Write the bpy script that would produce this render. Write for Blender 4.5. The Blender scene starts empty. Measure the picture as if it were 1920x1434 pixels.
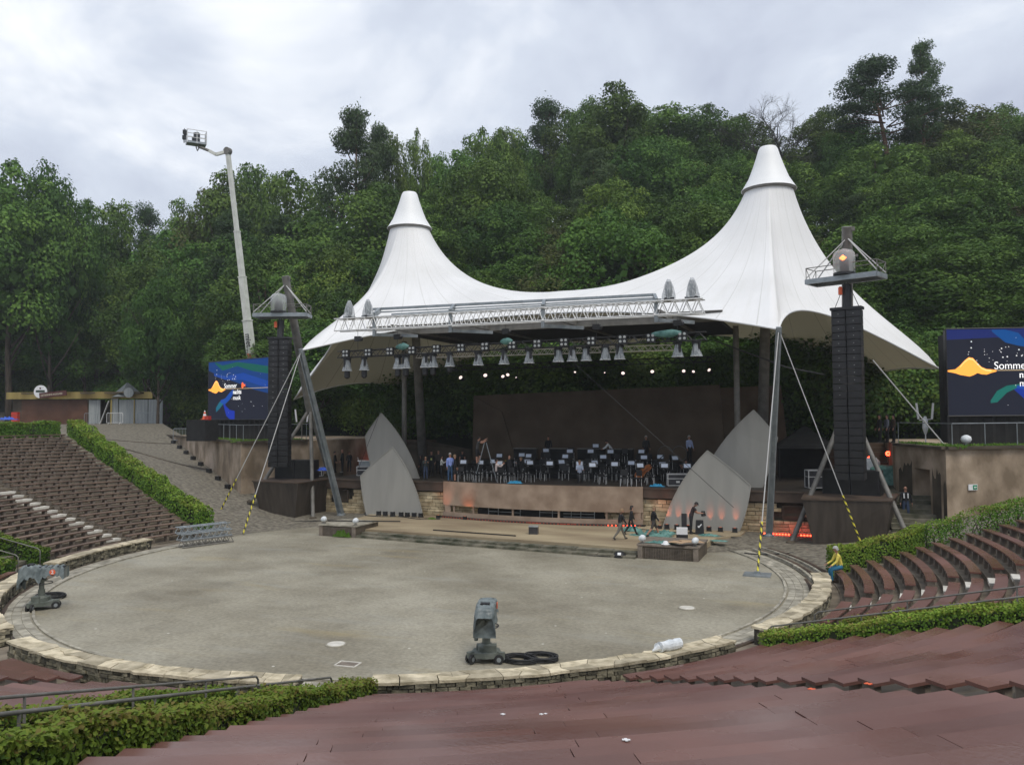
import bpy, bmesh, math, random
import numpy as np
from mathutils import Vector, Matrix
rnd = random.Random(7)
PI = math.pi
sc = bpy.context.scene
COL = sc.collection
# ------------------------------------------------------------------ camera
CAM = Vector((14.8, -40.0, 5.9))
YAW, PITCH, ROLL, FPX = math.radians(22.2), math.radians(2.3), math.radians(-0.4), 1500.0
cd = bpy.data.cameras.new('camera'); cam = bpy.data.objects.new('camera', cd); COL.objects.link(cam)
cd.sensor_width = 36; cd.lens = 36 * FPX / 1920; cd.clip_end = 3000; cd.clip_start = .1
cam.matrix_world = Matrix.Translation(CAM) @ Matrix.Rotation(YAW, 4, 'Z') @ Matrix.Rotation(PI/2 + PITCH, 4, 'X') @ Matrix.Rotation(ROLL, 4, 'Z')
sc.camera = cam
# ------------------------------------------------------------------ world
W = bpy.data.worlds.new('World'); sc.world = W; W.use_nodes = True
nt = W.node_tree; N = nt.nodes; N.clear(); L = nt.links.new
def nd(t, **k):
    n = N.new(t)
    for a, b in k.items(): setattr(n, a, b)
    return n
SUN_EL, SUN_AZ = math.radians(58), math.radians(195)
out = nd('ShaderNodeOutputWorld'); bg1 = nd('ShaderNodeBackground'); bg2 = nd('ShaderNodeBackground'); mx = nd('ShaderNodeMixShader')
sky = nd('ShaderNodeTexSky', sky_type='NISHITA', sun_disc=False, sun_elevation=SUN_EL, sun_rotation=SUN_AZ)
L(sky.outputs[0], bg1.inputs[0]); bg1.inputs[1].default_value = .1
tc = nd('ShaderNodeTexCoord'); sep = nd('ShaderNodeSeparateXYZ'); L(tc.outputs['Generated'], sep.inputs[0])
ad = nd('ShaderNodeMath', operation='ADD'); ad.inputs[1].default_value = .42; ab = nd('ShaderNodeMath', operation='ABSOLUTE')
L(sep.outputs[2], ab.inputs[0]); L(ab.outputs[0], ad.inputs[0])
dx = nd('ShaderNodeMath', operation='DIVIDE'); dy = nd('ShaderNodeMath', operation='DIVIDE')
L(sep.outputs[0], dx.inputs[0]); L(ad.outputs[0], dx.inputs[1]); L(sep.outputs[1], dy.inputs[0]); L(ad.outputs[0], dy.inputs[1])
cmb = nd('ShaderNodeCombineXYZ'); L(dx.outputs[0], cmb.inputs[0]); L(dy.outputs[0], cmb.inputs[1])
ns = nd('ShaderNodeTexNoise'); ns.inputs['Scale'].default_value = 2.5; ns.inputs['Detail'].default_value = 10; ns.inputs['Roughness'].default_value = .55; ns.inputs['Distortion'].default_value = .35
L(cmb.outputs[0], ns.inputs[0])
# thin bright place in the cloud deck
vm = nd('ShaderNodeVectorMath', operation='DISTANCE'); L(tc.outputs['Generated'], vm.inputs[0]); vm.inputs[1].default_value = (-0.595, 0.694, 0.406)
mr = nd('ShaderNodeMapRange'); L(vm.outputs['Value'], mr.inputs[0]); mr.inputs[1].default_value = 0.0; mr.inputs[2].default_value = .24; mr.inputs[3].default_value = .26; mr.inputs[4].default_value = 0
ad2 = nd('ShaderNodeMath', operation='ADD'); L(ns.outputs[0], ad2.inputs[0]); L(mr.outputs[0], ad2.inputs[1])
rp = nd('ShaderNodeValToRGB'); L(ad2.outputs[0], rp.inputs[0])
e = rp.color_ramp.elements; e[0].position = .40; e[0].color = (.47, .51, .62, 1); e[1].position = .80; e[1].color = (1.08, 1.09, 1.1, 1)
m_ = e.new(.57); m_.color = (.63, .68, .775, 1)
L(rp.outputs[0], bg2.inputs[0]); bg2.inputs[1].default_value = .98
L(bg1.outputs[0], mx.inputs[1]); L(bg2.outputs[0], mx.inputs[2]); mx.inputs[0].default_value = .93; L(mx.outputs[0], out.inputs[0])
# ------------------------------------------------------------------ sun behind cloud
sl = bpy.data.lights.new('sun', 'SUN'); sl.energy = 1.45; sl.angle = math.radians(25); sl.color = (1, .94, .84)
so = bpy.data.objects.new('sun', sl); COL.objects.link(so)
saz = YAW + math.radians(205)     # behind the viewer, a little to the left
sd = Vector((math.cos(PI/2 + saz) * math.cos(SUN_EL), math.sin(PI/2 + saz) * math.cos(SUN_EL), math.sin(SUN_EL)))
so.rotation_euler = sd.to_track_quat('Z', 'Y').to_euler()
sc.view_settings.view_transform = 'Standard'; sc.view_settings.look = 'None'; sc.view_settings.exposure = 0.33; sc.view_settings.gamma = 1
sc.cycles.max_bounces = 5; sc.cycles.diffuse_bounces = 3; sc.cycles.transparent_max_bounces = 6; sc.cycles.glossy_bounces = 2; sc.cycles.transmission_bounces = 3
sc.cycles.use_denoising = True
# ------------------------------------------------------------------ pixel helper (of the 1920 px photograph), used only to find real positions
_cy, _sy, _cp, _sp, _cr, _sr = math.cos(YAW), math.sin(YAW), math.cos(PITCH), math.sin(PITCH), math.cos(ROLL), math.sin(ROLL)
def ray(px, py):
    a, b = px - 960, 717 - py
    a, b = _cr*a - _sr*b, _sr*a + _cr*b
    x, y = a/FPX, b/FPX
    d = (x, _cp - y*_sp, _sp + y*_cp)
    return Vector((_cy*d[0] - _sy*d[1], _sy*d[0] + _cy*d[1], d[2]))
def at(px, py, dep): return CAM + ray(px, py) * (dep / ray(px, py).dot(Vector((-_sy, _cy, 0))))
def onz(px, py, z): r = ray(px, py); return CAM + r * ((z - CAM.z)/r.z)
def ony(px, py, y): r = ray(px, py); return CAM + r * ((y - CAM.y)/r.y)
# ------------------------------------------------------------------ materials
def mat(name, c1, c2=None, scale=2.0, rough=.7, bump=0.0, metal=0.0, c3=None, bscale=None, var=0.0, detail=6, spec=.5, coord='Object', stretch=None, emit=None, alpha=None, lo=.35, hi=.65, transl=0):
    m = bpy.data.materials.new(name); m.use_nodes = True; t = m.node_tree; n = t.nodes; l = t.links.new
    b = n['Principled BSDF']; b.inputs['Roughness'].default_value = rough; b.inputs['Metallic'].default_value = metal
    b.inputs['Specular IOR Level'].default_value = spec
    src = None
    c1 = tuple(c1) + (1,)
    b.inputs['Base Color'].default_value = c1
    if c2 is not None or bump:
        tcn = n.new('ShaderNodeTexCoord'); vec = tcn.outputs[coord]
        if stretch:
            mp = n.new('ShaderNodeMapping'); mp.inputs['Scale'].default_value = stretch; l(vec, mp.inputs[0]); vec = mp.outputs[0]
    if c2 is not None:
        no = n.new('ShaderNodeTexNoise'); no.inputs['Scale'].default_value = scale; no.inputs['Detail'].default_value = detail; l(vec, no.inputs[0])
        r = n.new('ShaderNodeValToRGB'); l(no.outputs[0], r.inputs[0]); r.color_ramp.elements[0].position = lo; r.color_ramp.elements[1].position = hi
        r.color_ramp.elements[0].color = c1; r.color_ramp.elements[1].color = tuple(c2) + (1,)
        if c3 is not None: q = r.color_ramp.elements.new((lo+hi)/2); q.color = tuple(c3) + (1,)
        src = r.outputs[0]
    if var:
        at_ = n.new('ShaderNodeAttribute'); at_.attribute_name = 'rnd'
        hs = n.new('ShaderNodeHueSaturation'); mrr = n.new('ShaderNodeMapRange'); l(at_.outputs['Fac'], mrr.inputs[0]); mrr.inputs[3].default_value = 1 - var; mrr.inputs[4].default_value = 1 + var
        l(mrr.outputs[0], hs.inputs['Value'])
        if src: l(src, hs.inputs['Color'])
        else: hs.inputs['Color'].default_value = c1
        src = hs.outputs[0]
    if src: l(src, b.inputs['Base Color'])
    if bump:
        nb_ = n.new('ShaderNodeTexNoise'); nb_.inputs['Scale'].default_value = bscale or scale*4; nb_.inputs['Detail'].default_value = 5; l(vec, nb_.inputs[0])
        bu = n.new('ShaderNodeBump'); bu.inputs['Strength'].default_value = bump; bu.inputs['Distance'].default_value = .05; l(nb_.outputs[0], bu.inputs['Height']); l(bu.outputs[0], b.inputs['Normal'])
    if emit:
        b.inputs['Emission Color'].default_value = tuple(emit[:3]) + (1,); b.inputs['Emission Strength'].default_value = emit[3]
    if alpha is not None: b.inputs['Alpha'].default_value = alpha
    if transl:
        o = n['Material Output']; tr = n.new('ShaderNodeBsdfTranslucent'); ms = n.new('ShaderNodeMixShader'); ms.inputs[0].default_value = transl
        if src: l(src, tr.inputs[0])
        else: tr.inputs[0].default_value = c1
        l(b.outputs[0], ms.inputs[1]); l(tr.outputs[0], ms.inputs[2]); l(ms.outputs[0], o.inputs[0])
    return m
M = {}
HAZE = .00055
M['gravel'] = None
def gravel():
    m = bpy.data.materials.new('gravel'); m.use_nodes = True; t = m.node_tree; n = t.nodes; l = t.links.new; b = n['Principled BSDF']
    tcn = n.new('ShaderNodeTexCoord')
    def noise(s, d=6, st=None, ro=.55):
        x = n.new('ShaderNodeTexNoise'); x.inputs['Scale'].default_value = s; x.inputs['Detail'].default_value = d; x.inputs['Roughness'].default_value = ro
        if st:
            mp = n.new('ShaderNodeMapping'); mp.inputs['Scale'].default_value = st; l(tcn.outputs['Object'], mp.inputs[0]); l(mp.outputs[0], x.inputs[0])
        else: l(tcn.outputs['Object'], x.inputs[0])
        return x
    def ramp(src, stops):
        r = n.new('ShaderNodeValToRGB'); l(src, r.inputs[0]); e = r.color_ramp.elements
        e[0].position, e[0].color = stops[0][0], tuple(stops[0][1]) + (1,); e[1].position, e[1].color = stops[-1][0], tuple(stops[-1][1]) + (1,)
        for p, c in stops[1:-1]: q = e.new(p); q.color = tuple(c) + (1,)
        return r
    def mix(a, b_, f, mode='MIX'):
        x = n.new('ShaderNodeMix'); x.data_type = 'RGBA'; x.blend_type = mode
        if isinstance(f, float): x.inputs[0].default_value = f
        else: l(f, x.inputs[0])
        l(a, x.inputs[6]); l(b_, x.inputs[7]); return x.outputs[2]
    base = ramp(noise(.22, 8).outputs[0], [(.34, (.215, .192, .140)), (.48, (.285, .260, .196)), (.64, (.37, .342, .265))])
    fine = ramp(noise(9, 9).outputs[0], [(.3, (.78, .78, .78)), (.7, (1.18, 1.18, 1.18))])
    streak = ramp(noise(.6, 8, (.35, 1.6, 1)).outputs[0], [(.55, (0, 0, 0)), (.72, (1, 1, 1))])
    c = mix(base.outputs[0], fine.outputs[0], 1.0, 'MULTIPLY')
    pale = n.new('ShaderNodeRGB'); pale.outputs[0].default_value = (.33, .32, .27, 1)
    c = mix(c, pale.outputs[0], mix_f(n, l, streak.outputs[0], .55))
    yel = n.new('ShaderNodeRGB'); yel.outputs[0].default_value = (.34, .27, .13, 1)
    ys = ramp(noise(.33, 7, (.4, 1.9, 1)).outputs[0], [(.6, (0, 0, 0)), (.75, (1, 1, 1))])
    c = mix(c, yel.outputs[0], mix_f(n, l, ys.outputs[0], .6))
    damp = ramp(noise(1.4, 9).outputs[0], [(.36, (.90, .895, .89)), (.5, (1, 1, 1))]); c = mix(c, damp.outputs[0], 1.0, 'MULTIPLY')
    # small pale specks of stone
    vo = n.new('ShaderNodeTexVoronoi'); vo.inputs['Scale'].default_value = 1.1; l(tcn.outputs['Object'], vo.inputs[0])
    sp = ramp(vo.outputs['Distance'], [(.03, (1, 1, 1)), (.045, (0, 0, 0))])
    wh = n.new('ShaderNodeRGB'); wh.outputs[0].default_value = (.6, .58, .5, 1)
    c = mix(c, wh.outputs[0], sp.outputs[0])
    l(c, b.inputs['Base Color'])
    rr = ramp(noise(.5, 6).outputs[0], [(.35, (.55, .55, .55)), (.6, (.9, .9, .9))]); l(rr.outputs[0], b.inputs['Roughness']); b.inputs['Specular IOR Level'].default_value = .35
    bu = n.new('ShaderNodeBump'); bu.inputs['Strength'].default_value = .22; bu.inputs['Distance'].default_value = .03; l(noise(18, 6).outputs[0], bu.inputs['Height']); l(bu.outputs[0], b.inputs['Normal'])
    return m
def mix_f(n, l, s, k):
    x = n.new('ShaderNodeMath'); x.operation = 'MULTIPLY'; l(s, x.inputs[0]); x.inputs[1].default_value = k; return x.outputs[0]
M['gravel'] = gravel()
M['terrace'] = mat('terrace_soil', (.12, .098, .07), (.24, .20, .148), 1.6, .9, .4)
M['cobble'] = mat('cobble', (.10, .088, .066), (.24, .215, .165), 5, .85, .8, bscale=6, detail=10)
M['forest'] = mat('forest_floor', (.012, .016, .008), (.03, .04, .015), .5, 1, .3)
M['sand'] = mat('apron_sand', (.26, .2, .125), (.42, .345, .22), .45, .9, .2, bscale=8, stretch=(.5, 1.6, 1))
M['step'] = mat('mossy_step', (.05, .055, .03), (.22, .20, .15), 1.6, .9, .5)
M['kerb'] = mat('kerb_stone', (.24, .22, .17), (.44, .41, .33), 3, .85, .4, var=.2)
M['palestone'] = mat('pale_stone', (.55, .52, .45), (.75, .72, .64), 4, .5, .2, var=.1)
M['seat'] = mat('seat_wood', (.110, .042, .031), (.20, .098, .078), .35, .40, .035, bscale=22, var=.12, c3=(.155, .078, .064), detail=10, lo=.3, hi=.7)
def wet(m, s, lo, hi):
    t = m.node_tree; n = t.nodes; no = n.new('ShaderNodeTexNoise'); no.inputs['Scale'].default_value = s; no.inputs['Detail'].default_value = 8; g = n.new('ShaderNodeNewGeometry'); t.links.new(g.outputs['Position'], no.inputs[0])
    r = n.new('ShaderNodeMapRange'); r.inputs[1].default_value = .38; r.inputs[2].default_value = .62; r.inputs[3].default_value = lo; r.inputs[4].default_value = hi; t.links.new(no.outputs[0], r.inputs[0]); t.links.new(r.outputs[0], n['Principled BSDF'].inputs['Roughness'])
    for q in n:     # world position keeps the stains continuous over the planks
        if q.type == 'TEX_NOISE' and q != no:
            for l_ in list(q.inputs[0].links): t.links.remove(l_)
            t.links.new(g.outputs['Position'], q.inputs[0])
wet(M['seat'], .45, .16, .46)
M['seat_old'] = mat('seat_wood_old', (.105, .064, .043), (.175, .115, .08), .9, .6, .12, bscale=30, var=.22)
M['seat_dark'] = mat('seat_edge', (.10, .062, .052), (.16, .10, .088), 3, .5, .1)
M['post'] = mat('bench_post', (.14, .115, .09), (.24, .20, .16), 4, .85, .3)
M['rubble'] = mat('rubble', (.075, .07, .045), (.27, .24, .165), 3.5, .9, .8, bscale=12, var=.55)
M['mortar'] = mat('mortar', (.03, .027, .02), (.08, .07, .05), 3, .95, .3)
M['coping'] = mat('coping', (.34, .29, .19), (.64, .56, .40), 3.2, .85, .5, var=.32)
M['ashlar'] = mat('ashlar', (.34, .26, .15), (.60, .50, .32), 2.6, .9, .4, bscale=9, var=.3)
M['concrete'] = mat('concrete', (.20, .15, .10), (.54, .43, .33), .75, .9, .25, c3=(.36, .28, .20), stretch=(1, 1, .8), detail=9, bscale=8)
M['darkconc'] = mat('dark_concrete', (.045, .036, .025), (.12, .095, .066), .9, .9, .3, detail=9)
M['steelbeam'] = mat('rusty_steel', (.055, .036, .024), (.095, .065, .045), 1.2, .6, .1)
M['rust'] = mat('block_cladding', (.04, .03, .022), (.078, .062, .048), 1.1, .62, .1, stretch=(3, 3, .4))
M['blackwood'] = mat('black_stage_floor', (.028, .022, .018), (.05, .04, .03), 1, .6)
M['black'] = mat('black', (.012, .012, .013), (.022, .022, .024), 3, .5)
M['blackcloth'] = mat('black_cloth', (.01, .01, .01), (.018, .018, .018), 3, .9)
M['scrim'] = mat('grey_scrim', (.36, .35, .315), (.405, .395, .355), .9, .8, .05, stretch=(2.5, 2.5, .4), bscale=60, transl=.12)
M['bronze'] = mat('bronze_panel', (.27, .19, .13), (.44, .33, .24), 1.1, .6, .05, detail=8)
M['backwall'] = mat('back_wall', (.075, .052, .033), (.12, .086, .057), .7, .9, .2, detail=9)
M['tentcap'] = mat('tent_white', (.82, .83, .82), (.88, .89, .88), .8, .5)
M['galv'] = mat('galvanised', (.24, .27, .28), (.34, .37, .385), 3, .45, 0, .45)
M['galvdark'] = mat('grey_pole', (.14, .135, .12), (.21, .20, .18), 3, .6, .1, .1)
M['alu'] = mat('aluminium', (.66, .66, .64), (.8, .8, .78), 6, .35, 0, .3)
M['rope'] = mat('steel_cable', (.5, .5, .48), None, rough=.5)
M['darkrope'] = mat('dark_cable', (.05, .05, .05), None, rough=.6)
M['rubber'] = mat('rubber', (.014, .014, .014), (.03, .03, .03), 8, .7)
M['plastic_clear'] = mat('rain_cover', (.42, .46, .48), (.72, .76, .78), 5, .18, .8, bscale=9, alpha=.5, stretch=(4, 4, .6))
M['lens'] = mat('lens', (.5, .52, .5), None, rough=.1)
M['white'] = mat('white', (.75, .76, .76), (.82, .83, .83), 4, .5)
M['whitecloth'] = mat('white_tarp', (.62, .66, .68), (.82, .85, .86), 6, .6, .5)
M['fence'] = mat('fence_sheet', (.24, .26, .26), (.36, .38, .37), 1.4, .6, .1, stretch=(5, 5, .3))
M['liftwhite'] = mat('lift_white', (.55, .56, .50), (.68, .69, .63), 2, .45)
M['greyplas'] = mat('camera_cover', (.11, .135, .135), (.215, .25, .25), 4, .35, .6, bscale=8)
M['dolly'] = mat('dolly_grey', (.10, .115, .095), (.17, .185, .16), 4, .5, .1)
M['teal'] = mat('teal_netting', (.055, .17, .15), (.16, .33, .29), 5, .6, .8, bscale=10)
M['cardboard'] = mat('cardboard', (.42, .28, .16), (.52, .36, .22), 3, .8)
M['yellow'] = mat('yellow', (.75, .66, .06), None, rough=.6)
M['red'] = mat('red_plastic', (.5, .04, .025), None, rough=.5)
M['orange'] = mat('orange', (.8, .14, .05), None, rough=.5)
M['blue'] = mat('blue_tarp', (.02, .07, .42), (.04, .13, .6), 5, .5, .4)
M['lblue'] = mat('light_blue', (.03, .3, .5), None, rough=.5)
M['gold'] = mat('gold_fascia', (.13, .085, .02), (.42, .32, .11), .5, .35, .02, .55, stretch=(1.2, 1.2, .01))
M['shutter'] = mat('roller_shutter', (.10, .042, .022), (.15, .068, .038), 1, .6)
M['maroon'] = mat('maroon_sign', (.08, .02, .016), None, rough=.5)
M['copper'] = mat('varnished_wood', (.36, .10, .025), (.5, .17, .05), 4, .3)
M['case'] = mat('flight_case', (.03, .03, .034), (.05, .05, .055), 4, .4)
M['litred'] = mat('red_glow', (.6, .02, .01), emit=(1, .05, .02, 9))
M['litorange'] = mat('orange_glow', (.6, .1, .02), emit=(1, .16, .03, 5))
M['dimorange'] = mat('orange_lens', (.3, .08, .03), emit=(1, .2, .05, .35))
M['litwarm'] = mat('lamp_glow', (.8, .7, .6), emit=(1, .82, .74, 1.0))
M['dullred'] = mat('dim_red_strip', (.2, .02, .01), emit=(1, .12, .05, .3))
M['paper'] = mat('paper', (.62, .68, .78), None, rough=.8)
M['paperyel'] = mat('yellow_paper', (.6, .62, .2), None, rough=.8)
M['glasstube'] = mat('glass_dome', (.75, .78, .78), None, rough=.08, alpha=.33)
M['skin'] = mat('skin', (.42, .22, .15), None, rough=.6)
M['hairdark'] = mat('hair_dark', (.018, .012, .009), None, rough=.7)
M['hairfair'] = mat('hair_fair', (.26, .17, .09), None, rough=.7)
M['hairgrey'] = mat('hair_grey', (.4, .4, .38), None, rough=.7)
M['bark'] = mat('bark', (.045, .035, .026), (.10, .075, .055), 3, .95, .5, stretch=(3, 3, .5))
M['barkpine'] = mat('bark_pine', (.09, .045, .025), (.15, .08, .05), 3, .95, .5, stretch=(3, 3, .5))
M['deadwood'] = mat('dead_wood', (.05, .045, .042), (.09, .082, .076), 3, .95)
CLOTH = {}
def cloth(c):
    k = tuple(round(x, 3) for x in c)
    if k not in CLOTH: CLOTH[k] = mat('cloth', k, tuple(x*1.35 for x in k), 6, .85)
    return CLOTH[k]
def leafmat(name, cols, transl=.18):
    m = bpy.data.materials.new(name); m.use_nodes = True; t = m.node_tree; n = t.nodes; l = t.links.new; b = n['Principled BSDF']
    a = n.new('ShaderNodeAttribute'); a.attribute_name = 'rnd'; r = n.new('ShaderNodeValToRGB'); l(a.outputs['Fac'], r.inputs[0]); e = r.color_ramp.elements
    e[0].position = 0; e[0].color = tuple(cols[0]) + (1,); e[1].position = 1; e[1].color = tuple(cols[-1]) + (1,)
    for i, c in enumerate(cols[1:-1]): q = e.new((i+1)/(len(cols)-1)); q.color = tuple(c) + (1,)
    oi = n.new('ShaderNodeObjectInfo'); hs = n.new('ShaderNodeHueSaturation'); l(r.outputs[0], hs.inputs['Color'])
    mh = n.new('ShaderNodeMapRange'); l(oi.outputs['Random'], mh.inputs[0]); mh.inputs[3].default_value = .475; mh.inputs[4].default_value = .515; l(mh.outputs[0], hs.inputs['Hue'])
    mul = n.new('ShaderNodeMath'); mul.operation = 'MULTIPLY'; mul.inputs[1].default_value = 7.31; l(oi.outputs['Random'], mul.inputs[0]); fr = n.new('ShaderNodeMath'); fr.operation = 'FRACT'; l(mul.outputs[0], fr.inputs[0])
    mv = n.new('ShaderNodeMapRange'); l(fr.outputs[0], mv.inputs[0]); mv.inputs[3].default_value = .72; mv.inputs[4].default_value = 1.3; l(mv.outputs[0], hs.inputs['Value'])
    l(hs.outputs[0], b.inputs['Base Color']); b.inputs['Roughness'].default_value = .62; b.inputs['Specular IOR Level'].default_value = .18
    tr = n.new('ShaderNodeBsdfTranslucent'); l(hs.outputs[0], tr.inputs[0]); ms = n.new('ShaderNodeMixShader'); ms.inputs[0].default_value = transl+.06
    l(b.outputs[0], ms.inputs[1]); l(tr.outputs[0], ms.inputs[2]); l(ms.outputs[0], n['Material Output'].inputs[0])
    return m
M['leaf'] = leafmat('leaf_broad', [(.042, .090, .018), (.074, .148, .026), (.115, .205, .036), (.19, .30, .055)])
M['leafpine'] = leafmat('leaf_pine', [(.036, .072, .026), (.060, .108, .038), (.09, .145, .05)])
M['leafhedge'] = leafmat('leaf_hedge', [(.035, .085, .012), (.07, .155, .02), (.125, .23, .028), (.19, .29, .04), (.22, .20, .05)])
M['leafbrown'] = leafmat('leaf_brown', [(.055, .07, .022), (.08, .095, .03), (.11, .125, .038)])
# ------------------------------------------------------------------ mesh builder
class MB:
    def __init__(s): s.v = []; s.f = []; s.m = []; s.c = []; s.r = .5
    def face(s, idx, mi=0): s.f.append(tuple(idx)); s.m.append(mi); s.c.append(s.r)
    def add(s, vs): b = len(s.v); s.v.extend(tuple(map(float, x)) for x in vs); return b
    def poly(s, pts, mi=0): b = s.add(pts); s.face(range(b, b+len(pts)), mi)
    def hexa(s, p, mi=0):
        b = s.add(p)
        for q in ((0,3,2,1),(4,5,6,7),(0,1,5,4),(1,2,6,5),(2,3,7,6),(3,0,4,7)): s.face([b+i for i in q], mi)
    def box(s, c, d, rz=0, mi=0, taper=1.0, mat_=None):
        x, y, z = d[0]/2, d[1]/2, d[2]/2; cs, sn = math.cos(rz), math.sin(rz); P = []
        for zz, k in ((-z, 1), (z, taper)):
            for a, b in ((-x,-y),(x,-y),(x,y),(-x,y)):
                a, b = a*k, b*k; q = Vector((c[0]+a*cs-b*sn, c[1]+a*sn+b*cs, c[2]+zz))
                P.append(mat_ @ q if mat_ else q)
        s.hexa(P, mi)
    def beam(s, a, b, w, h=None, mi=0):
        a, b = Vector(a), Vector(b); h = h or w; d = (b-a).normalized(); up = Vector((0,0,1)) if abs(d.z) < .95 else Vector((0,1,0))
        r = d.cross(up).normalized()*w/2; u = r.cross(d).normalized()*h/2
        s.hexa([a-r-u, a+r-u, a+r+u, a-r+u, b-r-u, b+r-u, b+r+u, b-r+u], mi)
    def tube(s, pts, rad, n=8, mi=0, cap=True):
        pts = [Vector(p) for p in pts]; rad = rad if isinstance(rad, (list, tuple)) else [rad]*len(pts); rings = []; r0 = None
        for i, p in enumerate(pts):
            d = (pts[min(i+1, len(pts)-1)] - pts[max(i-1, 0)]).normalized()
            if r0 is None: up = Vector((0,0,1)) if abs(d.z) < .9 else Vector((1,0,0)); r0 = d.cross(up).normalized()
            else: r0 = (r0 - d*r0.dot(d)).normalized()
            u = d.cross(r0)
            rings.append(s.add([p + (r0*math.cos(2*PI*k/n) + u*math.sin(2*PI*k/n))*rad[i] for k in range(n)]))
        for a, b in zip(rings, rings[1:]):
            for k in range(n): s.face((a+k, a+(k+1)%n, b+(k+1)%n, b+k), mi)
        if cap: s.face([rings[0]+k for k in reversed(range(n))], mi); s.face([rings[-1]+k for k in range(n)], mi)
    def lathe(s, prof, c=(0,0,0), n=16, mi=0, mat_=None, cap=True):
        rings = []
        for r, z in prof:
            P = [Vector((c[0]+r*math.cos(2*PI*k/n), c[1]+r*math.sin(2*PI*k/n), c[2]+z)) for k in range(n)]
            rings.append(s.add([mat_ @ q for q in P] if mat_ else P))
        for a, b in zip(rings, rings[1:]):
            for k in range(n): s.face((a+k, a+(k+1)%n, b+(k+1)%n, b+k), mi)
        if cap: s.face([rings[0]+k for k in reversed(range(n))], mi); s.face([rings[-1]+k for k in range(n)], mi)
    def prism(s, poly, ext, mi=0):
        ext = Vector(ext); n = len(poly); a = s.add(poly); b = s.add([Vector(p)+ext for p in poly])
        s.face([a+i for i in range(n)], mi); s.face([b+i for i in reversed(range(n))], mi)
        for i in range(n): s.face((a+(i+1)%n, a+i, b+i, b+(i+1)%n), mi)
    def build(s, name, mats, parent=None, smooth=False, loc=None):
        me = bpy.data.meshes.new(name); me.from_pydata(s.v, [], s.f)
        if not isinstance(mats, (list, tuple)): mats = [mats]
        for m in mats: me.materials.append(M[m] if isinstance(m, str) else m)
        me.polygons.foreach_set('material_index', s.m)
        at_ = me.attributes.new('rnd', 'FLOAT', 'FACE'); at_.data.foreach_set('value', s.c)
        if smooth is True: me.polygons.foreach_set('use_smooth', [True]*len(s.f))
        elif smooth == 'auto':
            me.polygons.foreach_set('use_smooth', [True]*len(s.f)); me.set_sharp_from_angle(angle=math.radians(35))
        me.update()
        return link(name, me, parent, loc)
def link(name, me, parent=None, loc=None):
    o = bpy.data.objects.new(name, me); COL.objects.link(o)
    if parent: o.parent = parent
    if loc is not None: o.location = loc
    return o
def tag(o, label, cat, group=None, kind=None):
    o['label'] = label; o['category'] = cat
    if group: o['group'] = group
    if kind: o['kind'] = kind
    return o
def struct(o): o['kind'] = 'structure'; return o
def thing(name, label, cat, loc=(0,0,0), rz=0, group=None):
    o = bpy.data.objects.new(name, None); COL.objects.link(o); o.location = loc; o.rotation_euler = (0,0,rz); o.empty_display_size = .2
    return tag(o, label, cat, group)
KIDS = {}
def dup(o, parent=None):
    c = o.copy(); COL.objects.link(c)
    if parent: c.parent = parent
    for ch in list(o.children): dup(ch, c)
    return c
def text_mesh(txt, size, mi_mat, parent, name, M4, extrude=.01, bold=0.0):
    cu = bpy.data.curves.new(name, 'FONT'); cu.body = txt; cu.size = size; cu.extrude = extrude; cu.offset = bold; cu.align_x = 'LEFT'
    o = bpy.data.objects.new(name, cu); COL.objects.link(o)
    bpy.context.view_layer.update()
    me = bpy.data.meshes.new_from_object(o.evaluated_get(bpy.context.evaluated_depsgraph_get()))
    COL.objects.unlink(o); bpy.data.objects.remove(o)
    me.materials.clear(); me.materials.append(mi_mat); me.transform(M4)
    return link(name, me, parent)
ORD = ['zeroth','first','second','third','fourth','fifth','sixth','seventh','eighth','ninth','tenth','eleventh','twelfth','thirteenth','fourteenth','fifteenth','sixteenth','seventeenth','eighteenth','nineteenth','twentieth','twenty-first','twenty-second','twenty-third','twenty-fourth','twenty-fifth','twenty-sixth','twenty-seventh','twenty-eighth','twenty-ninth','thirtieth','thirty-first','thirty-second','thirty-third','thirty-fourth','thirty-fifth']
def in_view(p, margin=80):
    r = Vector(p) - CAM; x = _cy*r.x + _sy*r.y; y = -_sy*r.x + _cy*r.y
    if y < .5: return False
    yf = y*_cp + r.z*_sp; zf = -y*_sp + r.z*_cp
    return -margin < 960 + FPX*x/yf < 1920 + margin and -margin < 717 - FPX*zf/yf < 1434 + margin
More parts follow.
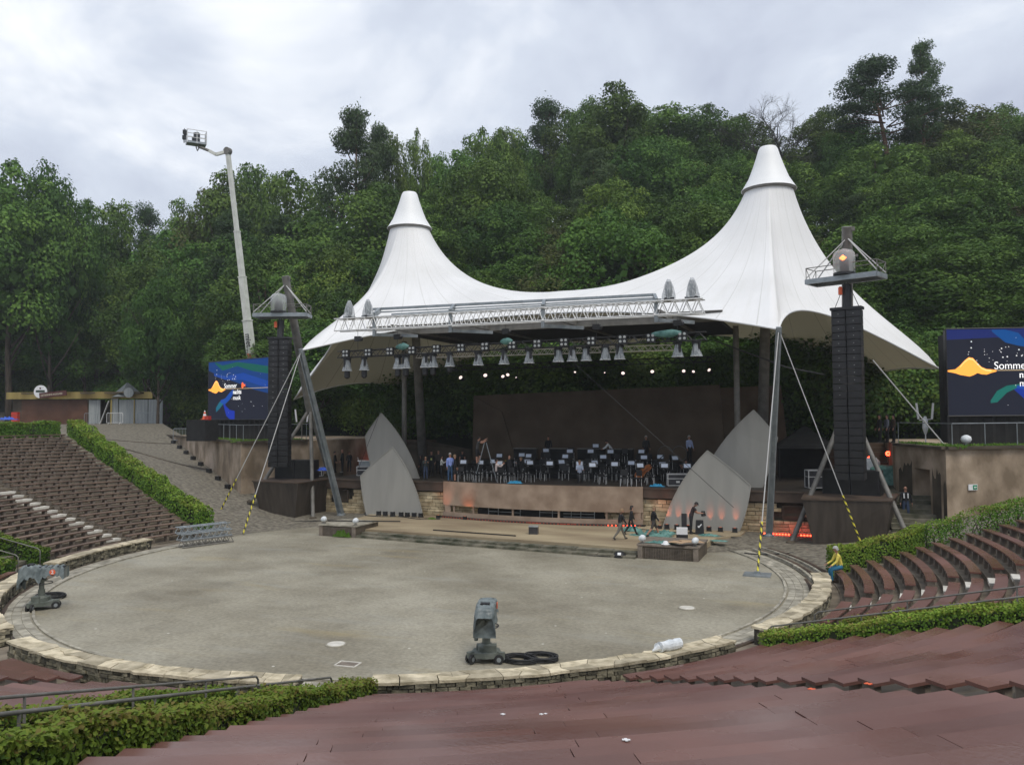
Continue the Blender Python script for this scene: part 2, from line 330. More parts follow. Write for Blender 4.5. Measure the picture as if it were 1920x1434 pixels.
# ================================================================== TERRAIN
CX, CY = 0.0, -12.45
D = math.radians
def pc(R, a): return (CX + R*math.cos(D(a)), CY + R*math.sin(D(a)))
def sm(a, b, x): t = min(1, max(0, (x-a)/(b-a))); return t*t*(3-2*t)
def zl(R): return max(0, min(4.76, .29*(R-15)+.0)) + .45*sm(34, 60, R)
def ramp_z(R, a):
    a = a % 360
    d = (a-15.5)/18.5 if a < 90 else (164.5-a)/18.5
    d = min(1, max(0, d))
    zi = zl(R)
    w = [(0,0),(14.2,0),(18.6,.35),(22.3,1.15),(47,4.4),(55,5.25),(1e4,5.25)]
    for (r0,z0),(r1,z1) in zip(w, w[1:]):
        if r0 <= R <= r1: zo = z0+(z1-z0)*(R-r0)/(r1-r0); break
    d = sm(0, 1, d)
    return zi*(1-d) + zo*d
def hill(x, y):
    R = math.hypot(x-CX, y-CY); wl = sm(-20, -45, x) if False else sm(20, 45, -x); wr = sm(24, 44, x)
    b = min(24, max(0, y-18)*.5); l_ = min(11, max(0, R-80)*.33); r_ = min(26, max(0, R-50)*.5)
    if y < -20: l_ *= .3; r_ *= 0
    return b*(1-wl)*(1-wr) + l_*wl + r_*wr + .5*math.sin(x*.31)*math.cos(y*.27)*sm(20, 40, y)
def behind_z(x, y):
    a = math.degrees(math.atan2(y-CY, x-CX)); e = min(sm(34, 48, a), sm(34, 48, 180-a)); R = math.hypot(x-CX, y-CY)
    e = 1-(1-e)*(1-sm(15, 20, R)); q = .25*sm(-7.2, -4, y)*e + (1-e)*ramp_z(R, 34.0)
    return -.02 + q + 1.9*sm(8.5, 11.5, y) + 2.5*sm(12, 17, y)
def HT(x, y):
    R = math.hypot(x-CX, y-CY); a = math.degrees(math.atan2(y-CY, x-CX)) % 360
    if 15.5 < a < 34 or 146 < a < 164.5: z = ramp_z(R, a)
    elif 34 <= a <= 146: z = behind_z(x, y)
    else: z = zl(R)
    return z + hill(x, y)
def sheet(name, m, a0, a1, rs, fz, na, split=None):
    b = MB(); A = [a0+(a1-a0)*i/na for i in range(na+1)]; g = []
    for R in rs: g.append(b.add([(*pc(R, a), fz(R, a)) for a in A]))
    for j, (p, q) in enumerate(zip(g, g[1:])):
        for i in range(na): b.face((p+i, p+i+1, q+i+1, q+i) , 0 if split is None else split(rs[j], A[i]))
    return struct(b.build(name, m, smooth=(name != 'terraces')))
b = MB(); b.lathe([(70, -.5), (.01, -.13)], (CX, CY, 0), 48, cap=False); b.v = [v if math.hypot(v[0]-CX, v[1]-CY) > 69 else v for v in b.v]; struct(b.build('ground', 'cobble'))
# orchestra floor
b = MB(); n = 180; c0 = b.add([(CX, CY, 0)]); r_ = b.add([(*pc(13.9, 360*i/n), 0) for i in range(n)])
for i in range(n): b.face((c0, r_+i, r_+(i+1) % n))
struct(b.build('orchestra_floor', 'gravel'))
rs_far = [60, 68, 76, 84, 92, 100, 110, 120, 135, 150, 180, 240, 320]
# seating terraces
PT, RS, NK = .56, .1624, 29
rs, zz = [13.6, 14.6], [-.03, -.035]
for k in range(NK):
    r = 14.72 + PT*k; rs += [r, r+.001, r+PT-.001]; zz += [zz[-1] if k else -.035, RS*k+.0, RS*k+.0]
zmap = dict(zip(rs, zz))
sheet('terraces', ['terrace'], 164.5, 375.5, rs, lambda R, a: zmap[R], 150)
sheet('upper_ground', ['terrace', 'forest'], 164.5, 375.5, [30.6, 30.95, 36, 45] + rs_far, lambda R, a: .0+zl(R) + (hill(*pc(R, a))), 90, split=lambda R, a: int(R > 74))
rr = [13.95 + i*.9 for i in range(39)] + [50, 55]
sheet('cobbled_ramp', ['cobble'], 14.3, 34.4, rr, lambda R, a: ramp_z(R, a), 12)
sheet('cobbled_ramp', ['cobble', 'forest'], 145.6, 165.7, rr + [60, 68, 76, 84], lambda R, a: ramp_z(R, a) + hill(*pc(R, a)), 12, split=lambda R, a: int(R > 82))
sheet('hillside', ['forest'], 145.6, 164.5, [84, 92, 100, 110, 120, 135, 150, 180, 240, 320], lambda R, a: HT(*pc(R, a)), 14)
sheet('hillside', ['forest'], 15.5, 34.4, [55] + rs_far, lambda R, a: HT(*pc(R, a)), 14)
sheet('hillside', ['cobble', 'forest'], 34.4, 145.6, [4.0 + i*1.1 for i in range(52)] + rs_far, lambda R, a: (lambda p: behind_z(*p) + hill(*p))(pc(R, a)), 90, split=lambda R, a: int(pc(R, a)[1] > 9.5))
# drains across the left ramp
for R, lab in ((41.5, 'dark drainage channel across the top of the cobbled ramp'), (30.0, 'dark drainage channel across the middle of the cobbled ramp')):
    b = MB(); A = [148+15*i/14 for i in range(15)]
    for a, c in zip(A, A[1:]):
        b.hexa([(*pc(R, a), ramp_z(R, a)-.1), (*pc(R+.25, a), ramp_z(R+.25, a)-.1), (*pc(R+.25, c), ramp_z(R+.25, c)-.1), (*pc(R, c), ramp_z(R, c)-.1),
                (*pc(R, a), ramp_z(R, a)+.03), (*pc(R+.25, a), ramp_z(R+.25, a)+.03), (*pc(R+.25, c), ramp_z(R+.25, c)+.03), (*pc(R, c), ramp_z(R, c)+.03)])
    tag(b.build('drain', 'darkconc'), lab, 'drain', 'ramp drains')
# ------------------------------------------------------------------ arcs
def arcbox(b, R0, R1, a0, a1, z0, z1, mi=0, step=2.2):
    n = max(1, int(math.ceil(D(a1-a0)*R1/step)))
    P = []
    for i in range(n+1):
        a = a0+(a1-a0)*i/n; p, q = pc(R0, a), pc(R1, a)
        P.append(b.add([(*p, z0), (*q, z0), (*q, z1), (*p, z1)]))
    for s, t in zip(P, P[1:]):
        for k in range(4): b.face((s+k, s+(k+1) % 4, t+(k+1) % 4, t+k), mi)
    b.face((P[0]+3, P[0]+2, P[0]+1, P[0]), mi); b.face((P[-1], P[-1]+1, P[-1]+2, P[-1]+3), mi)
# paved ring and kerbs round the orchestra
b = MB()
a = -190.0
while a < 40:
    if not (32 < a < 200) or True:
        w = rnd.uniform(1.6, 3.4)
        for r0, r1 in ((13.15, 13.36), (13.375, 13.6), (13.615, 13.8)):
            b.r = rnd.random(); arcbox(b, r0, r1, a, a+w-.06, -.05, .012+rnd.random()*.006)
        a += w
a = -190.0
while a < 38:
    w = rnd.uniform(3, 5); b.r = rnd.random(); arcbox(b, 13.02, 13.10, a, a+w-.08, -.05, .05); a += w
struct(b.build('paved_ring', 'kerb'))
b = MB(); arcbox(b, 13.82, 13.93, -190, 12, -.3, .016)
for R, z in ((14.2, .06), (14.75, .075)): arcbox(b, R, R+.14, 10, 37, -.3, z)
struct(b.build('gutter', 'steelbeam'))
b = MB()
for R in (14.02, 14.55):
    a = 10.0
    while a < 36: w = rnd.uniform(2, 4); b.r = rnd.random(); arcbox(b, R, R+.1, a, a+w-.1, -.2, .09); a += w
struct(b.build('kerb_line', 'kerb'))
# rubble walls
def rubble_wall(a0, a1, label):
    t = thing('stone_wall', label, 'wall', (0,0,0), 0, 'low rubble walls round the orchestra'); t.scale = (1, 1, .82)
    b = MB(); arcbox(b, 13.99, 14.41, a0, a1, -.1, .46, 0, .8); b.build('core', 'mortar', t)
    b = MB()
    for face in (0, 1):
        z = -.02
        for course in range(4):
            h = (.1, .14, .11, .12)[course]; a = a0+rnd.uniform(.05,.6)
            while a < a1-.1:
                w = min(rnd.choice((.09,.14,.2,.26,.36))*rnd.uniform(.8,1.25)/14.2*180/PI, a1-a-.02); b.r = rnd.random(); pr = rnd.uniform(.015, .06); zj = rnd.uniform(-.022, .022)
                if w > .35:
                    if face: arcbox(b, 14.38, 14.41+pr, a+.05, a+w-.05, z+.012+zj, z+h-.008, 0, 1)
                    else: arcbox(b, 13.99-pr, 14.02, a+.05, a+w-.05, z+.012+zj, z+h-.008, 0, 1)
                a += w
            z += h
    for a, s in ((a0, -1), (a1, 1)):
        z = 0
        for c in range(4):
            b.r = rnd.random(); e0, e1 = (a-.2, a+.01) if s < 0 else (a-.01, a+.2)
            arcbox(b, 14.0+.2*rnd.random(), 14.38, e0, e1, z+.01, z+.105); z += .115
    b.build('rubble_stones', 'rubble', t)
    b = MB(); dg = 180/PI/14.2
    def slab(c):
        b.r = rnd.random(); cx_ = sum(q[0] for q in c)/len(c); cy_ = sum(q[1] for q in c)/len(c); zt = .52+rnd.uniform(-.008, .02)
        P = [(*pc(cx_+(r-cx_)*.985, cy_+(q-cy_)*.965), .455) for r, q in c]; b.prism(P if s_ccw(P) else P[::-1], (0, 0, zt-.455))
    def s_ccw(P): return sum((P[i][0]*P[(i+1) % len(P)][1]-P[(i+1) % len(P)][0]*P[i][1]) for i in range(len(P))) < 0
    j = lambda k: rnd.uniform(-k, k)
    eo, ei, em_ = [a0-.15], [a0-.15], [a0-.15]; ro, ri, rm = [14.47], [13.92], [14.2]
    while eo[-1] < a1:
        w = rnd.uniform(.3, .8)*dg; eo.append(min(eo[-1]+w, a1+.15)); ei.append(min(eo[-1]+j(.12)*dg, a1+.15)); em_.append(min(eo[-1]+j(.16)*dg, a1+.15)); ro.append(14.47+j(.035)); ri.append(13.92+j(.035)); rm.append(14.2+j(.1))
    for i in range(len(eo)-1):
        if eo[i+1]-eo[i] < .05: continue
        mo, mi_ = (eo[i]+eo[i+1])/2+j(.08)*dg, (ei[i]+ei[i+1])/2+j(.08)*dg
        if rnd.random() < .35: slab([(ro[i], eo[i]), (14.48+j(.03), mo), (ro[i+1], eo[i+1]), (rm[i+1], em_[i+1]), (ri[i+1], ei[i+1]), (13.91+j(.03), mi_), (ri[i], ei[i]), (rm[i], em_[i])])
        else:
            mm = (em_[i]+em_[i+1])/2+j(.1)*dg; rr_ = 14.2+j(.08)
            slab([(ro[i], eo[i]), (14.48+j(.03), mo), (ro[i+1], eo[i+1]), (rm[i+1], em_[i+1]), (rr_, mm), (rm[i], em_[i])])
            if rnd.random() < .5: slab([(rm[i], em_[i]), (rr_, mm), (rm[i+1], em_[i+1]), (ri[i+1], ei[i+1]), (13.91+j(.03), mi_), (ri[i], ei[i])])
            else: slab([(rm[i], em_[i]), (rr_, mm), (13.91+j(.03), mi_), (ri[i], ei[i])]); slab([(rr_, mm), (rm[i+1], em_[i+1]), (ri[i+1], ei[i+1]), (13.91+j(.03), mi_)])
    b.build('coping', 'coping', t)
rubble_wall(-66.4, -31.0, 'low stone wall along the near right edge of the gravel, white tarp roll on top')
rubble_wall(-107.3, -72.7, 'low curved stone wall at the lower left edge of the gravel, ending at the railed steps')
rubble_wall(-25.2, 8.0, 'low curved stone wall with pale coping at the right end of the gravel')
rubble_wall(-151.5, -112.5, 'low stone wall at the far left edge, behind the covered camera')
rubble_wall(-179.5, -155.5, 'low stone wall at the back left, below the large bench field')
# ------------------------------------------------------------------ bench rows
POST = None
def post_mesh():
    b = MB(); b.box((0,0,.147), (.2,.13,.294)); o = b.build('support', 'post'); me = o.data; bpy.data.objects.remove(o); return me
POSTME = post_mesh()
def bench(k, a0, a1, label, group, spacing, cutpost=False):
    Rk = 15.0+PT*k; zt = RS*k+.0; zs = zt+.34
    if a1-a0 < .8: return
    pts = [(*pc(Rk, a0+(a1-a0)*i/8), zs) for i in range(9)]
    if not any(in_view(p, 60) for p in pts): return
    am = (a0+a1)/2; t = thing('bench', label, 'bench', (*pc(Rk, am), zt), 0, group)
    ox, oy = pc(Rk, am)
    b = MB(); a = a0; L_ = rnd.uniform(1.2, 2.6)
    while a < a1-.01:
        w = min(L_/Rk*180/PI, a1-a)
        if a1-a-w < .8/Rk*57: w = a1-a
        b.r = rnd.random(); dz = rnd.uniform(-.006, .006); g = .0045/Rk*57.3
        arcbox(b, Rk-.15, Rk+.14, a+g, a+w-g, zs-.045+dz, zs+dz, 0, .9); a += w; L_ = rnd.uniform(2.0, 2.7)
    b.v = [(x-ox, y-oy, z-zt) for x, y, z in b.v]
    b.build('seat', 'seat_old' if 'left seating' in group else 'seat', t)
    arc = D(a1-a0)*Rk; n = max(2, int(arc/spacing)+1); off = (.3 if k % 2 else .0)
    for i in range(n):
        s = .12 + off + i*(arc-.24-off)/max(1, n-1)
        if off and i == n-1: s = arc-.12
        if cutpost and .5 < s < arc-.5 and i % 3: continue
        a = a0 + s/Rk*180/PI; x, y = pc(Rk-.02, a)
        if not in_view((x, y, zt+.2), 30): continue
        o = link('support', POSTME, t, (x-ox, y-oy, 0)); o.rotation_euler = (0,0,D(a))
def lat(off, R): return math.degrees(math.asin(off/R))
def hedge_ang(R): return 15.2+.06*(R-15)
GR, GL, GL2, GR2 = -23.4, -72.0, -108.0, -156.7
blocks = [('right seating block', GR, None, -5.2, .72, False, 'outer'), ('front right block', GL, GR, -47.3, 1.1, True, 0), ('front left block', GL2, GL, -90.0, 1.1, True, 0),
          ('far left block', GR2, GL2, -132.5, 1.1, True, 0), ('left seating block', None, 360+GR2, 181.9, .7, False, 'outer')]
for nm, ga, gb, ai, sp, cut, _ in blocks:
    for k in range(NK):
        R = 15.0+PT*k
        s0 = ga + lat(1.55, R) if ga is not None else (180-hedge_ang(R)) + lat(.62, R)
        s1 = gb - lat(1.55, R) if gb is not None else hedge_ang(R) - lat(.62, R)
        m0, m1 = ai - lat(.45, R), ai + lat(.45, R)
        grp = 'bench rows of the ' + nm
        row = ORD[k+1]
        if 'seating' in nm: l0, l1 = ('right of its steps', 'left of its steps') if 'left' in nm else ('nearer half', 'farther half')
        else: l0, l1 = 'left of its aisle', 'right of its aisle'
        bench(k, s0, m0, 'red-brown bench, %s row of the %s, %s' % (row, nm, l0), grp, sp, cut)
        bench(k, m1, s1, 'red-brown bench, %s row of the %s, %s' % (row, nm, l1), grp, sp, cut)
# aisle steps (pale slabs)
for ai, top, nm in ((-5.2, 15, 0), (181.9, 15, 1), (-47.3, NK, 2), (-90, NK, 2), (-132.5, NK, 2), (181.9, NK, 3)):
    b = MB()
    for k in range(top) if nm != 3 else range(15, NK):
        R = 14.72+PT*k; z = RS*k+.0; b.r = rnd.random(); arcbox(b, R+.0, R+.34, ai-lat(.42, R), ai+lat(.42, R), z-.05, z+.055)
    struct(b.build('aisle_steps', 'palestone' if nm < 2 else 'terrace'))
for g in (GR, GL, GL2, GR2):
    b = MB()
    for k in range(NK+2):
        R = 14.72+PT*k; z = RS*k+.0; b.r = rnd.random(); arcbox(b, R-.05, R+.25, g-lat(.8, R), g+lat(.8, R), z-.1, z+.01)
    struct(b.build('gangway_steps', 'step'))
# ================================================================== FOLIAGE
rng = np.random.default_rng(3)
def leafcloud(name, P, Nn, size, c, m, parent=None, aspect=.7, loc=None, jitter=.75):
    n = len(P); Nn = Nn + rng.normal(0, jitter, (n, 3)); Nn /= np.linalg.norm(Nn, axis=1)[:, None] + 1e-9
    r = rng.normal(0, 1, (n, 3)); t = np.cross(Nn, r); t /= np.linalg.norm(t, axis=1)[:, None] + 1e-9; u = np.cross(Nn, t)
    s = size[:, None]
    V = np.stack([P - t*s*.5, P - u*s*.5*aspect + Nn*s*.08, P + t*s*.5, P + u*s*.5*aspect + Nn*s*.08], 1).reshape(-1, 3).astype(np.float32)
    me = bpy.data.meshes.new(name); me.vertices.add(4*n); me.vertices.foreach_set('co', V.ravel()); me.loops.add(4*n); me.loops.foreach_set('vertex_index', np.arange(4*n, dtype=np.int32))
    me.polygons.add(n); me.polygons.foreach_set('loop_start', np.arange(0, 4*n, 4, dtype=np.int32)); me.materials.append(M[m])
    a = me.attributes.new('rnd', 'FLOAT', 'FACE'); a.data.foreach_set('value', np.clip(c, 0, 1).astype(np.float32)); me.update(calc_edges=True); me.validate()
    return link(name, me, parent, loc)
def hedge(path, w, h, label, leaf=.09, dens=260, gaps=0.0, brown=.12, seed=1, taperend=True, stems=False, group='clipped hedges'):
    """path: list of (x, y, zbase)"""
    path = [Vector(p) for p in path]; L_ = [0]
    for p, q in zip(path, path[1:]): L_.append(L_[-1] + (q-p).length)
    T = L_[-1]; t = thing('hedge', label, 'hedge', path[0], 0, group); o0 = path[0]
    def P_at(s):
        for i in range(len(path)-1):
            if s <= L_[i+1] or i == len(path)-2:
                f = (s-L_[i])/(L_[i+1]-L_[i]); d = (path[i+1]-path[i]).normalized(); return path[i].lerp(path[i+1], f), d
    n = int(T*(w+2*h)*dens); g = np.random.default_rng(seed)
    ss = g.uniform(0, T, n); S = []; Nn = []; c = []
    ph = g.uniform(0, 9, 4)
    for i in range(n):
        s = ss[i]; p, d = P_at(s); side = Vector((d.y, -d.x, 0)).normalized()
        wob = .06*math.sin(s*2.1+ph[0])+.05*math.sin(s*4.7+ph[1]); hh = h*(1+.07*math.sin(s*1.3+ph[2])+.05*math.sin(s*3.9+ph[3])); ww = w/2+wob
        if gaps and math.sin(s*2.6+ph[1]) + .5*math.sin(s*6.1) < -1+gaps*1.4 and g.random() < .8: 
            if g.random() < .75: continue
        q = g.uniform(0, w+2*hh)
        dep = abs(g.normal(0, .07))
        if q < hh: loc = (-ww+dep, q); nr = (-1, .25)
        elif q < hh+w: loc = ((q-hh)/w*2*ww-ww, hh-dep+abs(g.normal(0, .035))); nr = (0, 1)
        else: loc = (ww-dep, q-hh-w); nr = (1, .25)
        if gaps and loc[1] < hh*.45 and g.random() < gaps: continue
        k = 1.0
        x = p + side*loc[0] + Vector((0, 0, loc[1])); S.append(x-o0); Nn.append(side*nr[0] + Vector((0, 0, nr[1])))
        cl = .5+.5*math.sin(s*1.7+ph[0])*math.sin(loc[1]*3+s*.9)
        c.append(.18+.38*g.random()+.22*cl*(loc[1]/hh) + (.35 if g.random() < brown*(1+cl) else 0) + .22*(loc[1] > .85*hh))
    for end in (0, T):                                    # end faces
        p, d = P_at(max(.001, min(T-.001, end))); side = Vector((d.y, -d.x, 0)).normalized(); sgn = -1 if end == 0 else 1
        for i in range(int(w*h*dens)):
            x = p + side*g.uniform(-w/2, w/2) + Vector((0,0,g.uniform(0,h))) + d*sgn*(.0-abs(g.normal(0,.05))); S.append(x-o0); Nn.append(d*sgn+Vector((0,0,.2))); c.append(.2+.4*g.random())
    S = np.array(S); Nn = np.array(Nn)
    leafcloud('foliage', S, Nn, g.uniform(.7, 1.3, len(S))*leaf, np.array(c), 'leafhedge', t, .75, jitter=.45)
    b = MB()
    if stems:
        s = .1
        while s < T:
            p, d = P_at(s); p = p-o0
            for q in range(2):
                e = p+Vector((g.normal(0,.16), g.normal(0,.16), h*.75)); b.tube([p+Vector((0,0,-.05)), (p+e)/2+Vector((g.normal(0,.05), g.normal(0,.05), 0)), e], [.022, .016, .008], 5)
            s += .32
        b.build('stems', 'bark', t)
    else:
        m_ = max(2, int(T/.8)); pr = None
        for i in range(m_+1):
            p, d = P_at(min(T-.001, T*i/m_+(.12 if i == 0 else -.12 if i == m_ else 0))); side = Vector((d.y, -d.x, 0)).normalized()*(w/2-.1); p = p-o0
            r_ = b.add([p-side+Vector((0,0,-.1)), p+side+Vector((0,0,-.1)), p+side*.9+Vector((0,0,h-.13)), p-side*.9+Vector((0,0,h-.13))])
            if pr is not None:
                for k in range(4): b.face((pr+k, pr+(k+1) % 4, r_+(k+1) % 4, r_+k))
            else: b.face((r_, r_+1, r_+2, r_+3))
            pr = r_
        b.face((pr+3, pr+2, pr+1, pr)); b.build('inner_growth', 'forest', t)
    return t
def gz(R): return max(0, .2*math.floor((R-14.6)/.8)+.2) if R > 14.6 else 0
def offpt(g, R, off, dz=0):     # point beside gangway g at distance R, lateral offset
    a = D(g); d = Vector((math.cos(a), math.sin(a), 0)); s = Vector((-d.y, d.x, 0)); q = Vector((CX, CY, 0)) + d*R + s*off; q.z = .29*(R-15)+.0+dz; return q
RL = lambda g, off, r0, r1, n=8, dz=0: [offpt(g, r0+(r1-r0)*i/n, off, dz) for i in range(n+1)]
hedge(RL(GL, 1.17, 14.45, 27.5, 10, -.03), .62, .64, 'dense leafy hedge in the left foreground, right of the railed steps', .062, 1900, seed=2, brown=.13)
hedge(RL(GL, -1.17, 15.6, 26.5, 10, -.03), .55, .55, 'low hedge in the left foreground, left of the railed steps', .065, 1300, seed=3, brown=.12, gaps=.15)
hedge(RL(GR, -1.17, 14.7, 30, 10, -.03), .6, .66, 'thick green hedge on the near side of the right railed steps', .065, 900, seed=4, brown=.04)
hedge(RL(GR, 1.17, 15.6, 30, 10, -.03), .5, .45, 'low hedge on the far side of the right railed steps', .065, 600, seed=5, gaps=.2, brown=.1)
hedge([(*pc(r, hedge_ang(r)+.2), .29*(r-15)-.02) for r in (14.9, 15.6, 16.4, 17.2, 18.1)], .7, .92, 'dense end of the right hill hedge, behind the seated person in yellow', .07, 1000, seed=6, brown=.03)
hedge([(*pc(r, hedge_ang(r)+.2), .29*(r-15)-.02) for r in (18.2, 20, 22, 24, 26, 28)], .55, .9, 'thin hedge with bare stems, climbing above the curved right benches', .07, 620, seed=7, gaps=.5, stems=True, brown=.08)
hedge([(*pc(r, 180-hedge_ang(r)-.6), .29*(r-15)-.02) for r in (15.6, 20, 24, 28, 31.6)], .95, .95, 'long bright green hedge climbing beside the cobbled ramp on the left', .11, 420, seed=8, brown=.02)
hedge([(*pc(31.7, a), 4.7) for a in (165, 168, 171, 175, 180, 186)], .9, .95, 'level hedge along the top of the left bench field', .11, 420, seed=9, brown=.02)
hedge(RL(GR2, 1.17, 15.2, 24, 6, -.03), .6, .62, 'dark hedge at the left edge below the far railing', .1, 420, seed=10, brown=.0)
hedge(RL(GR2, -1.17, 15.2, 24, 6, -.03), .6, .7, 'dark green hedge at the left edge above the covered camera', .1, 420, seed=11, brown=.0)
def handrail(g, off, r0, r1, label, h=.72, sp=2.3, grp='handrails beside the gangways'):
    t = thing('handrail', label, 'handrail', offpt(g, r0, off), 0, grp); o0 = t.location.copy(); n = int((r1-r0)/sp)
    b = MB(); pts = [offpt(g, r0, off, -.05)-o0, offpt(g, r0, off, h-.06)-o0] + [offpt(g, r0+.1+(r1-r0-.1)*i/12, off, h)-o0 for i in range(13)]
    b.tube(pts, .021, 8); b.build('rail', 'galvdark', t, smooth=True)
    for i in range(1, n+1):
        r = r0+i*sp; b = MB(); p = offpt(g, r, off)-o0; b.tube([p-Vector((0,0,.1)), p+Vector((0,0,h))], .018, 6); b.build('post', 'galvdark', t)
handrail(GL, -.72, 15.0, 27.5, 'dark handrail on the left side of the left foreground steps')
handrail(GL, .72, 14.8, 27.5, 'dark handrail running along the big foreground hedge')
handrail(GR, -.85, 14.6, 32, 'dark handrail above the thick hedge on the right')
handrail(GR, .85, 15.0, 32, 'dark handrail in front of the curved right benches')
handrail(GR2, -.72, 15.2, 24, 'handrail at the left edge over the dark hedge')
handrail(GR2, .72, 15.2, 24, 'lower handrail at the left edge beside the covered camera')
# ================================================================== TREES
def tree_broad(seed, Rx=5.2, top=20.0, base=4.5, nl=64, lp=215, leafm='leaf', lsize=.33, open_=0):
    g = np.random.default_rng(seed); global rng; rng = g
    t = bpy.data.objects.new('broadleaf_tree', None); COL.objects.link(t)
    cz = (top+base)/2; rz = (top-base)/2; P = []; Nn = []; S = []; c = []
    lob = []
    for i in range(nl):
        u = g.normal(0, 1, 3); u /= np.linalg.norm(u); 
        if u[2] < -.55: u[2] = abs(u[2])
        f = g.uniform(.62, 1.0); ctr = np.array([u[0]*Rx*f, u[1]*Rx*f, cz+u[2]*rz*f]); r = g.uniform(.95, 1.9)*(1.15-.25*max(0, u[2]))
        lob.append((ctr, r, u))
    for i in range(7):
        th = g.uniform(0, 2*PI); q = g.uniform(0, Rx*.5); lob.append((np.array([q*math.cos(th), q*math.sin(th), top-q*.5-g.uniform(-.6, .6)]), g.uniform(.5, .9), np.array([0, 0, 1.])))
    for ctr, r, u in lob:
        n = int(lp*(r/1.4)**2); d = g.normal(0, 1, (n, 3)); d[:, 2] += .25; d += u*.35; d /= np.linalg.norm(d, axis=1)[:, None]
        rr = r*g.uniform(.72, 1.12, n)*(1+.22*np.sin(d[:, 0]*5+ctr[0])*np.sin(d[:, 1]*5+ctr[1]))
        pp = ctr + d*rr[:, None]*np.array([1, 1, .8]); P.append(pp); Nn.append(d + np.array([0, 0, .5])); S.append(g.uniform(.65, 1.3, n)*lsize)
        base_c = g.uniform(.12, .8); c.append(np.clip(base_c + g.normal(0, .09, n), 0, 1))
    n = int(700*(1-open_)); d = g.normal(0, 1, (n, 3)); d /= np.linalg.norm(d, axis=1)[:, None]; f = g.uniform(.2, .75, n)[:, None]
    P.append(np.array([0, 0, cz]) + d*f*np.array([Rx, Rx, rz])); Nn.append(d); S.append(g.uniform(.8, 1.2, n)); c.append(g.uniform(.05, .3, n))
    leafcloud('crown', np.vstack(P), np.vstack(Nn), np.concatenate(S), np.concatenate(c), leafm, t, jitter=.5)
    b = MB(); b.tube([(0,0,-1.5), (.1,0,base*.6), (.0,.2,base+1), (.2,0,cz), (0,0,top-2)], [.34, .27, .22, .14, .05], 8)
    for i in range(9):
        th = g.uniform(0, 2*PI); z0 = g.uniform(base*.8, cz); q = g.uniform(.5, .85)*Rx
        b.tube([(0,0,z0), (q*.45*math.cos(th), q*.45*math.sin(th), z0+1.4), (q*math.cos(th), q*math.sin(th), z0+3.2+g.uniform(0,2))], [.12, .08, .03], 6)
    b.build('trunk', 'bark', t, smooth=True)
    return t
def tree_pine(seed, top=22.0, Rx=4.2, lean=0, crown0=.55, dead=0.0):
    g = np.random.default_rng(seed); global rng; rng = g
    t = bpy.data.objects.new('pine_tree', None); COL.objects.link(t); P = []; Nn = []; S = []; c = []; b = MB()
    b.tube([(0,0,-1.5), (.2,.1,top*.4), (lean*.4,0,top*.7), (lean,0,top*.97)], [.33, .26, .18, .04], 8)
    z = top*crown0
    while z < top:
        f = (z-top*crown0)/(top*(1-crown0)); reach = Rx*(1-f**1.7)*g.uniform(.65, 1.1)+.6
        for k in range(g.integers(2, 4)):
            th = g.uniform(0, 2*PI); L_ = reach*g.uniform(.6, 1); e = np.array([math.cos(th)*L_ + lean*f, math.sin(th)*L_, z+g.uniform(.1, .9)])
            b.tube([(lean*f*.9, 0, z-.5), (e[0]*.5+lean*f*.45, e[1]*.5, z-.1), tuple(e)], [.1, .07, .03], 5)
            for q in range(3):
                ctr = e*np.array([1-.22*q, 1-.22*q, 1]) + g.normal(0, .3, 3); r = g.uniform(.7, 1.35); n = int(170*r*r*(1-dead)); d = g.normal(0, 1, (n, 3)); d /= np.linalg.norm(d, axis=1)[:, None]
                P.append(ctr + d*r*g.uniform(.6, 1.1, n)[:, None]*np.array([1.15, 1.15, .55])); Nn.append(d+np.array([0,0,.8])); S.append(g.uniform(.6, 1.2, n)*.34); c.append(np.clip(g.uniform(.2, .7)+g.normal(0, .15, n)+.2*d[:, 2], 0, 1))
        z += g.uniform(.55, .95)
    n = 260; P.append(np.array([lean, 0, top]) + g.normal(0, .45, (n, 3))*np.array([1,1,1.3])); Nn.append(g.normal(0,1,(n,3))); S.append(np.full(n, .3)); c.append(g.uniform(.2,.6,n))
    leafcloud('crown', np.vstack(P), np.vstack(Nn), np.concatenate(S), np.concatenate(c), 'leafpine', t, .45)
    b.build('trunk', 'barkpine', t, smooth=True); return t
def tree_bare(seed, top=20.0):
    g = random.Random(seed); t = bpy.data.objects.new('bare_tree', None); COL.objects.link(t); b = MB(); b2 = MB()
    def br(p, d, L_, r, dep, bb):
        q = p + d*L_*.5 + Vector((g.gauss(0,.06), g.gauss(0,.06), g.gauss(0,.06)))*L_; e = p + d*L_
        bb.tube([p, q, e], [r, r*.8, r*.62], 5 if dep > 2 else 4, cap=False)
        if dep == 0: return
        for i in range(3 if dep > 3 else 4):
            nd_ = (d + Vector((g.gauss(0,.55), g.gauss(0,.55), g.gauss(.12,.4)))).normalized(); br(e if i else q, nd_, L_*g.uniform(.6,.82), r*.55, dep-1, b2)
    b.tube([(0,0,-1), (0,.2,top*.35), (.2,0,top*.55)], [.3,.26,.2], 7)
    for i in range(5): br(Vector((.2,0,top*(.4+.04*i))), Vector((g.uniform(-1,1), g.uniform(-1,1), g.uniform(.5,1.3))).normalized(), top*.15, .13, 5, b2)
    b.build('trunk', 'deadwood', t); b2.build('branches', 'deadwood', t); return t
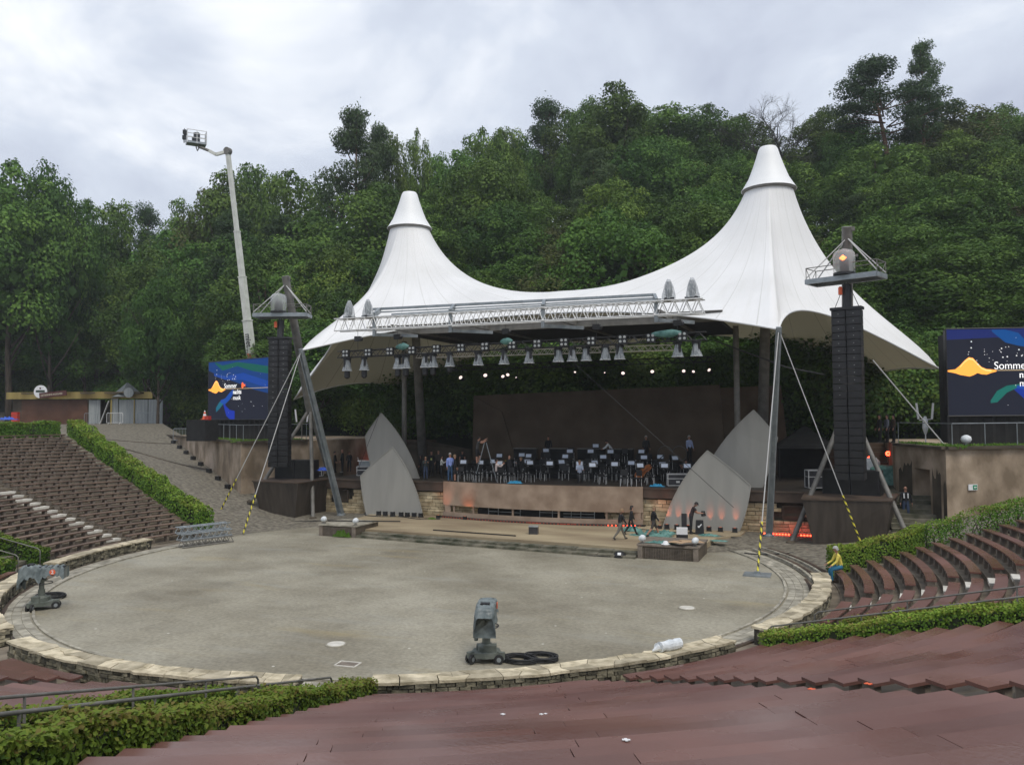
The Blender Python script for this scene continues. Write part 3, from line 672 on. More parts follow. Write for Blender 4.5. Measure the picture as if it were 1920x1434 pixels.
PROTO = {'broad': [(tree_broad(11), 20, 5.2), (tree_broad(12, 5.8, 19, 4), 19, 5.8), (tree_broad(13, 4.4, 21, 4.5, 56), 21, 4.4), (tree_broad(14, 6.3, 18, 3, 76), 18, 6.3), (tree_broad(17, 5.0, 20.5, 3.5, 84, 190, lsize=.3), 20.5, 5.)],
         'brown': [(tree_broad(15, 4.6, 19, 4, 56, 190, 'leafbrown', .32), 19, 4.6)],
         'pine': [(tree_pine(21, 22, 4.2), 22, 4.2), (tree_pine(22, 24, 3.6, 1.0, .5), 24, 3.6)],
         'umbrella': [(tree_pine(25, 22, 6.6, -1.6, .66), 22, 6.6)],
         'thinpine': [(tree_pine(23, 21, 2.6, .5, .5, .45), 21, 2.6)], 'bare': [(tree_bare(5), 20, 5)]}
used = set(); TREES = []
KN = {'umbrella': 'pine_tree', 'broad': 'broadleaf_tree', 'brown': 'broadleaf_tree', 'pine': 'pine_tree', 'thinpine': 'pine_tree', 'bare': 'bare_tree'}
def plant(kind, px, ytop, dep, width=None, label=None, zbase=None, rot=None, var=None):
    p = at(px, ytop, dep); g = HT(p.x, p.y) if zbase is None else zbase
    ps = PROTO[kind]; i = rnd.randrange(len(ps)) if var is None else var; root, hgt, rx = ps[i]
    h = max(6.5, min(34, p.z-g)); zz_ = p.z-h
    if kind in used or True:
        o = dup(root)
    s = h/hgt; sx = (width/rx if width else min(1.35, max(.8, s))*rnd.uniform(.9, 1.15))
    o.location = (p.x, p.y, zz_); o.scale = (sx, sx, s); o.rotation_euler = (0, 0, rnd.uniform(0, 6.28) if rot is None else rot); o.name = KN[kind]
    TREES.append((o, px, ytop, dep, kind, label)); return o
SKY = [(-120,305),(0,322),(60,318),(110,335),(150,372),(200,385),(255,402),(300,392),(340,385),(400,350),(440,325),(520,320),(580,345),(620,362),(640,330),(720,300),(800,305),(850,300),(880,265),(950,255),(1010,260),(1060,235),(1110,200),(1160,178),(1200,205),(1240,212),(1330,205),(1380,215),(1420,262),(1480,255),(1520,220),(1570,235),(1600,240),(1650,220),(1700,205),(1760,205),(1810,215),(1860,212),(1920,205),(2050,200)]
def S_at(x):
    for (a, p), (c, q) in zip(SKY, SKY[1:]):
        if a <= x <= c: return p+(q-p)*(x-a)/(c-a)
    return 300
# skyline trees one by one
for px, dy, w, kind, d in [(-60,0,6,'broad',92),(25,-6,6.5,'broad',88),(100,4,5,'broad',90),(165,6,3.6,'broad',96),(215,4,4.5,'broad',100),(275,0,2.2,'thinpine',112),(340,2,3,'broad',104),(395,6,4.5,'brown',100),(430,4,4.6,'broad',98),(480,3,5,'broad',104),(545,2,5.4,'broad',96),(600,5,4,'broad',104),
    (668,-90,4.6,'pine',94),(705,-42,3.6,'pine',98),(738,-35,2.6,'broad',100),(782,-50,2.2,'broad',100),(820,0,3.2,'broad',104),(860,5,4,'broad',96),(905,-12,4,'broad',100),(945,-6,3.6,'broad',102),(985,8,3.8,'broad',104),(1018,-55,2.8,'thinpine',106),(1065,-18,4,'broad',104),(1105,-2,4,'broad',98),(1158,-10,4.6,'broad',96),(1205,6,5,'broad',104),(1262,-4,5.2,'broad',100),(1330,-2,5.2,'broad',98),(1385,0,4.6,'broad',102),(1432,10,4,'broad',106),
    (1468,-66,6.2,'bare',96),(1535,-8,5,'broad',98),(1580,10,4.4,'broad',104),(1662,-92,7.0,'umbrella',86),(1728,-108,2.7,'pine',86),(1608,-5,4.2,'broad',90),(1772,-5,5.2,'brown',92),(1830,2,5.4,'broad',96),(1890,-2,5.6,'broad',98),(1960,-4,6,'broad',92),(2040,0,6,'broad',88)]:
    plant(kind, px, S_at(px)+dy, d, w)
# deeper layers below the skyline, step by step down the slope
for dep, y0, y1, step in ((88, 40, 110, 92), (78, 110, 190, 84), (70, 190, 275, 86), (66, 285, 350, 80)):
    px = -70 + rnd.uniform(0, 40)
    while px < 2010:
        y = S_at(px) + rnd.uniform(y0, y1); d = dep + rnd.uniform(-3, 3)
        kind = 'broad' if rnd.random() < .86 else rnd.choice(['brown', 'pine'])
        if px < 420: d += 20
        if px < 345 and dep < 75: px += step; continue
        if px < 560 and dep < 70: d += 4
        if px > 1600: d -= 8
        p = at(px, y, d)
        if not (abs(p.x) < 20.5 and p.y < 24): plant(kind, px, y, d)
        px += step*rnd.uniform(.75, 1.25)
# front trees at the kiosks and beside the stage
for px, y, d, w in [(1074,410,80,5),(1040,470,74,4.5),(20,520,96,5.5),(100,560,94,4.5),(-50,600,92,6),(185,500,98,5),(280,470,85,4.4),(298,520,79,3.4),(345,560,86,4),(392,590,86,4),(455,600,84,4),(520,590,80,4),(600,600,66,4),(90,430,100,6),(180,440,104,6),(320,440,97,5.5),(380,470,94,5),(450,440,88,5),(1690,470,60,4),(1760,420,66,5),(1840,460,60,5),(1650,540,58,3),(1900,420,66,5.5),(1720,380,70,5),(1960,520,56,5),(1630,610,56,3.4),(1700,640,54,3)]:
    plant('broad', px, y, d, w)
for i, (o, px, y, dep, kind, lab) in enumerate(sorted(TREES, key=lambda q: (q[1], q[2]))):
    look = {'umbrella': 'spreading flat-topped dark pine', 'broad': 'broad leafy tree', 'brown': 'brownish leafy tree', 'pine': 'dark pine', 'thinpine': 'ragged conifer', 'bare': 'bare dead tree'}[kind]
    wx = 'at the left edge' if px < 60 else 'above the kiosk' if px < 330 else 'left of the white boom' if px < 420 else 'behind the white boom' if px < 520 else 'above the left tower' if px < 650 else 'behind the left peak' if px < 860 else 'between the peaks' if px < 1250 else 'left of the right peak' if px < 1420 else 'behind the right peak' if px < 1560 else 'behind the right tower' if px < 1700 else 'above the right screen'
    wy = 'on the skyline' if y <= S_at(px)+20 else 'high up' if y < S_at(px)+120 else 'halfway up' if y < S_at(px)+210 else 'low down'
    tag(o, 'x', 'tree', 'trees of the wooded hill'); o['_w'] = look+'|'+wx+'|'+wy
cnt = {}
for o, px, y, dep, kind, lab in sorted(TREES, key=lambda q: q[1]): cnt.setdefault(o['_w'], []).append(o)
for k, v in cnt.items():
    a, wx, wy = k.split('|')
    for i, o in enumerate(v):
        o['label'] = ('%s %s, %s' % (a, wx, wy)) if len(v) == 1 else '%s %s, %s, %s from left' % (a, wx, wy, ORD[i+1]); del o['_w']
for ps in PROTO.values():
    for root, _, _ in ps:
        for ch in list(root.children): bpy.data.objects.remove(ch)
        bpy.data.objects.remove(root)
# bushes under the trees behind the stage and round the edges
bush = tree_broad(31, 2.6, 4.2, -.6, 38, 300, lsize=.19); bush.name = 'bush'
for ch in bush.children:
    if ch.name.startswith('trunk'): bpy.data.objects.remove(ch)
spots = [(px, 17+rnd.uniform(-1, 3)) for px in range(700, 1500, 60)]
bi = 0
BL = []
for px, yy in spots:
    p = ony(px, 700, yy); BL.append((px, p.x, yy, 'behind the stage back wall'))
for px in range(480, 700, 42):
    p = ony(px, 700, 19.5+rnd.uniform(0, 2)); BL.append((px, p.x, p.y, 'behind the low wall with square holes'))
for px in range(1500, 1780, 45):
    p = ony(px, 700, 17+rnd.uniform(0, 2)); BL.append((px, p.x, p.y, 'left of the right screen'))
for px in list(range(330, 480, 40)) + list(range(-20, 330, 55)):
    p = at(px, 760, 100 if px < 330 else 88); BL.append((px, p.x, p.y, 'at the dark wood edge by the kiosk'))
grp = {}
for q in sorted(BL): grp.setdefault(q[3], []).append(q)
for w, qs in grp.items():
    for i, (px, x, y, _) in enumerate(qs):
        o = dup(bush); s = rnd.uniform(.8, 1.35); o.location = (x, y, HT(x, y)-.3); o.scale = (s*1.2, s*1.2, s*1.15); o.rotation_euler = (0,0,rnd.uniform(0,6)); o.name = 'bush'
        tag(o, 'dark green bush %s, %s from the left' % (w, ORD[i+1]), 'bush', 'bushes at the foot of the wood')
for ch in list(bush.children): bpy.data.objects.remove(ch)
bpy.data.objects.remove(bush)
rng = np.random.default_rng(5)
# ================================================================== STAGE
def L3(a, b, t): return Vector(a).lerp(Vector(b), t)
stg = thing('stage', 'large raised stage with pale stone block front and dark steel edge', 'stage', (0, 0, 0))
b = MB(); b.box((0, .45, .85), (26.9, .5, 1.7)); b.build('wall_core', 'mortar', stg)
b = MB(); z = -.05; row = 0
wins = [(-12.75, -11.95, .95, 1.55), (12.25, 13.1, .9, 1.5)]
while z < 1.55:
    h = rnd.choice([.14, .17, .2, .22]); h = min(h, 1.62-z); x = -13.5 + rnd.uniform(-.3, 0)
    while x < 13.5:
        w = rnd.uniform(.28, .78); x1 = min(x+w, 13.5); x0 = max(x, -13.5)
        if not any(x1 > a and x0 < c and z+h > d and z < e for a, c, d, e in wins) and x1-x0 > .05:
            b.r = rnd.random(); pr = rnd.uniform(0, .035); g = .011
            b.hexa([(x0+g, -pr, z+g), (x1-g, -pr, z+g), (x1-g, .21, z+g), (x0+g, .21, z+g), (x0+g, -pr, z+h-g), (x1-g, -pr, z+h-g), (x1-g, .21, z+h-g), (x0+g, .21, z+h-g)])
        x = x1
    z += h
b.build('stone_blocks', 'ashlar', stg)
for a, c, d, e in wins:
    b = MB()
    for p, q in (((a, -.02, d), (a, -.02, e)), ((c, -.02, d), (c, -.02, e)), ((a, -.02, e), (c, -.02, e)), ((a, -.02, d), (c, -.02, d))): b.beam(p, q, .05)
    f = b.build('window', 'steelbeam', stg); b = MB(); b.box(((a+c)/2, .19, (d+e)/2), (c-a-.04, .012, e-d-.04)); b.build('pane', 'darkconc', f)  # dark sheet stands in for the shade inside the open recess
b = MB(); b.box((0, .03, 1.93), (27.2, .34, .5)); b.box((0, -.16, 2.15), (27.2, .06, .05)); b.build('edge_beam', 'steelbeam', stg)
b = MB(); b.box((0, 5.2, 2.1), (27.2, 10.0, .19)); b.build('deck', 'blackwood', stg)
for i, (y0, h) in enumerate(((4.2, .25), (5.5, .5), (6.8, .78))):
    b = MB(); b.box((0, (y0+8.6)/2, 2.2+h-.13), (15.5-i*.6, 8.6-y0, .25)); b.build('riser', 'blackcloth', stg)
# the two side stubs of the stage beside the podiums
# apron
b = MB(); P = [(-7.2, -5.9), (-3.5, -6.15), (0, -6.35), (3.5, -6.6), (7.1, -6.95), (9.3, -5.2), (9.6, -3.0), (10.5, -1.6), (10.6, -.04), (-10.2, -.04), (-9.4, -4.2)]
b.prism([(x, y, -.1) for x, y in P], (0, 0, .4)); struct(b.build('apron', 'sand'))
for (o_, z, nm) in ((.42, .2, 0), (.84, .1, 1)):
    b = MB(); n = 26
    for i in range(n):
        x0, x1 = -7.1+14.1*i/n, -7.1+14.1*(i+1)/n; f = lambda x: -5.9 - (x+7.2)/14.3*1.05 - .06*math.sin((x+7)*.22)
        dz = rnd.uniform(-.012, .012); b.hexa([(x0+.01, f(x0)-o_, -.1), (x1-.01, f(x1)-o_, -.1), (x1-.01, f(x1)+.02, -.1), (x0+.01, f(x0)+.02, -.1), (x0+.01, f(x0)-o_, z+dz), (x1-.01, f(x1)-o_, z+dz), (x1-.01, f(x1)+.02, z+dz), (x0+.01, f(x0)+.02, z+dz)])
    struct(b.build('apron_step', 'step'))
# curved bronze front panel with slot and foot strip
op = thing('orchestra_pit_panel', 'curved bronze-coloured front panel with dark slot below, in the middle of the stage', 'panel', (0, 0, 0))
def bulge(x): return -.2 - .75*(1-(x/5.6)**2)
def curved(z0, z1, th, m, nm, x0=-5.6, x1=5.6, dy=0):
    b = MB(); n = 28; P = []
    for i in range(n+1):
        x = x0+(x1-x0)*i/n; y = bulge(x)+dy; P.append(b.add([(x, y, z0), (x, y+th, z0), (x, y+th, z1), (x, y, z1)]))
    for s, t in zip(P, P[1:]):
        for k in range(4): b.face((s+k, t+k, t+(k+1) % 4, s+(k+1) % 4))
    b.face((P[0], P[0]+1, P[0]+2, P[0]+3)); b.face((P[-1]+3, P[-1]+2, P[-1]+1, P[-1]))
    return b.build(nm, m, op, smooth='auto')
curved(.95, 2.24, .08, 'bronze', 'upper_panel'); curved(.31, .6, .06, 'bronze', 'foot_panel', -5.6, 5.6, -.05); curved(.29, .97, .02, 'blackcloth', 'slot_back', -5.55, 5.55, .62)
curved(.30, .36, .3, 'black', 'light_rail', -5.75, 5.75, -.36)
for x in (-5.5, -4.9, -3.6, -1.2, 1.35, 3.8, 5.2, 5.55):
    b = MB(); b.box((x, bulge(x)+.12, .76), (.1, .08, .4)); b.build('post', 'bronze', op)
b = MB(); b.box((-5.3, bulge(-5.3)+.05, .76), (.34, .04, .4)); b.box((5.35, bulge(5.35)+.05, .76), (.3, .04, .4)); b.build('end_panel', 'bronze', op)
b = MB()
for x in (-2.8, -2.2, -.9, .2, .9, 1.9, 2.4, 3.1): b.beam((x, bulge(x)+.4, .3), (x+.02, bulge(x)+.4, .97), .035)
for a, c, z in ((-2.8, -.9, .72), (.2, 1.2, .8), (1.5, 3.1, .62), (1.5, 3.1, .78)): b.beam((a, bulge(a)+.4, z), (c, bulge(c)+.4, z), .03)
b.build('scaffold_bars', 'galv', op)
b = MB()
for i in range(60):
    x = -5.4+i*.185; b.box((x, bulge(x)-.37, .345), (.05, .02, .03))
b.build('footlight_dots', 'dullred', op)
for i, (x0, x1) in enumerate(((-.2, .5), (1.5, 2.3), (4.0, 5.3))):
    b = MB()
    for k in range(8): x = x0+(x1-x0)*k/7; b.box((x, bulge(x)-.385, .35), (.04, .02, .035))
    b.build('lit_footlights', 'litred' if i == 2 else 'dullred', op)
# back wall
bw = thing('stage_back_wall', 'tall dark brown wall at the back of the stage behind the orchestra', 'wall', (0, 9, 0))
b = MB(); b.prism([(-8.15, 0, 2.0), (-8.0, 0, 7.2), (8.2, 0, 7.6), (8.6, 0, 2.0)], (0, .4, 0)); b.build('wall_slab', 'backwall', bw)
b = MB(); b.prism([(-8.1, -.12, 2.2), (-7.9, -.12, 7.1), (-5.9, -.12, 6.1), (-4.7, -.12, 2.2)], (0, .1, 0)); b.build('leaning_panel', 'backwall', bw)
b = MB(); b.prism([(8.2, 0.05, 2.0), (8.0, 0.05, 7.4), (11.5, 3, 7.6), (12, 3, 2.0)], (0, .3, 0)); b.build('side_wing', 'backwall', bw)
sw = MB(); sw.prism([(-13.2, 6.4, 2.2), (-13.2, 6.4, 4.1), (-10.8, 7.2, 4.2), (-8.15, 8.6, 3.6), (-8.15, 8.6, 2.2)], (.1, .15, 0)); tag(sw.build('side_wall', 'darkconc'), 'low sloping grey-brown wall behind the waiting musicians on the left of the stage', 'wall')
# ================================================================== CANOPY
def bz(a, b_, bow, n, dz):
    a = np.array(a, float); b_ = np.array(b_, float); t = np.linspace(0, 1, n, endpoint=False)[:, None]; w = 4*t*(1-t); return a+(b_-a)*t+w*np.array([bow[0], bow[1], dz])
def tent():
    FM = (0, .2, 11.3); BM = (0, 15, 10.5); fc = (12.47, -3.78, 9.49); bc = (19.43, 4.7, 7.69); lb = (17.07, 19.2, 7.71); ctr = np.array([11.44, 6.42]); rr_, rz = 1.28, 18.3
    e = [bz(FM, fc, (0, .75), 26, .45), bz(fc, bc, (-1.7, 1.4), 26, 2.1), bz(bc, lb, (-.6, -.3), 22, .65), bz(lb, BM, (0, -1.6), 22, 1.9)]
    mid = np.array(BM)+(np.array(FM)-np.array(BM))*np.linspace(0, 1, 24, endpoint=False)[:, None]
    nb = sum(map(len, e)); B = np.vstack(e+[mid]); n = len(B); m = 34; free = np.zeros(n, bool); free[nb+1:] = True
    P = np.zeros((m+1, n, 3)); s = np.linspace(0, 1, m+1)
    for j in range(n):
        d = B[j, :2]-ctr; r = np.hypot(*d); q = rr_*(r/rr_)**s; P[:, j, :2] = ctr+np.outer(q, d/r); P[:, j, 2] = rz+(B[j, 2]-rz)*s
    for it in range(5000):
        Z = P[:, :, 2]; l = np.roll(Z, 1, 1); r = np.roll(Z, -1, 1); new = Z.copy()
        new[1:-1] = (Z[2:]+Z[:-2]+l[1:-1]+r[1:-1])/4; new[-1, free] = (2*Z[-2][free]+l[-1, free]+r[-1, free])/4; P[:, :, 2] = new
    return P, nb
TP, TNB = tent()
cn = thing('tent_roof', 'large white membrane roof with two pointed peaks over the stage', 'canopy', (0, 0, 0))
tm = bpy.data.materials.new('membrane'); tm.use_nodes = True; t_ = tm.node_tree; n_ = t_.nodes; l_ = t_.links.new; pb = n_['Principled BSDF']
uvn = n_.new('ShaderNodeUVMap'); sx = n_.new('ShaderNodeSeparateXYZ'); l_(uvn.outputs[0], sx.inputs[0])
mm = n_.new('ShaderNodeMath'); mm.operation = 'MULTIPLY'; mm.inputs[1].default_value = 30; l_(sx.outputs[0], mm.inputs[0]); fr = n_.new('ShaderNodeMath'); fr.operation = 'FRACT'; l_(mm.outputs[0], fr.inputs[0])
sb = n_.new('ShaderNodeMath'); sb.operation = 'SUBTRACT'; sb.inputs[1].default_value = .5; l_(fr.outputs[0], sb.inputs[0]); ab_ = n_.new('ShaderNodeMath'); ab_.operation = 'ABSOLUTE'; l_(sb.outputs[0], ab_.inputs[0])
lt = n_.new('ShaderNodeMath'); lt.operation = 'GREATER_THAN'; lt.inputs[1].default_value = .482; l_(ab_.outputs[0], lt.inputs[0])
geo = n_.new('ShaderNodeNewGeometry'); tcx = n_.new('ShaderNodeTexCoord'); nz = n_.new('ShaderNodeTexNoise'); nz.inputs['Scale'].default_value = .35; nz.inputs['Detail'].default_value = 7; l_(tcx.outputs['Object'], nz.inputs[0])
r1 = n_.new('ShaderNodeValToRGB'); l_(nz.outputs[0], r1.inputs[0]); r1.color_ramp.elements[0].color = (.86, .86, .845, 1); r1.color_ramp.elements[1].color = (.93, .93, .92, 1); r1.color_ramp.elements[0].position = .35; r1.color_ramp.elements[1].position = .6
mA = n_.new('ShaderNodeMix'); mA.data_type = 'RGBA'; l_(r1.outputs[0], mA.inputs[6]); mA.inputs[7].default_value = (.74, .74, .71, 1); l_(lt.outputs[0], mA.inputs[0])
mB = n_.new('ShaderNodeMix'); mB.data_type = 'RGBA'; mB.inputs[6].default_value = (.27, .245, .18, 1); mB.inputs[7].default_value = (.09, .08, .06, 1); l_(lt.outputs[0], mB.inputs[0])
mp = n_.new('ShaderNodeMapping'); mp.inputs['Scale'].default_value = (140, .16, 1); l_(uvn.outputs[0], mp.inputs[0]); nw = n_.new('ShaderNodeTexNoise'); nw.inputs['Scale'].default_value = 1; nw.inputs['Detail'].default_value = 4; l_(mp.outputs[0], nw.inputs[0])
bw_ = n_.new('ShaderNodeBump'); bw_.inputs['Strength'].default_value = .1; bw_.inputs['Distance'].default_value = .06; l_(nw.outputs[0], bw_.inputs['Height']); l_(bw_.outputs[0], pb.inputs['Normal'])
rw = n_.new('ShaderNodeValToRGB'); l_(nw.outputs[0], rw.inputs[0]); rw.color_ramp.elements[0].position = .28; rw.color_ramp.elements[0].color = (.95, .948, .935, 1); rw.color_ramp.elements[1].position = .5; rw.color_ramp.elements[1].color = (1, 1, 1, 1)
mD = n_.new('ShaderNodeMix'); mD.data_type = 'RGBA'; mD.blend_type = 'MULTIPLY'; mD.inputs[0].default_value = 1; l_(mA.outputs[2], mD.inputs[6]); l_(rw.outputs[0], mD.inputs[7]); mA = mD
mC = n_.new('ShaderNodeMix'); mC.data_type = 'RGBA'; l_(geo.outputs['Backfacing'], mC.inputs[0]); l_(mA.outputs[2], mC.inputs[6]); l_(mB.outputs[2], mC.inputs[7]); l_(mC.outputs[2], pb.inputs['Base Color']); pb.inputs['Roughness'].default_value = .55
trb = n_.new('ShaderNodeBsdfTranslucent'); trb.inputs[0].default_value = (.62, .55, .36, 1); msb = n_.new('ShaderNodeMixShader'); msb.inputs[0].default_value = .13; l_(pb.outputs[0], msb.inputs[1]); l_(trb.outputs[0], msb.inputs[2]); l_(msb.outputs[0], n_['Material Output'].inputs[0])
M['membrane'] = tm
def adj(p, s):
    x, y, z = p
    w = max(0, 1-math.hypot(x-19.43, y-4.7)/7)**2
    return (s*x, y, z + (.35*w if s > 0 else -.65*w))
for s in (1, -1):
    b = MB(); m1, n1 = TP.shape[:2]; ids = []
    for i in range(m1): ids.append(b.add([adj(TP[i, j], s) for j in range(n1)]))
    for i in range(m1-1):
        for j in range(n1):
            q = (ids[i]+j, ids[i]+(j+1) % n1, ids[i+1]+(j+1) % n1, ids[i+1]+j)
            b.face(q if s < 0 else q[::-1])
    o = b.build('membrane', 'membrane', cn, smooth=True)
    uv = o.data.uv_layers.new(name='UVMap'); k = 0
    for i in range(m1-1):
        for j in range(n1):
            uq = [(j/n1, i), ((j+1)/n1, i), ((j+1)/n1, i+1), (j/n1, i+1)]
            if s > 0: uq = uq[::-1]
            for c in range(4): uv.data[k+c].uv = uq[c]
            k += 4
    # edge cable
    b = MB(); b.tube([adj(TP[-1, j], s) for j in range(TNB+1)], .05, 6); b.build('edge_cable', 'tentcap', cn, smooth=True)
    # cap cone
    c = (s*11.44, 6.42, 0)
    b = MB(); b.lathe([(1.5, 18.32), (1.42, 18.42), (1.1, 18.95), (.85, 19.6), (.66, 20.15), (.52, 20.62), (.44, 20.74), (.3, 20.78)], c, 40); b.build('peak_cap', 'tentcap', cn, smooth='auto')
    b = MB(); b.lathe([(1.3, 18.2), (1.44, 18.22), (1.47, 18.34), (1.3, 18.36)], c, 40); b.build('peak_ring', 'galvdark', cn, smooth='auto')
    b = MB(); b.tube([(s*10.7, 6.9, 2.2), (s*11.44, 6.42, 18.4)], [.30, .26], 14); b.build('main_mast', 'galvdark', cn, smooth=True)
    b = MB(); b.tube([(s*9.9, 3, 2.2), (s*9.9, 3, 10.45)], .15, 12); b.build('inner_pole', 'galvdark', cn, smooth=True)
    # inclined front mast (H section) with foot
    b = MB(); A, B_ = Vector((s*11.69, -1.08, .2)), Vector((s*12.47, -3.78, 9.42)); d = (B_-A).normalized(); r_ = d.cross(Vector((0, 1, 0))).normalized()
    for o_ in (-.13, .13): b.beam(A+r_*o_, B_+r_*o_*.6, .05, .26)
    b.beam(A, B_, .26, .04); b.build('front_mast', 'galv', cn)
    b = MB(); b.lathe([(.25, 0), (.25, .12), (.12, .22)], (A.x, A.y, .15), 12); b.tube([B_-d*.05, B_+d*.18], .12, 8); b.build('mast_foot', 'galv', cn)
# black technical ceiling and steel structure under the roof
tg = thing('rigging_grid', 'black technical ceiling and steel beams hanging under the white roof', 'rigging', (0, 0, 0))
b = MB(); b.box((.6, 3.3, 10.55), (17.6, 9.6, .12)); b.build('ceiling_cloth', 'blackcloth', tg)
b = MB()
for x in (-6.4, -2.2, 2.6, 7.4): b.beam((x, -4.35, 10.45), (x, 6, 10.55), .16, .26)
b.build('cross_beam', 'galvdark', tg)
b = MB()
b.beam((-9.65, -1.5, 10.61), (9.83, -1.5, 10.48), .12, .5); b.beam((-9.65, -1.5, 10.86), (9.83, -1.5, 10.73), .34, .03); b.build('main_beam', 'galvdark', tg)
b = MB(); b.beam((-8.11, -3.4, 11.57), (6.96, -3.4, 11.39), .14, .12); b.beam((-6.43, -4.3, 11.09), (7.51, -4.3, 11.01), .12, .1); b.beam((-7.4, -3.8, 11.33), (7.2, -3.8, 11.18), .06, .06); b.build('upper_rail', 'galv', tg)
for x in (-7.7, -3.3, 1.6, 7.0):
    b = MB(); zt = 11.5-(x+8)*.011; b.beam((x, -3.4, zt), (x+.35, -4.55, zt-.42), .14, .26); b.beam((x+.3, -4.42, zt-.3), (x+.3, -4.42, 10.0), .16, .14); b.beam((x+.3, -4.3, 10.1), (x+1.6, -2.2, 10.15), .1, .16); b.build('bracket', 'galv', tg)
for x in (9.0, 11.2):
    b = MB(); b.tube([(x, 1.5, 9.6), (x+3.5, 1.0, 8.1), (x+5.2, 1.0, 7.7)], .04, 6); b.build('cable_loop', 'darkrope', tg, smooth=True) if x < 10 else None
def truss(name, label, A, B_, w, h, m, r=.028, pitch=.5, bars=.018, group='lighting trusses'):
    t = thing(name, label, 'truss', A, 0, group); A = Vector(A); B_ = Vector(B_); d = (B_-A); L_ = d.length; u = d.normalized(); sd_ = u.cross(Vector((0,0,1))).normalized()*w/2; up = Vector((0,0,1))*h/2; b = MB()
    for a in (-1, 1):
        for c in (-1, 1): b.tube([sd_*a+up*c, d+sd_*a+up*c], r, 6)
    b.build('chords', m, t); b = MB(); n = int(L_/pitch)
    for i in range(n):
        p, q = u*(i*L_/n), u*((i+1)*L_/n); mid_ = (p+q)/2
        for a in (-1, 1):
            b.tube([p+sd_*a-up, mid_+sd_*a+up], bars, 4, cap=False); b.tube([mid_+sd_*a+up, q+sd_*a-up], bars, 4, cap=False)
        b.tube([p-sd_+up, mid_+sd_+up], bars, 4, cap=False); b.tube([mid_+sd_+up, q-sd_+up], bars, 4, cap=False)
    b.build('bracing', m, t); return t
truss('truss', 'long white lattice truss across the front of the tent roof', (-9.5, -4.7, 10.64), (9.46, -4.7, 10.56), .55, .62, 'alu', .035, .52, .022)
truss('truss', 'dark lighting truss below the white truss, carrying the blinders', (-10.2, -3.5, 9.2), (9.35, -3.5, 9.37), .34, .34, 'black', .026, .6)
truss('truss', 'thin silver truss behind the row of covered spotlights', (-7.9, 1.0, 9.37), (7.0, 1.0, 9.28), .3, .28, 'alu', .022, .42, .014)
truss('truss', 'black truss deep under the roof carrying the lit spotlights', (-8.4, 6.0, 8.9), (8.4, 6.0, 8.95), .3, .3, 'black', .02, .6)
# hoists
for i, (px, py) in enumerate(((671, 640), (745, 640), (948, 615), (1118, 605), (1270, 600))):
    x = ony(px, py, -3.5).x; t = thing('chain_hoist', 'dark chain hoist holding the lighting truss, %s from the left' % ORD[i+1], 'hoist', (x, -3.5, 9.4), 0, 'chain hoists on the truss')
    b = MB(); b.tube([(0, 0, .75), (0, 0, 1.15)], .012, 5); b.tube([(0, 0, 0), (0, 0, .5)], .012, 5); b.build('chain', 'darkrope', t)
    b = MB(); b.box((0, 0, .62), (.34, .2, .26)); b.lathe([(.09, 0), (.11, .12), (.06, .22)], (.2, 0, .5), 10); b.build('motor', 'black', t)
# covered moving lights under the truss
def cover_mesh(b, h, r0, r1, seed, n=18, dome=False):
    g = random.Random(seed); rings = []
    for j in range(8):
        f = j/7; rr__ = r0+(r1-r0)*(f**1.3 if not dome else math.sin(f*PI/2)**.8)
        P = []
        for k in range(n):
            a = 2*PI*k/n; q = rr__*(1+.16*math.sin(a*5+g.random()*1.2+f*2)*f+g.uniform(-.05, .05)); P.append((q*math.cos(a), q*math.sin(a), -h*f))
        rings.append(b.add(P))
    for a, c in zip(rings, rings[1:]):
        for k in range(n): b.face((a+k, a+(k+1) % n, c+(k+1) % n, c+k))
def hang_light(x, y, z, label, low, seed):
    t = thing('spotlight', label, 'spotlight', (x, y, z), rnd.uniform(0, 6), 'rain-covered spotlights under the dark truss')
    b = MB(); b.box((0, 0, -.06), (.3, .3, .1)); b.box((-.17, 0, -.28), (.04, .12, .4)); b.box((.17, 0, -.28), (.04, .12, .4)); b.build('yoke', 'black', t)
    b = MB(); zz_ = -.42-low; b.lathe([(.06, -.28), (.15, -.2), (.15, .1), (.1, .24)], (0, 0, zz_), 12); b.build('lamp_head', 'black', t)
    b = MB(); cover_mesh(b, .68, .11, .25, seed); b.build('rain_cover', 'plastic_clear', t)
    b = MB(); b.lathe([(.24, -.70), (.275, -.69), (.275, -.67), (.24, -.665)], (0, 0, 0), 18, cap=False); b.build('cover_hem', 'whitecloth', t)
for i, px in enumerate((651, 683, 746, 761, 797, 812, 843, 897, 945, 992, 1047, 1073, 1099, 1135, 1162, 1271, 1306)):
    x = ony(px, 670, -3.5).x; zt = 9.0 + (x+10)/19.5*.17
    hang_light(x, -3.5, zt, 'spotlight in clear rain cover under the dark truss, %s from the left' % ORD[i+1], .42 if i < 7 and i != 6 else .3 if i == 6 else .05, i)
for i, px in enumerate((649, 691, 732, 773, 819, 865, 910, 961, 1008, 1058, 1109, 1168, 1221, 1280)):
    x = ony(px, 650, -3.72).x; zt = 9.22 + (x+10)/19.5*.17
    t = thing('blinder_light', 'square four-lamp blinder on the dark truss, %s from the left' % ORD[i+1], 'blinder', (x, -3.74, zt), 0, 'four-lamp blinders on the dark truss')
    b = MB(); b.box((0, 0, 0), (.42, .12, .42)); b.build('housing', 'black', t)
    for a in (-.1, .1):
        for c in (-.1, .1):
            b = MB(); b.lathe([(.065, 0), (.065, .03), (.03, .045)], (0, 0, 0), 10, mat_=Matrix.Translation((a, -.06, c)) @ Matrix.Rotation(PI/2, 4, 'X')); b.build('lamp', 'lens', t)
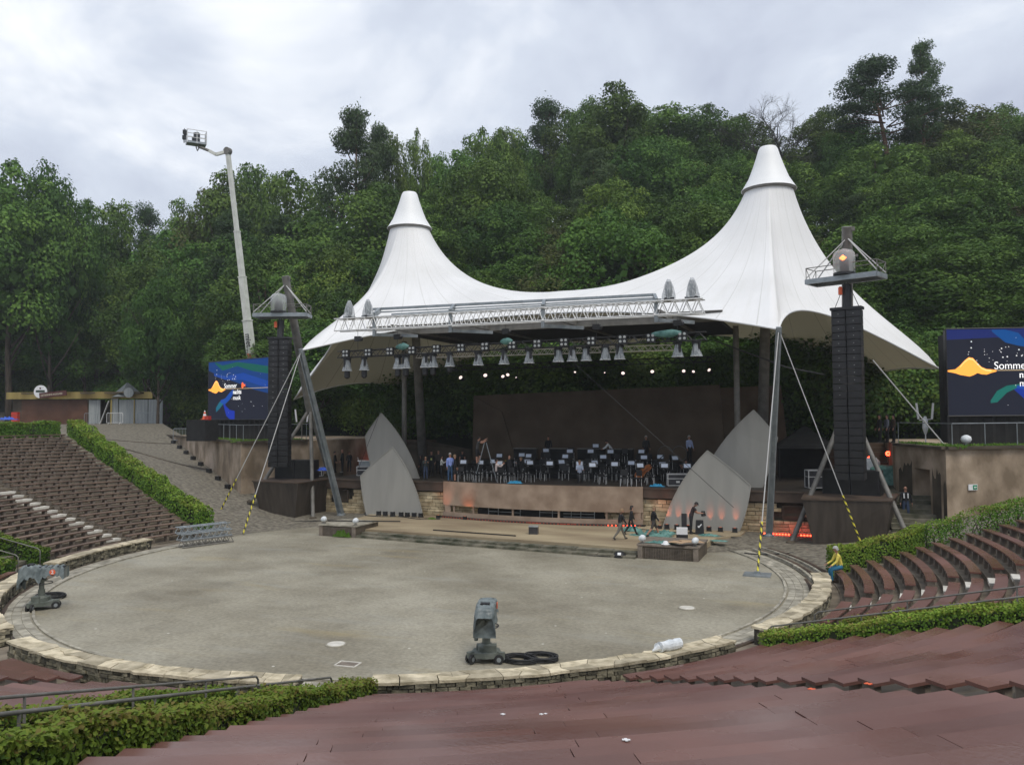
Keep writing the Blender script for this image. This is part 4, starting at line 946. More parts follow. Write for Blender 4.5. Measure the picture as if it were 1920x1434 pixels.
for i, (px, py, w) in enumerate(((755, 650, .5), (950, 640, .42), (1250, 625, .9))):
    p = ony(px, py, -3.75); b = MB(); g = random.Random(i)
    n = 9; rings = []
    for j in range(7):
        P = []
        for k in range(n): a = 2*PI*k/n; q = (.13+.05*g.random())*math.sin(PI*(j+.6)/7.2); P.append(((j/6-.5)*w*1.6, q*math.cos(a), q*math.sin(a)*1.2))
        rings.append(b.add(P))
    for a, c in zip(rings, rings[1:]):
        for k in range(n): b.face((a+k, a+(k+1) % n, c+(k+1) % n, c+k))
    tag(b.build('tarp', 'teal', None, True, (p.x, p.y, p.z)), 'crumpled teal plastic tied on the dark truss, %s' % ('near its left end', 'left of the middle', 'near its right end')[i], 'tarp', 'teal plastic on the truss')
# big covered lights standing on the white truss
for i, px in enumerate((655, 690, 1254, 1298)):
    x = ony(px, 590 if i < 2 else 555, -4.7).x; t = thing('moving_light', 'large moving light in clear bag on top of the white truss, %s from the left' % ORD[i+1], 'stage light', (x, -4.7, 10.93 if i < 2 else 10.87), rnd.uniform(0, 6), 'bagged moving lights on the white truss')
    b = MB(); b.box((0, 0, .07), (.52, .42, .13)); b.build('base', 'black', t)
    b = MB(); b.lathe([(.13, .2), (.17, .4), (.16, .65), (.1, .86)], (0, 0, 0), 14); b.build('lamp_head', 'case', t)
    b = MB(); cover_mesh(b, .9, .07, .28, 50+i, dome=True); b.v = [(x_, y_, z_+.98) for x_, y_, z_ in b.v]; b.build('clear_bag', 'plastic_clear', t)
# lit spots deep under the roof
for i, (px, py) in enumerate(((864, 708), (910, 704), (943, 706), (952, 703), (968, 708), (1078, 698), (1134, 699), (1168, 700), (1223, 697), (1282, 696), (1300, 697), (1330, 694))):
    p = ony(px, py, 5.7); s = (.14, .14, .12, .12, .05, .07, .05, .12, .12, .11, .09, .11)[i]
    t = thing('spotlight', 'small lit spotlight glowing in the dark under the roof, %s from the left' % ORD[i+1], 'spotlight', p, 0, 'lit spotlights deep under the roof')
    mt = Matrix.Rotation(rnd.uniform(-.5, .5), 4, 'Z') @ Matrix.Rotation(PI/2 - .5, 4, 'X')
    b = MB(); b.lathe([(s*.7, -.3), (s+.03, 0), (s+.03, .02)], (0, 0, 0), 14, mat_=mt); b.tube([(0, .1, .1), (0, .3, .55)], .02, 5); b.build('can', 'black', t)
    b = MB(); b.lathe([(s*.86, .028), (s*.3, .034)], (0, 0, 0), 14, mat_=mt); b.build('lens', 'litwarm', t)
# thin diagonal ropes in front of the stage
for i, (a, c) in enumerate((((2.2, -3.6, 9.2), (10.1, -.9, 1.45)), ((-9.5, -.5, 6.0), (-11.2, -.3, 2.5)))):
    b = MB(); b.tube([a, c], .013, 5); 
    tag(b.build('rope', 'darkrope'), ('thin dark rope running diagonally down to the front right grey sail panel', 'thin dark rope by the left grey sail panels')[i], 'rope')
# ================================================================== GREY SAIL PANELS
def arc_pts(p, q, bow, n=10):
    p, q = Vector(p), Vector(q); d = q-p; nn = Vector((d.z, 0, -d.x)).normalized()
    return [p.lerp(q, i/n) + nn*bow*4*(i/n)*(1-i/n) for i in range(n)]
def sail(s, kind):
    if kind == 'front':
        A = (6.63, -.62, .12); T = (8.82, -.22, 4.08); O = (10.84, -.38, 2.44); B_ = (10.21, -.62, .05)
        pts = arc_pts(A, T, -.32) + [Vector(T), Vector(O)] ; pts = arc_pts(A, T, -.32) + arc_pts(T, O, -.05, 4) + arc_pts(O, B_, -.08, 5) + [Vector(B_)]
        lab = 'front grey sail-shaped panel on the %s side of the stage' % ('right' if s > 0 else 'left')
    else:
        A = (8.1, 1.6, 2.2); T = (10.83, 1.85, 6.04); O = (11.95, 1.85, 4.67); B_ = (11.2, 1.6, 2.2)
        pts = arc_pts(A, T, -.3) + arc_pts(T, O, -.03, 4) + arc_pts(O, B_, -.06, 5) + [Vector(B_)]
        lab = 'rear taller grey sail-shaped panel on the %s side of the stage' % ('right' if s > 0 else 'left')
    pts = [Vector((s*p.x, p.y, p.z)) for p in pts]; c = Vector((s*9.3, pts[0].y, pts[0].z)); t = thing('sail_panel', lab, 'panel', c, 0, 'grey sail-shaped panels beside the stage')
    b = MB(); P = [p-c for p in pts]; P = P if s > 0 else P[::-1]; b.prism(P, (0, .05, 0)); b.build('scrim', 'scrim', t)
    b = MB(); Q = P+[P[0]]
    for u, v in zip(Q, Q[1:]): b.beam(u+Vector((0, -.004, 0)), v+Vector((0, -.004, 0)), .05, .05)
    b.build('edge_frame', 'scrim', t); b = MB(); b.tube([P[0]+Vector((s*.6, .35, 0)), P[len(P)//2]+Vector((0, .1, -.8))], .04, 6); b.build('brace', 'galvdark', t)
for s in (1, -1): sail(s, 'front'); sail(s, 'rear')
# uplights at the feet of the sails
def uplight(x, y, z, lab, grp, lit=False):
    t = thing('uplight', lab, 'floor light', (x, y, z), 0, grp); b = MB(); b.box((0, 0, .14), (.22, .16, .2)); b.box((0, 0, .02), (.3, .12, .04)); b.build('housing', 'black', t)
    b = MB(); b.lathe([(.07, .245), (.05, .25)], (0, 0, 0), 12); b.build('lens', 'dimorange' if lit else 'lens', t)
    if lit:
        l = bpy.data.lights.new('glow', 'SPOT'); l.energy = 20; l.color = (1, .2, .06); l.spot_size = math.radians(34); l.spot_blend = .9; l.shadow_soft_size = .05
        o = bpy.data.objects.new('glow', l); COL.objects.link(o); o.parent = t; o.location = (0, .12, .25); o.rotation_euler = (math.radians(148), 0, 0)
for i, px in enumerate((701, 716, 733, 752, 766, 781, 796)):
    p = onz(px, 968, .3); uplight(p.x, -.98, .3, 'small black floor light below the left front sail, %s from the left' % ORD[i+1], 'floor lights at the left front sail')
for i, px in enumerate((1250, 1269, 1290, 1329, 1350, 1376)):
    x = 6.95+(px-1250)/126*3.2; uplight(x, -1.0, .3 if px < 1320 else .27, 'small black floor light glowing orange below the right front sail, %s from the left' % ORD[i+1], 'orange floor lights at the right front sail', True)
# orange washed left end of the pit panel (a real lamp behind the light rail)
for x in (-5.5, -3.9, 6.6):
    t = thing('uplight', 'small black floor light tinting the %s orange' % {-5.5: 'left end of the bronze panel', -3.9: 'bronze panel near its left end', 6.6: 'stone wall beside the bronze panel'}[x], 'floor light', (x, -1.0, .3), 0, 'orange floor lights at the panel')
    b = MB(); b.box((0, 0, .09), (.2, .14, .16)); b.build('housing', 'black', t); b = MB(); b.lathe([(.06, .175), (.04, .18)], (0, 0, 0), 12); b.build('lens', 'dimorange', t)
    l = bpy.data.lights.new('glow', 'SPOT'); l.energy = 22; l.color = (1, .25, .08); l.spot_size = math.radians(75); l.spot_blend = 1; l.shadow_soft_size = .05
    o = bpy.data.objects.new('glow', l); COL.objects.link(o); o.parent = t; o.location = (0, .02, .22); o.rotation_euler = (math.radians(150), 0, 0)
# ================================================================== LIGHT AND SOUND TOWERS
TW = {1: 'right', -1: 'left'}
def MX(s, p): return Vector((s*p[0], p[1], p[2]))
for s in (1, -1):
    side = TW[s]
    J, T = MX(s, (15.2, .77, 6.4)), MX(s, (15.31, -1.55, 14.17))
    t = thing('light_tower', 'leaning grey tower mast with platform and struts at the %s end of the stage' % side, 'tower', (J.x, J.y, 0), 0, 'light towers'); o0 = t.location.copy()
    b = MB(); b.tube([J-o0+Vector((0,0,-.2)), T-o0], [.27, .22], 16); b.build('mast', 'galvdark', t, smooth='auto')
    for q in ((12.71, -2.34, .1), (17.29, -2.11, .85)):
        b = MB(); b.tube([J-o0, MX(s, q)-o0], .11, 12); f = b.build('leg', 'galvdark', t, smooth='auto'); b = MB(); b.lathe([(.22, 0), (.22, .1), (.13, .16)], MX(s, q)-o0, 12); b.build('foot', 'darkconc', f)
    b = MB(); b.tube([J-o0, MX(s, (15.1, 2.6, 2.2))-o0], .16, 12); b.build('back_leg', 'galvdark', t, smooth='auto')
    A, B_ = MX(s, (13.75, -1.4, 11.75)), MX(s, (16.6, -2.55, 11.75)); d = (B_-A).normalized(); n__ = Vector((-d.y, d.x, 0)); n__ = n__ if n__.y < 0 else -n__
    b = MB()
    for q in (.55, -.6): b.beam(A-o0+n__*q, B_-o0+n__*q, .12, .22)
    b.beam(A-o0+n__*.55, A-o0-n__*.6, .1, .2); b.beam(B_-o0+n__*.55, B_-o0-n__*.6, .1, .2); b.build('platform_frame', 'galv', t)
    b = MB(); c4 = [A-o0+n__*.5, B_-o0+n__*.5, B_-o0-n__*.55, A-o0-n__*.55]; c4 = [p+Vector((0,0,.07)) for p in c4]; b.prism(c4 if s > 0 else c4[::-1], (0, 0, .04)); b.build('platform_deck', 'black', t)
    b = MB(); R4 = [p+Vector((0, 0, .55)) for p in c4]
    for i in range(4): b.tube([R4[i], R4[(i+1) % 4]], .022, 6); b.tube([c4[i], R4[i]], .02, 6)
    for i in (1, 3): m1_ = (c4[i]+c4[(i+1) % 4])/2; b.tube([m1_, R4[i]], .015, 5); b.tube([m1_, R4[(i+1) % 4]], .015, 5)
    b.build('railing', 'galvdark', t)
    b = MB(); tt = T-o0-Vector((0, 0, .5))
    for q in (c4[0], c4[1], c4[2], c4[3]): b.tube([tt, q+Vector((0,0,.1))], .028, 6)
    b.build('stay_rod', 'rope', t)
    b = MB(); tz = (T-J).normalized(); b.beam(T-o0-tz*1.3+Vector((-.45,0,0)), T-o0-tz*1.3+Vector((.45,0,0)), .12, .1); b.box((T.x-o0.x+.22, T.y-o0.y, T.z-o0.z-.12), (.2, .16, .16))
    b.build('mast_bracket', 'galvdark', t)
    if s < 0:
        b = MB()
        for i in range(26): p = J+(T-J)*(i/26)-o0; b.tube([p, p+Vector((.42, 0, 0))], .015, 4)
        b.build('rungs', 'galvdark', t)
    # follow spot under a glass dome on the platform
    p = MX(s, (15.15, -2.35, 11.88)); tt_ = thing('follow_spot', 'spotlight under a glass dome on the %s tower platform%s' % (side, ', glowing orange' if s > 0 else ''), 'spotlight', p, 0, 'domed lights on the tower platforms')
    b = MB(); b.lathe([(.46, 0), (.46, .1), (.3, .14)], (0,0,0), 24); b.build('base', 'black', tt_, smooth='auto')
    b = MB(); b.box((0, 0, .35), (.36, .3, .4)); b.lathe([(.17, .0), (.2, .2), (.12, .34)], (0, 0, .42), 14); b.build('lamp_head', 'case', tt_)
    if s > 0: b = MB(); b.lathe([(.04, .0), (.15, .1), (.02, .22)], (-.05, -.24, .62), 8); b.build('lamp', 'litorange', tt_)
    b = MB(); b.lathe([(.45, .1), (.46, .8), (.44, .95), (.36, 1.06), (.12, 1.14), (.04, 1.17)], (0,0,0), 28); b.build('dome', 'glasstube', tt_, smooth=True)
    # line arrays
    ax = MX(s, (15.22, -2.1, 0)); rz = math.radians(-14)*s + (0 if s > 0 else 0)
    la = thing('line_array', 'tall black line array of stacked loudspeakers hanging at the %s end' % side, 'loudspeaker', (ax.x, ax.y, 3.1), rz, 'hanging loudspeaker arrays')
    for c_ in (-.31, .31):
        for k in range(23):
            z = 7.25-.32*(k+.5)+ .0; tilt = math.radians(.25*k)
            b = MB(); Mx = Matrix.Translation((c_, 0, z)) @ Matrix.Rotation(tilt, 4, 'X')
            b.box((0, 0, 0), (.585, .5, .30), mat_=Mx); b.box((0, -.255, 0), (.55, .012, .27), 0, mat_=Mx)
            for q in (-.25, .25): b.box((q*.98, -.268, 0), (.03, .01, .26), mat_=Mx)
            o = b.build('speaker_cabinet', 'black', la)
            if c_ < 0 and k < 12 or c_ > 0 and k < 10: b = MB(); b.box((0 if c_ > 0 else 0, -.268, .0), (.03, .012, .03), mat_=Mx); b.build('logo_dot', 'lens', o)
    b = MB(); b.box((0, 0, 7.33), (1.3, .6, .12)); b.tube([(0, 0, 7.35), (0, .1, 8.4)], .2, 8); b.tube([(-.5, 0, 7.4), (-.05, 0, 8.5)], .015, 5); b.tube([(.5, 0, 7.4), (.05, 0, 8.5)], .015, 5); b.build('rigging_frame', 'black', la)
    b = MB(); b.lathe([(.09, 0), (.09, .3), (.05, .36)], (-.22, -.15, 7.95), 10); b.build('warning_beacon', 'orange', la)
    # rust-clad podium below
    top = [MX(s, q) for q in ((13.25, -3.0, 2.12), (16.75, -2.55, 2.12), (17.2, .4, 2.12), (13.3, .6, 2.12))]; bot = [MX(s, q) for q in ((13.69, -2.72, .0), (16.42, -2.23, .0), (16.8, .3, .0), (13.65, .4, .0))]
    pd = thing('podium', 'dark rust-clad block podium below the %s line array' % side, 'podium', (s*15.2, -1.2, 0), 0, 'rust-clad podiums'); c = pd.location.copy()
    if s < 0: top, bot = top[::-1], bot[::-1]
    b = MB(); b.hexa([p-c for p in bot]+[p-c for p in top]); b.build('cladding', 'rust', pd)
    tc_ = sum(top, Vector())/4; b = MB(); b.prism([(p-tc_)*1.03+tc_-c for p in top], (0, 0, .07)); b.build('top_plate', 'steelbeam', pd)
    # subwoofers, boards, posts on the podium
    t = thing('subwoofer_stack', 'black stacked bass loudspeakers standing on the %s podium' % side, 'loudspeaker', (s*15.3, -.4, 2.19), rz, 'bass loudspeakers on the podiums')
    for a in (-.62, .62):
        b = MB(); b.box((a, 0, .55), (1.2, .8, 1.1)); o = b.build('cabinet', 'black', t)
        b = MB(); b.box((a, -.41, .55), (1.1, .02, 1.0)); b.build('grille', 'blackcloth', o)
# cables from roof corners to the ground with striped sleeves
def striped(a, c, label, plate):
    a, c = Vector(a), Vector(c); t = thing('guy_cable', label, 'guy cable', c, 0, 'guy cables of the tent roof'); d = (a-c); u = d.normalized()
    b = MB(); b.tube([d, u*1.9], .022, 6); b.build('cable', 'rope', t)
    x_ = u.cross(Vector((0, 1, 0))).normalized(); y_ = u.cross(x_); n, m_ = 40, 12
    b = MB(); rings = []
    for i in range(n+1):
        rings.append(b.add([u*(.05+2.05*i/n)+(x_*math.cos(2*PI*k/m_)+y_*math.sin(2*PI*k/m_))*.036 for k in range(m_)]))
    for i in range(n):
        for k in range(m_): b.face((rings[i]+k, rings[i]+(k+1) % m_, rings[i+1]+(k+1) % m_, rings[i+1]+k), 0 if ((k+i*2) // 6) % 2 else 1)
    b.build('striped_sleeve', ['yellow', 'black'], t)
    if plate: b = MB(); b.box((0, 0, .02), (.95, .75, .05)); b.box((0, 0, .08), (.2, .1, .12)); b.build('ground_plate', 'galv', t)
RC, LC = (12.47, -3.78, 9.49), (-12.47, -3.78, 9.49)
striped(RC, (11.92, -9.42, .0), 'guy cable with yellow-black sleeve on a plate at the right gravel edge', True)
striped(RC, (15.54, -3.6, .45), 'guy cable with yellow-black sleeve in front of the right podium', False)
striped(LC, (-12.83, -7.94, .0), 'guy cable with yellow-black sleeve nearest the gravel on the left', False)
striped(LC, (-17.18, -4.75, .62), 'guy cable with yellow-black sleeve higher on the left cobbled ramp', False)
b = MB(); b.tube([(16.3, .5, 8.3), (19.2, 1.2, 4.4)], .03, 6); tag(b.build('guy_cable', 'rope'), 'steel cable between the right line array and the right screen block', 'guy cable', 'guy cables of the tent roof')
# ================================================================== SIDE BLOCKS WITH SCREENS
def dir_(s, a): return Vector((s*math.cos(math.radians(a)), math.sin(math.radians(a)), 0))
for s in (1, -1):
    side = TW[s]; K = MX(s, (19.02, -.96, 0)); E = K+dir_(s, 35)*27; In = MX(s, (17.35, 3.4, 0)); In2 = MX(s, (17.3 if s > 0 else 16.0, 13, 0)); Bk = E+Vector((-s*2, 5, 0))
    blk = thing('concrete_block', 'weathered concrete retaining block carrying the %s screen' % side, 'retaining wall', K, 0, 'concrete side blocks')
    poly = [K, E, Bk, In2, In]; poly = poly if s > 0 else poly[::-1]; b = MB()
    if s > 0:   # door recess in the inner face
        a0, a1 = K.lerp(In, .30), K.lerp(In, .62); n_in = Vector((.95, .3, 0)).normalized()*.7
        poly = [K, E, Bk, In2, In, a1, a1+n_in, a0+n_in, a0]
    b.prism([p-K+Vector((0, 0, -.5)) for p in poly], (0, 0, 4.78)); b.build('wall', ['concrete'] if s > 0 else ['concrete'], blk)
    if s > 0:
        b = MB(); b.prism([p-K+Vector((0, 0, 3.3)) for p in (a0+Vector((.004,0,0)), a1+Vector((.004,0,0)), a1+n_in*.98, a0+n_in*.98)], (0, 0, .97)); b.build('lintel', 'concrete', blk)
        for f0, f1, z0, z1 in ((.0, .06, -.1, 3.2), (.1, .26, .2, 3.6), (.66, .95, -.1, 3.7)):
            u0, u1 = K.lerp(In, f0)-K, K.lerp(In, f1)-K; o_ = Vector((-.006, 0, 0)); b = MB(); g = random.Random(int(f0*100)); m_ = 7
            up = [u0.lerp(u1, i/m_)+o_+Vector((0, 0, z1-g.uniform(0, .8))) for i in range(m_+1)]; lo_ = [u0.lerp(u1, i/m_)+o_+Vector((0, 0, z0)) for i in range(m_+1)]
            for i in range(m_): b.poly([lo_[i+1], lo_[i], up[i], up[i+1]])
            b.build('water_stain', 'darkconc', blk)
        q = dir_(s, 35); b = MB(); p = q*1.2+Vector((.0, -.03, 2.55)); nrm = Vector((q.y, -q.x, 0)); 
        b.prism([q*1.05+nrm*.03+Vector((0,0,2.5)), q*1.5+nrm*.03+Vector((0,0,2.5)), q*1.5+nrm*.03+Vector((0,0,2.75)), q*1.05+nrm*.03+Vector((0,0,2.75))], nrm*.04)
        sg = b.build('exit_sign', 'white', blk)
        b = MB(); z0 = 2.53; n2 = nrm*.078
        b.prism([q*1.26+n2+Vector((0,0,z0)), q*1.47+n2+Vector((0,0,z0)), q*1.47+n2+Vector((0,0,2.72)), q*1.26+n2+Vector((0,0,2.72))], nrm*.004); b.build('sign_panel', mat('sign_green', (.0, .25, .11)), sg)
        b = MB(); n3 = nrm*.087
        b.prism([q*1.30+n3+Vector((0,0,2.62)), q*1.36+n3+Vector((0,0,2.57)), q*1.36+n3+Vector((0,0,2.605)), q*1.44+n3+Vector((0,0,2.605)), q*1.44+n3+Vector((0,0,2.64)), q*1.36+n3+Vector((0,0,2.64)), q*1.36+n3+Vector((0,0,2.68))], nrm*.004); b.build('arrow', 'white', sg)
    b = MB(); pr = None
    edge = [E, K, In]
    for u, v in zip(edge, edge[1:]):
        dd = (v-u).normalized(); nn = Vector((dd.y, -dd.x, 0)); 
        b.beam(u-K+Vector((0,0,4.33)), v-K+Vector((0,0,4.33)), .36, .12)
    b.build('coping', 'darkconc', blk)
    # grassy top edge
    g = np.random.default_rng(8+s); n = 2600; tt = g.uniform(0, 1, n); pts = []
    for i in range(n):
        p = (K+dir_(s, 35)*.5).lerp(E, tt[i]*.4) if i % 3 else K.lerp(In, tt[i]); w_ = g.uniform(.1, .9); q = Vector((-.6*s*-1 if False else 0, 1, 0)); pts.append(np.array(p-K)+np.array([0 if i % 3 else s*w_, w_ if i % 3 else 0, 4.33+g.uniform(0, .12)]))
    rng = g; o = leafcloud('grass', np.array(pts), np.tile([0, -1., .3], (n, 1)), g.uniform(.1, .22, n), g.uniform(.1, .6, n), 'leafhedge', None, .3, K); tag(o, 'strip of grass on top of the %s concrete block' % side, 'grass', None, 'stuff')
    # railing
    t = thing('railing', 'thin metal railing on top of the %s concrete block' % side, 'railing', K+Vector((0,0,4.38)), 0, 'railings on the concrete blocks')
    b = MB(); q = dir_(s, 35); back = Vector((0, .35, 0)); b.tube([(In-K)*.95+back+Vector((0,0,1.0)), Vector((s*.3, .3, 1.0)), q*15+back+Vector((0,0,1.0))], .022, 6); b.build('rail', 'galv', t)
    for d_ in [.4+1.7*i for i in range(9)]: b = MB(); p = q*d_+back; b.tube([p, p+Vector((0,0,1.0))], .02, 6); b.build('post', 'galv', t)
    b = MB(); p = (In-K)*.93+back; b.tube([p, p+Vector((0,0,1.0))], .02, 6); b.build('post', 'galv', t)
    # screen
    S0 = MX(s, (19.5, 2.15, 5.72)); q = dir_(s, 17); Wd = 7.3; Hh = 4.0; nrm = Vector((q.y*s, -q.x*s, 0)) ; nrm = nrm if nrm.y < 0 else -nrm
    sc_ = thing('video_screen', 'large video screen with orange wave and white lettering on the %s block' % side, 'screen', S0, 0, 'video screens'); O = Vector((0,0,0))
    # u axis left to right as seen
    if s > 0: U, base = q, O.copy()
    else: U, base = -q, q*Wd
    b = MB(); b.prism([base, base+U*Wd, base+U*Wd+Vector((0,0,Hh)), base+Vector((0,0,Hh))], -nrm*.3); b.build('screen_body', 'black', sc_)
    def P3(x, y, d=.004): return base+U*(x*Wd)+Vector((0, 0, y*Hh))+nrm*d
    def flat(poly, d, m, nm): bb = MB(); p_ = [P3(x, y, d) for x, y in poly]; nn = (p_[1]-p_[0]).cross(p_[2]-p_[0]); bb.poly(p_ if nn.dot(nrm) > 0 else p_[::-1]); return bb.build(nm, m, sc_)
    def em(c, k=1.0): return mat('screen_light', (.006,.006,.006), None, rough=.9, spec=.1, emit=(c[0], c[1], c[2], k))
    flat([(0,0),(1,0),(1,1),(0,1)], .006, em((.013,.015,.026)), 'display')
    def ribbon(pts, m, d, nm):
        bb = MB(); up = [P3(x, y0, d) for x, y0, y1 in pts]; lo = [P3(x, y1, d) for x, y0, y1 in pts]; bb.r = .5
        for i in range(len(pts)-1):
            f = [lo[i], lo[i+1], up[i+1], up[i]]; nn = (f[1]-f[0]).cross(f[2]-f[0]); bb.poly(f if nn.dot(nrm) > 0 else f[::-1])
        return bb.build(nm, m, sc_)
    if s > 0:
        ribbon([(0,1,.88),(.3,1,.9),(.55,1,.86),(.8,1,.9),(1,1,.8)], em((.012,.02,.11)), .009, 'blue_band')
        ribbon([(.28,.99,.97),(.36,.99,.84),(.44,.95,.8),(.5,.82,.78)], em((.005,.06,.22)), .011, 'blue_swoosh')
        ribbon([(.5,.8,.66),(.6,.86,.6),(.75,.84,.55),(.9,.7,.5),(1,.66,.4)], em((.01,.07,.06)), .011, 'green_swoosh')
        ribbon([(.42,.34,.31),(.5,.35,.28),(.6,.44,.34),(.68,.52,.42)], em((.01,.06,.3)), .013, 'blue_swoosh')
        ribbon([(.26,.17,.14),(.3,.28,.15),(.36,.34,.26),(.44,.36,.33)], em((.01,.12,.10)), .012, 'green_swoosh')
        ribbon([(.4,.33,.3),(.5,.31,.12),(.6,.28,.0),(.75,.3,.0),(.9,.32,.05)], em((.01,.03,.24)), .011, 'blue_swoosh')
    else:
        ribbon([(0,1,.86),(.25,1,.72),(.5,1,.62),(.75,1,.5),(1,1,.42)], em((.008,.04,.16)), .009, 'blue_band')
        ribbon([(.12,1,.97),(.25,.93,.84),(.5,.97,.9),(.75,.92,.8),(1,.86,.74)], em((.008,.085,.07)), .011, 'green_swoosh')
        ribbon([(.1,.8,.76),(.3,.74,.68),(.6,.78,.66),(.8,.70,.58),(1,.62,.5)], em((.01,.05,.26)), .010, 'blue_swoosh')
        ribbon([(.22,.33,.28),(.3,.36,.26),(.38,.46,.34),(.44,.52,.44)], em((.01,.06,.3)), .013, 'blue_swoosh')
        ribbon([(.14,.2,.12),(.2,.3,.18),(.28,.34,.28)], em((.01,.11,.17)), .012, 'green_swoosh')
        ribbon([(.26,.32,.28),(.32,.22,.06),(.38,.16,.0),(.46,.14,.0)], em((.01,.03,.3)), .011, 'blue_swoosh')
    wv = [(x, a+.09, b+.09) for x, a, b in [(0,.435,.42),(.05,.445,.40),(.08,.49,.38),(.11,.55,.37),(.135,.585,.36),(.16,.575,.375),(.185,.52,.40),(.21,.47,.385),(.24,.445,.38),(.27,.44,.40),(.3,.432,.415)]]
    ribbon(wv, em((1.0,.36,.06), 1.3), .016, 'orange_wave')
    ribbon([(x, y0*.98+.002, y0*.98-.012) for x, y0, y1 in wv[2:-1]], em((1,.62,.22), 1.2), .019, 'orange_wave_crest')
    ribbon([(.26,.522,.515),(1,.518,.511)], em((.8,.6,.35), .7), .014, 'thin_line')
    g = random.Random(4); b = MB()
    for i in range(46):
        x, y, r = g.uniform(.12, .5), .58+abs(g.gauss(.10, .09)), g.choice([.016, .022, .035])
        if i % 4 == 0: x, y = g.uniform(.3, 1), g.uniform(.1, .9)
        c = P3(x, min(.97, y), .02); bb = [c+U*(r*math.cos(a))+Vector((0,0,r*math.sin(a))) for a in (0, PI/3, 2*PI/3, PI, 4*PI/3, 5*PI/3)]; nn = (bb[1]-bb[0]).cross(bb[2]-bb[0]); b.poly(bb if nn.dot(nrm) > 0 else bb[::-1])
    b.build('spark_dots', em((.9,.9,.9), .8), sc_)
    x0 = .285; k = 1.0 if s > 0 else .98
    for txt, xx, yy, size, bold in (('Sommer', x0, .532, .50, -.002), ('nachts', x0+.15, .430, .44, .003), ('musik', x0+.15, .330, .44, -.002)):
        Zv = Vector((0,0,1)); Mx = Matrix(((U.x, 0, nrm.x, 0), (U.y, 0, nrm.y, 0), (0, 1, 0, 0), (0, 0, 0, 1)))
        o3 = P3(xx, yy, .03); Mx = Matrix.Translation(o3) @ Mx @ Matrix.Scale(.92, 4, (1, 0, 0))
        text_mesh(txt, size*k, em((1,1,1), 1.0), sc_, 'lettering', Mx, .004, bold)
    ribbon([(x0+.29,.60,.54),(x0+.305,.625,.515),(x0+.32,.605,.535),(x0+.335,.575,.56),(x0+.35,.60,.54)], em((1,.16,.05), 1), .022, 'red_bird')
    b = MB()
    for x in (0, 1): p = base+U*(x*Wd); b.tube([p-Vector((0,0,1.3)), p+Vector((0,0,Hh+.05))], .035, 6)
    b.tube([base+Vector((0,0,Hh+.03)), base+U*Wd+Vector((0,0,Hh+.03))], .035, 6); b.tube([base-Vector((0,0,.03)), base+U*Wd-Vector((0,0,.03))], .03, 6); b.build('frame_tubes', 'black', sc_)
    # black draped scaffold behind and below
    t = thing('draped_scaffold', 'black draped scaffold base under the %s video screen' % side, 'scaffold', S0-Vector((0,0,1.34)), 0, 'black drapes under the screens')
    b = MB(); n = 40
    P = []
    for i in range(n+1):
        f = i/n; o_ = .04*math.sin(i*1.9)+.03*math.sin(i*4.1); p = base+U*(f*Wd)+nrm*(-.15+o_); P.append(b.add([p, p+Vector((0,0,1.32))]))
    for u, v in zip(P, P[1:]): b.face((u, v, v+1, u+1))
    b.build('front_drape', 'blackcloth', t)
    b = MB(); bx = base+U*(Wd/2)-nrm*1.5; ang = math.atan2(U.y, U.x); b.box((bx.x+nrm.x*.7, bx.y+nrm.y*.7, 2.6), (Wd*.96, .8, 5.1), ang); b.build('scaffold_mass', 'blackcloth', t)
    # round white floodlight on the edge
    p = (Vector((-30.0, 6.4, 4.45)) if s < 0 else Vector((19.9, .3, 4.45))); p = K+dir_(s, 35)*(1.1 if s > 0 else 9)+Vector((0, .25, 4.4))
    t = thing('floodlight', 'round white bagged floodlight on the edge of the %s concrete block' % side, 'floodlight', p, 0, 'white bagged floodlights')
    b = MB(); b.lathe([(.05, 0), (.05, .15)], (0,0,0), 8); b.build('stem', 'galv', t); b = MB(); b.lathe([(.03, .1), (.17, .17), (.22, .28), (.19, .4), (.07, .47), (.02, .48)], (0,0,0), 14); b.build('bagged_head', 'whitecloth', t, smooth=True)
# stairs between right podium and block; man walks down here
for s in (1, -1):
    b = MB(); nst = 11
    for i in range(nst):
        y0 = -2.6+i*.42; z = .32+.17*i; b.r = .5
        b.box((s*17.95, y0+2.4, z-.4), (2.3, 4.8, .8))
    b2 = MB()
    for i in range(nst):
        y0 = -2.6+i*.42; z = .32+.17*i; b2.box((s*17.95, y0+.21 + .0, (z)/2), (2.25, .42, z)); 
    b2.box((s*17.95, 4.4, 1.0), (2.2, 4.7, 2.1))
    struct(b2.build('side_stairs', 'step'))
# uplights on the right wall foot
for i, d_ in enumerate((4.3, 6.2)):
    p = MX(1, (19.02, -.96, 0))+dir_(1, 35)*d_+Vector((.25, -.45, ramp_z(22+d_, 32)+.05)); uplight(p.x, p.y, p.z, 'small orange floor light at the foot of the right concrete wall, %s from the left' % ORD[i+1], 'floor lights at the right concrete wall', True)
for i in range(8):
    d_ = 1.5+i*2.6; K = MX(-1, (19.02, -.96, 0)); p = K+dir_(-1, 35)*d_+Vector((-.1, -.5, 0)); p.z = HT(p.x, p.y)+.02
    t = thing('uplight', 'small dark floor light at the foot of the left concrete wall, %s from the right' % ORD[i+1], 'floor light', p, 0, 'floor lights along the left concrete wall')
    b = MB(); b.box((0,0,.14), (.3,.22,.22)); b.box((0,0,.02), (.4,.2,.05)); b.build('housing', 'black', t)
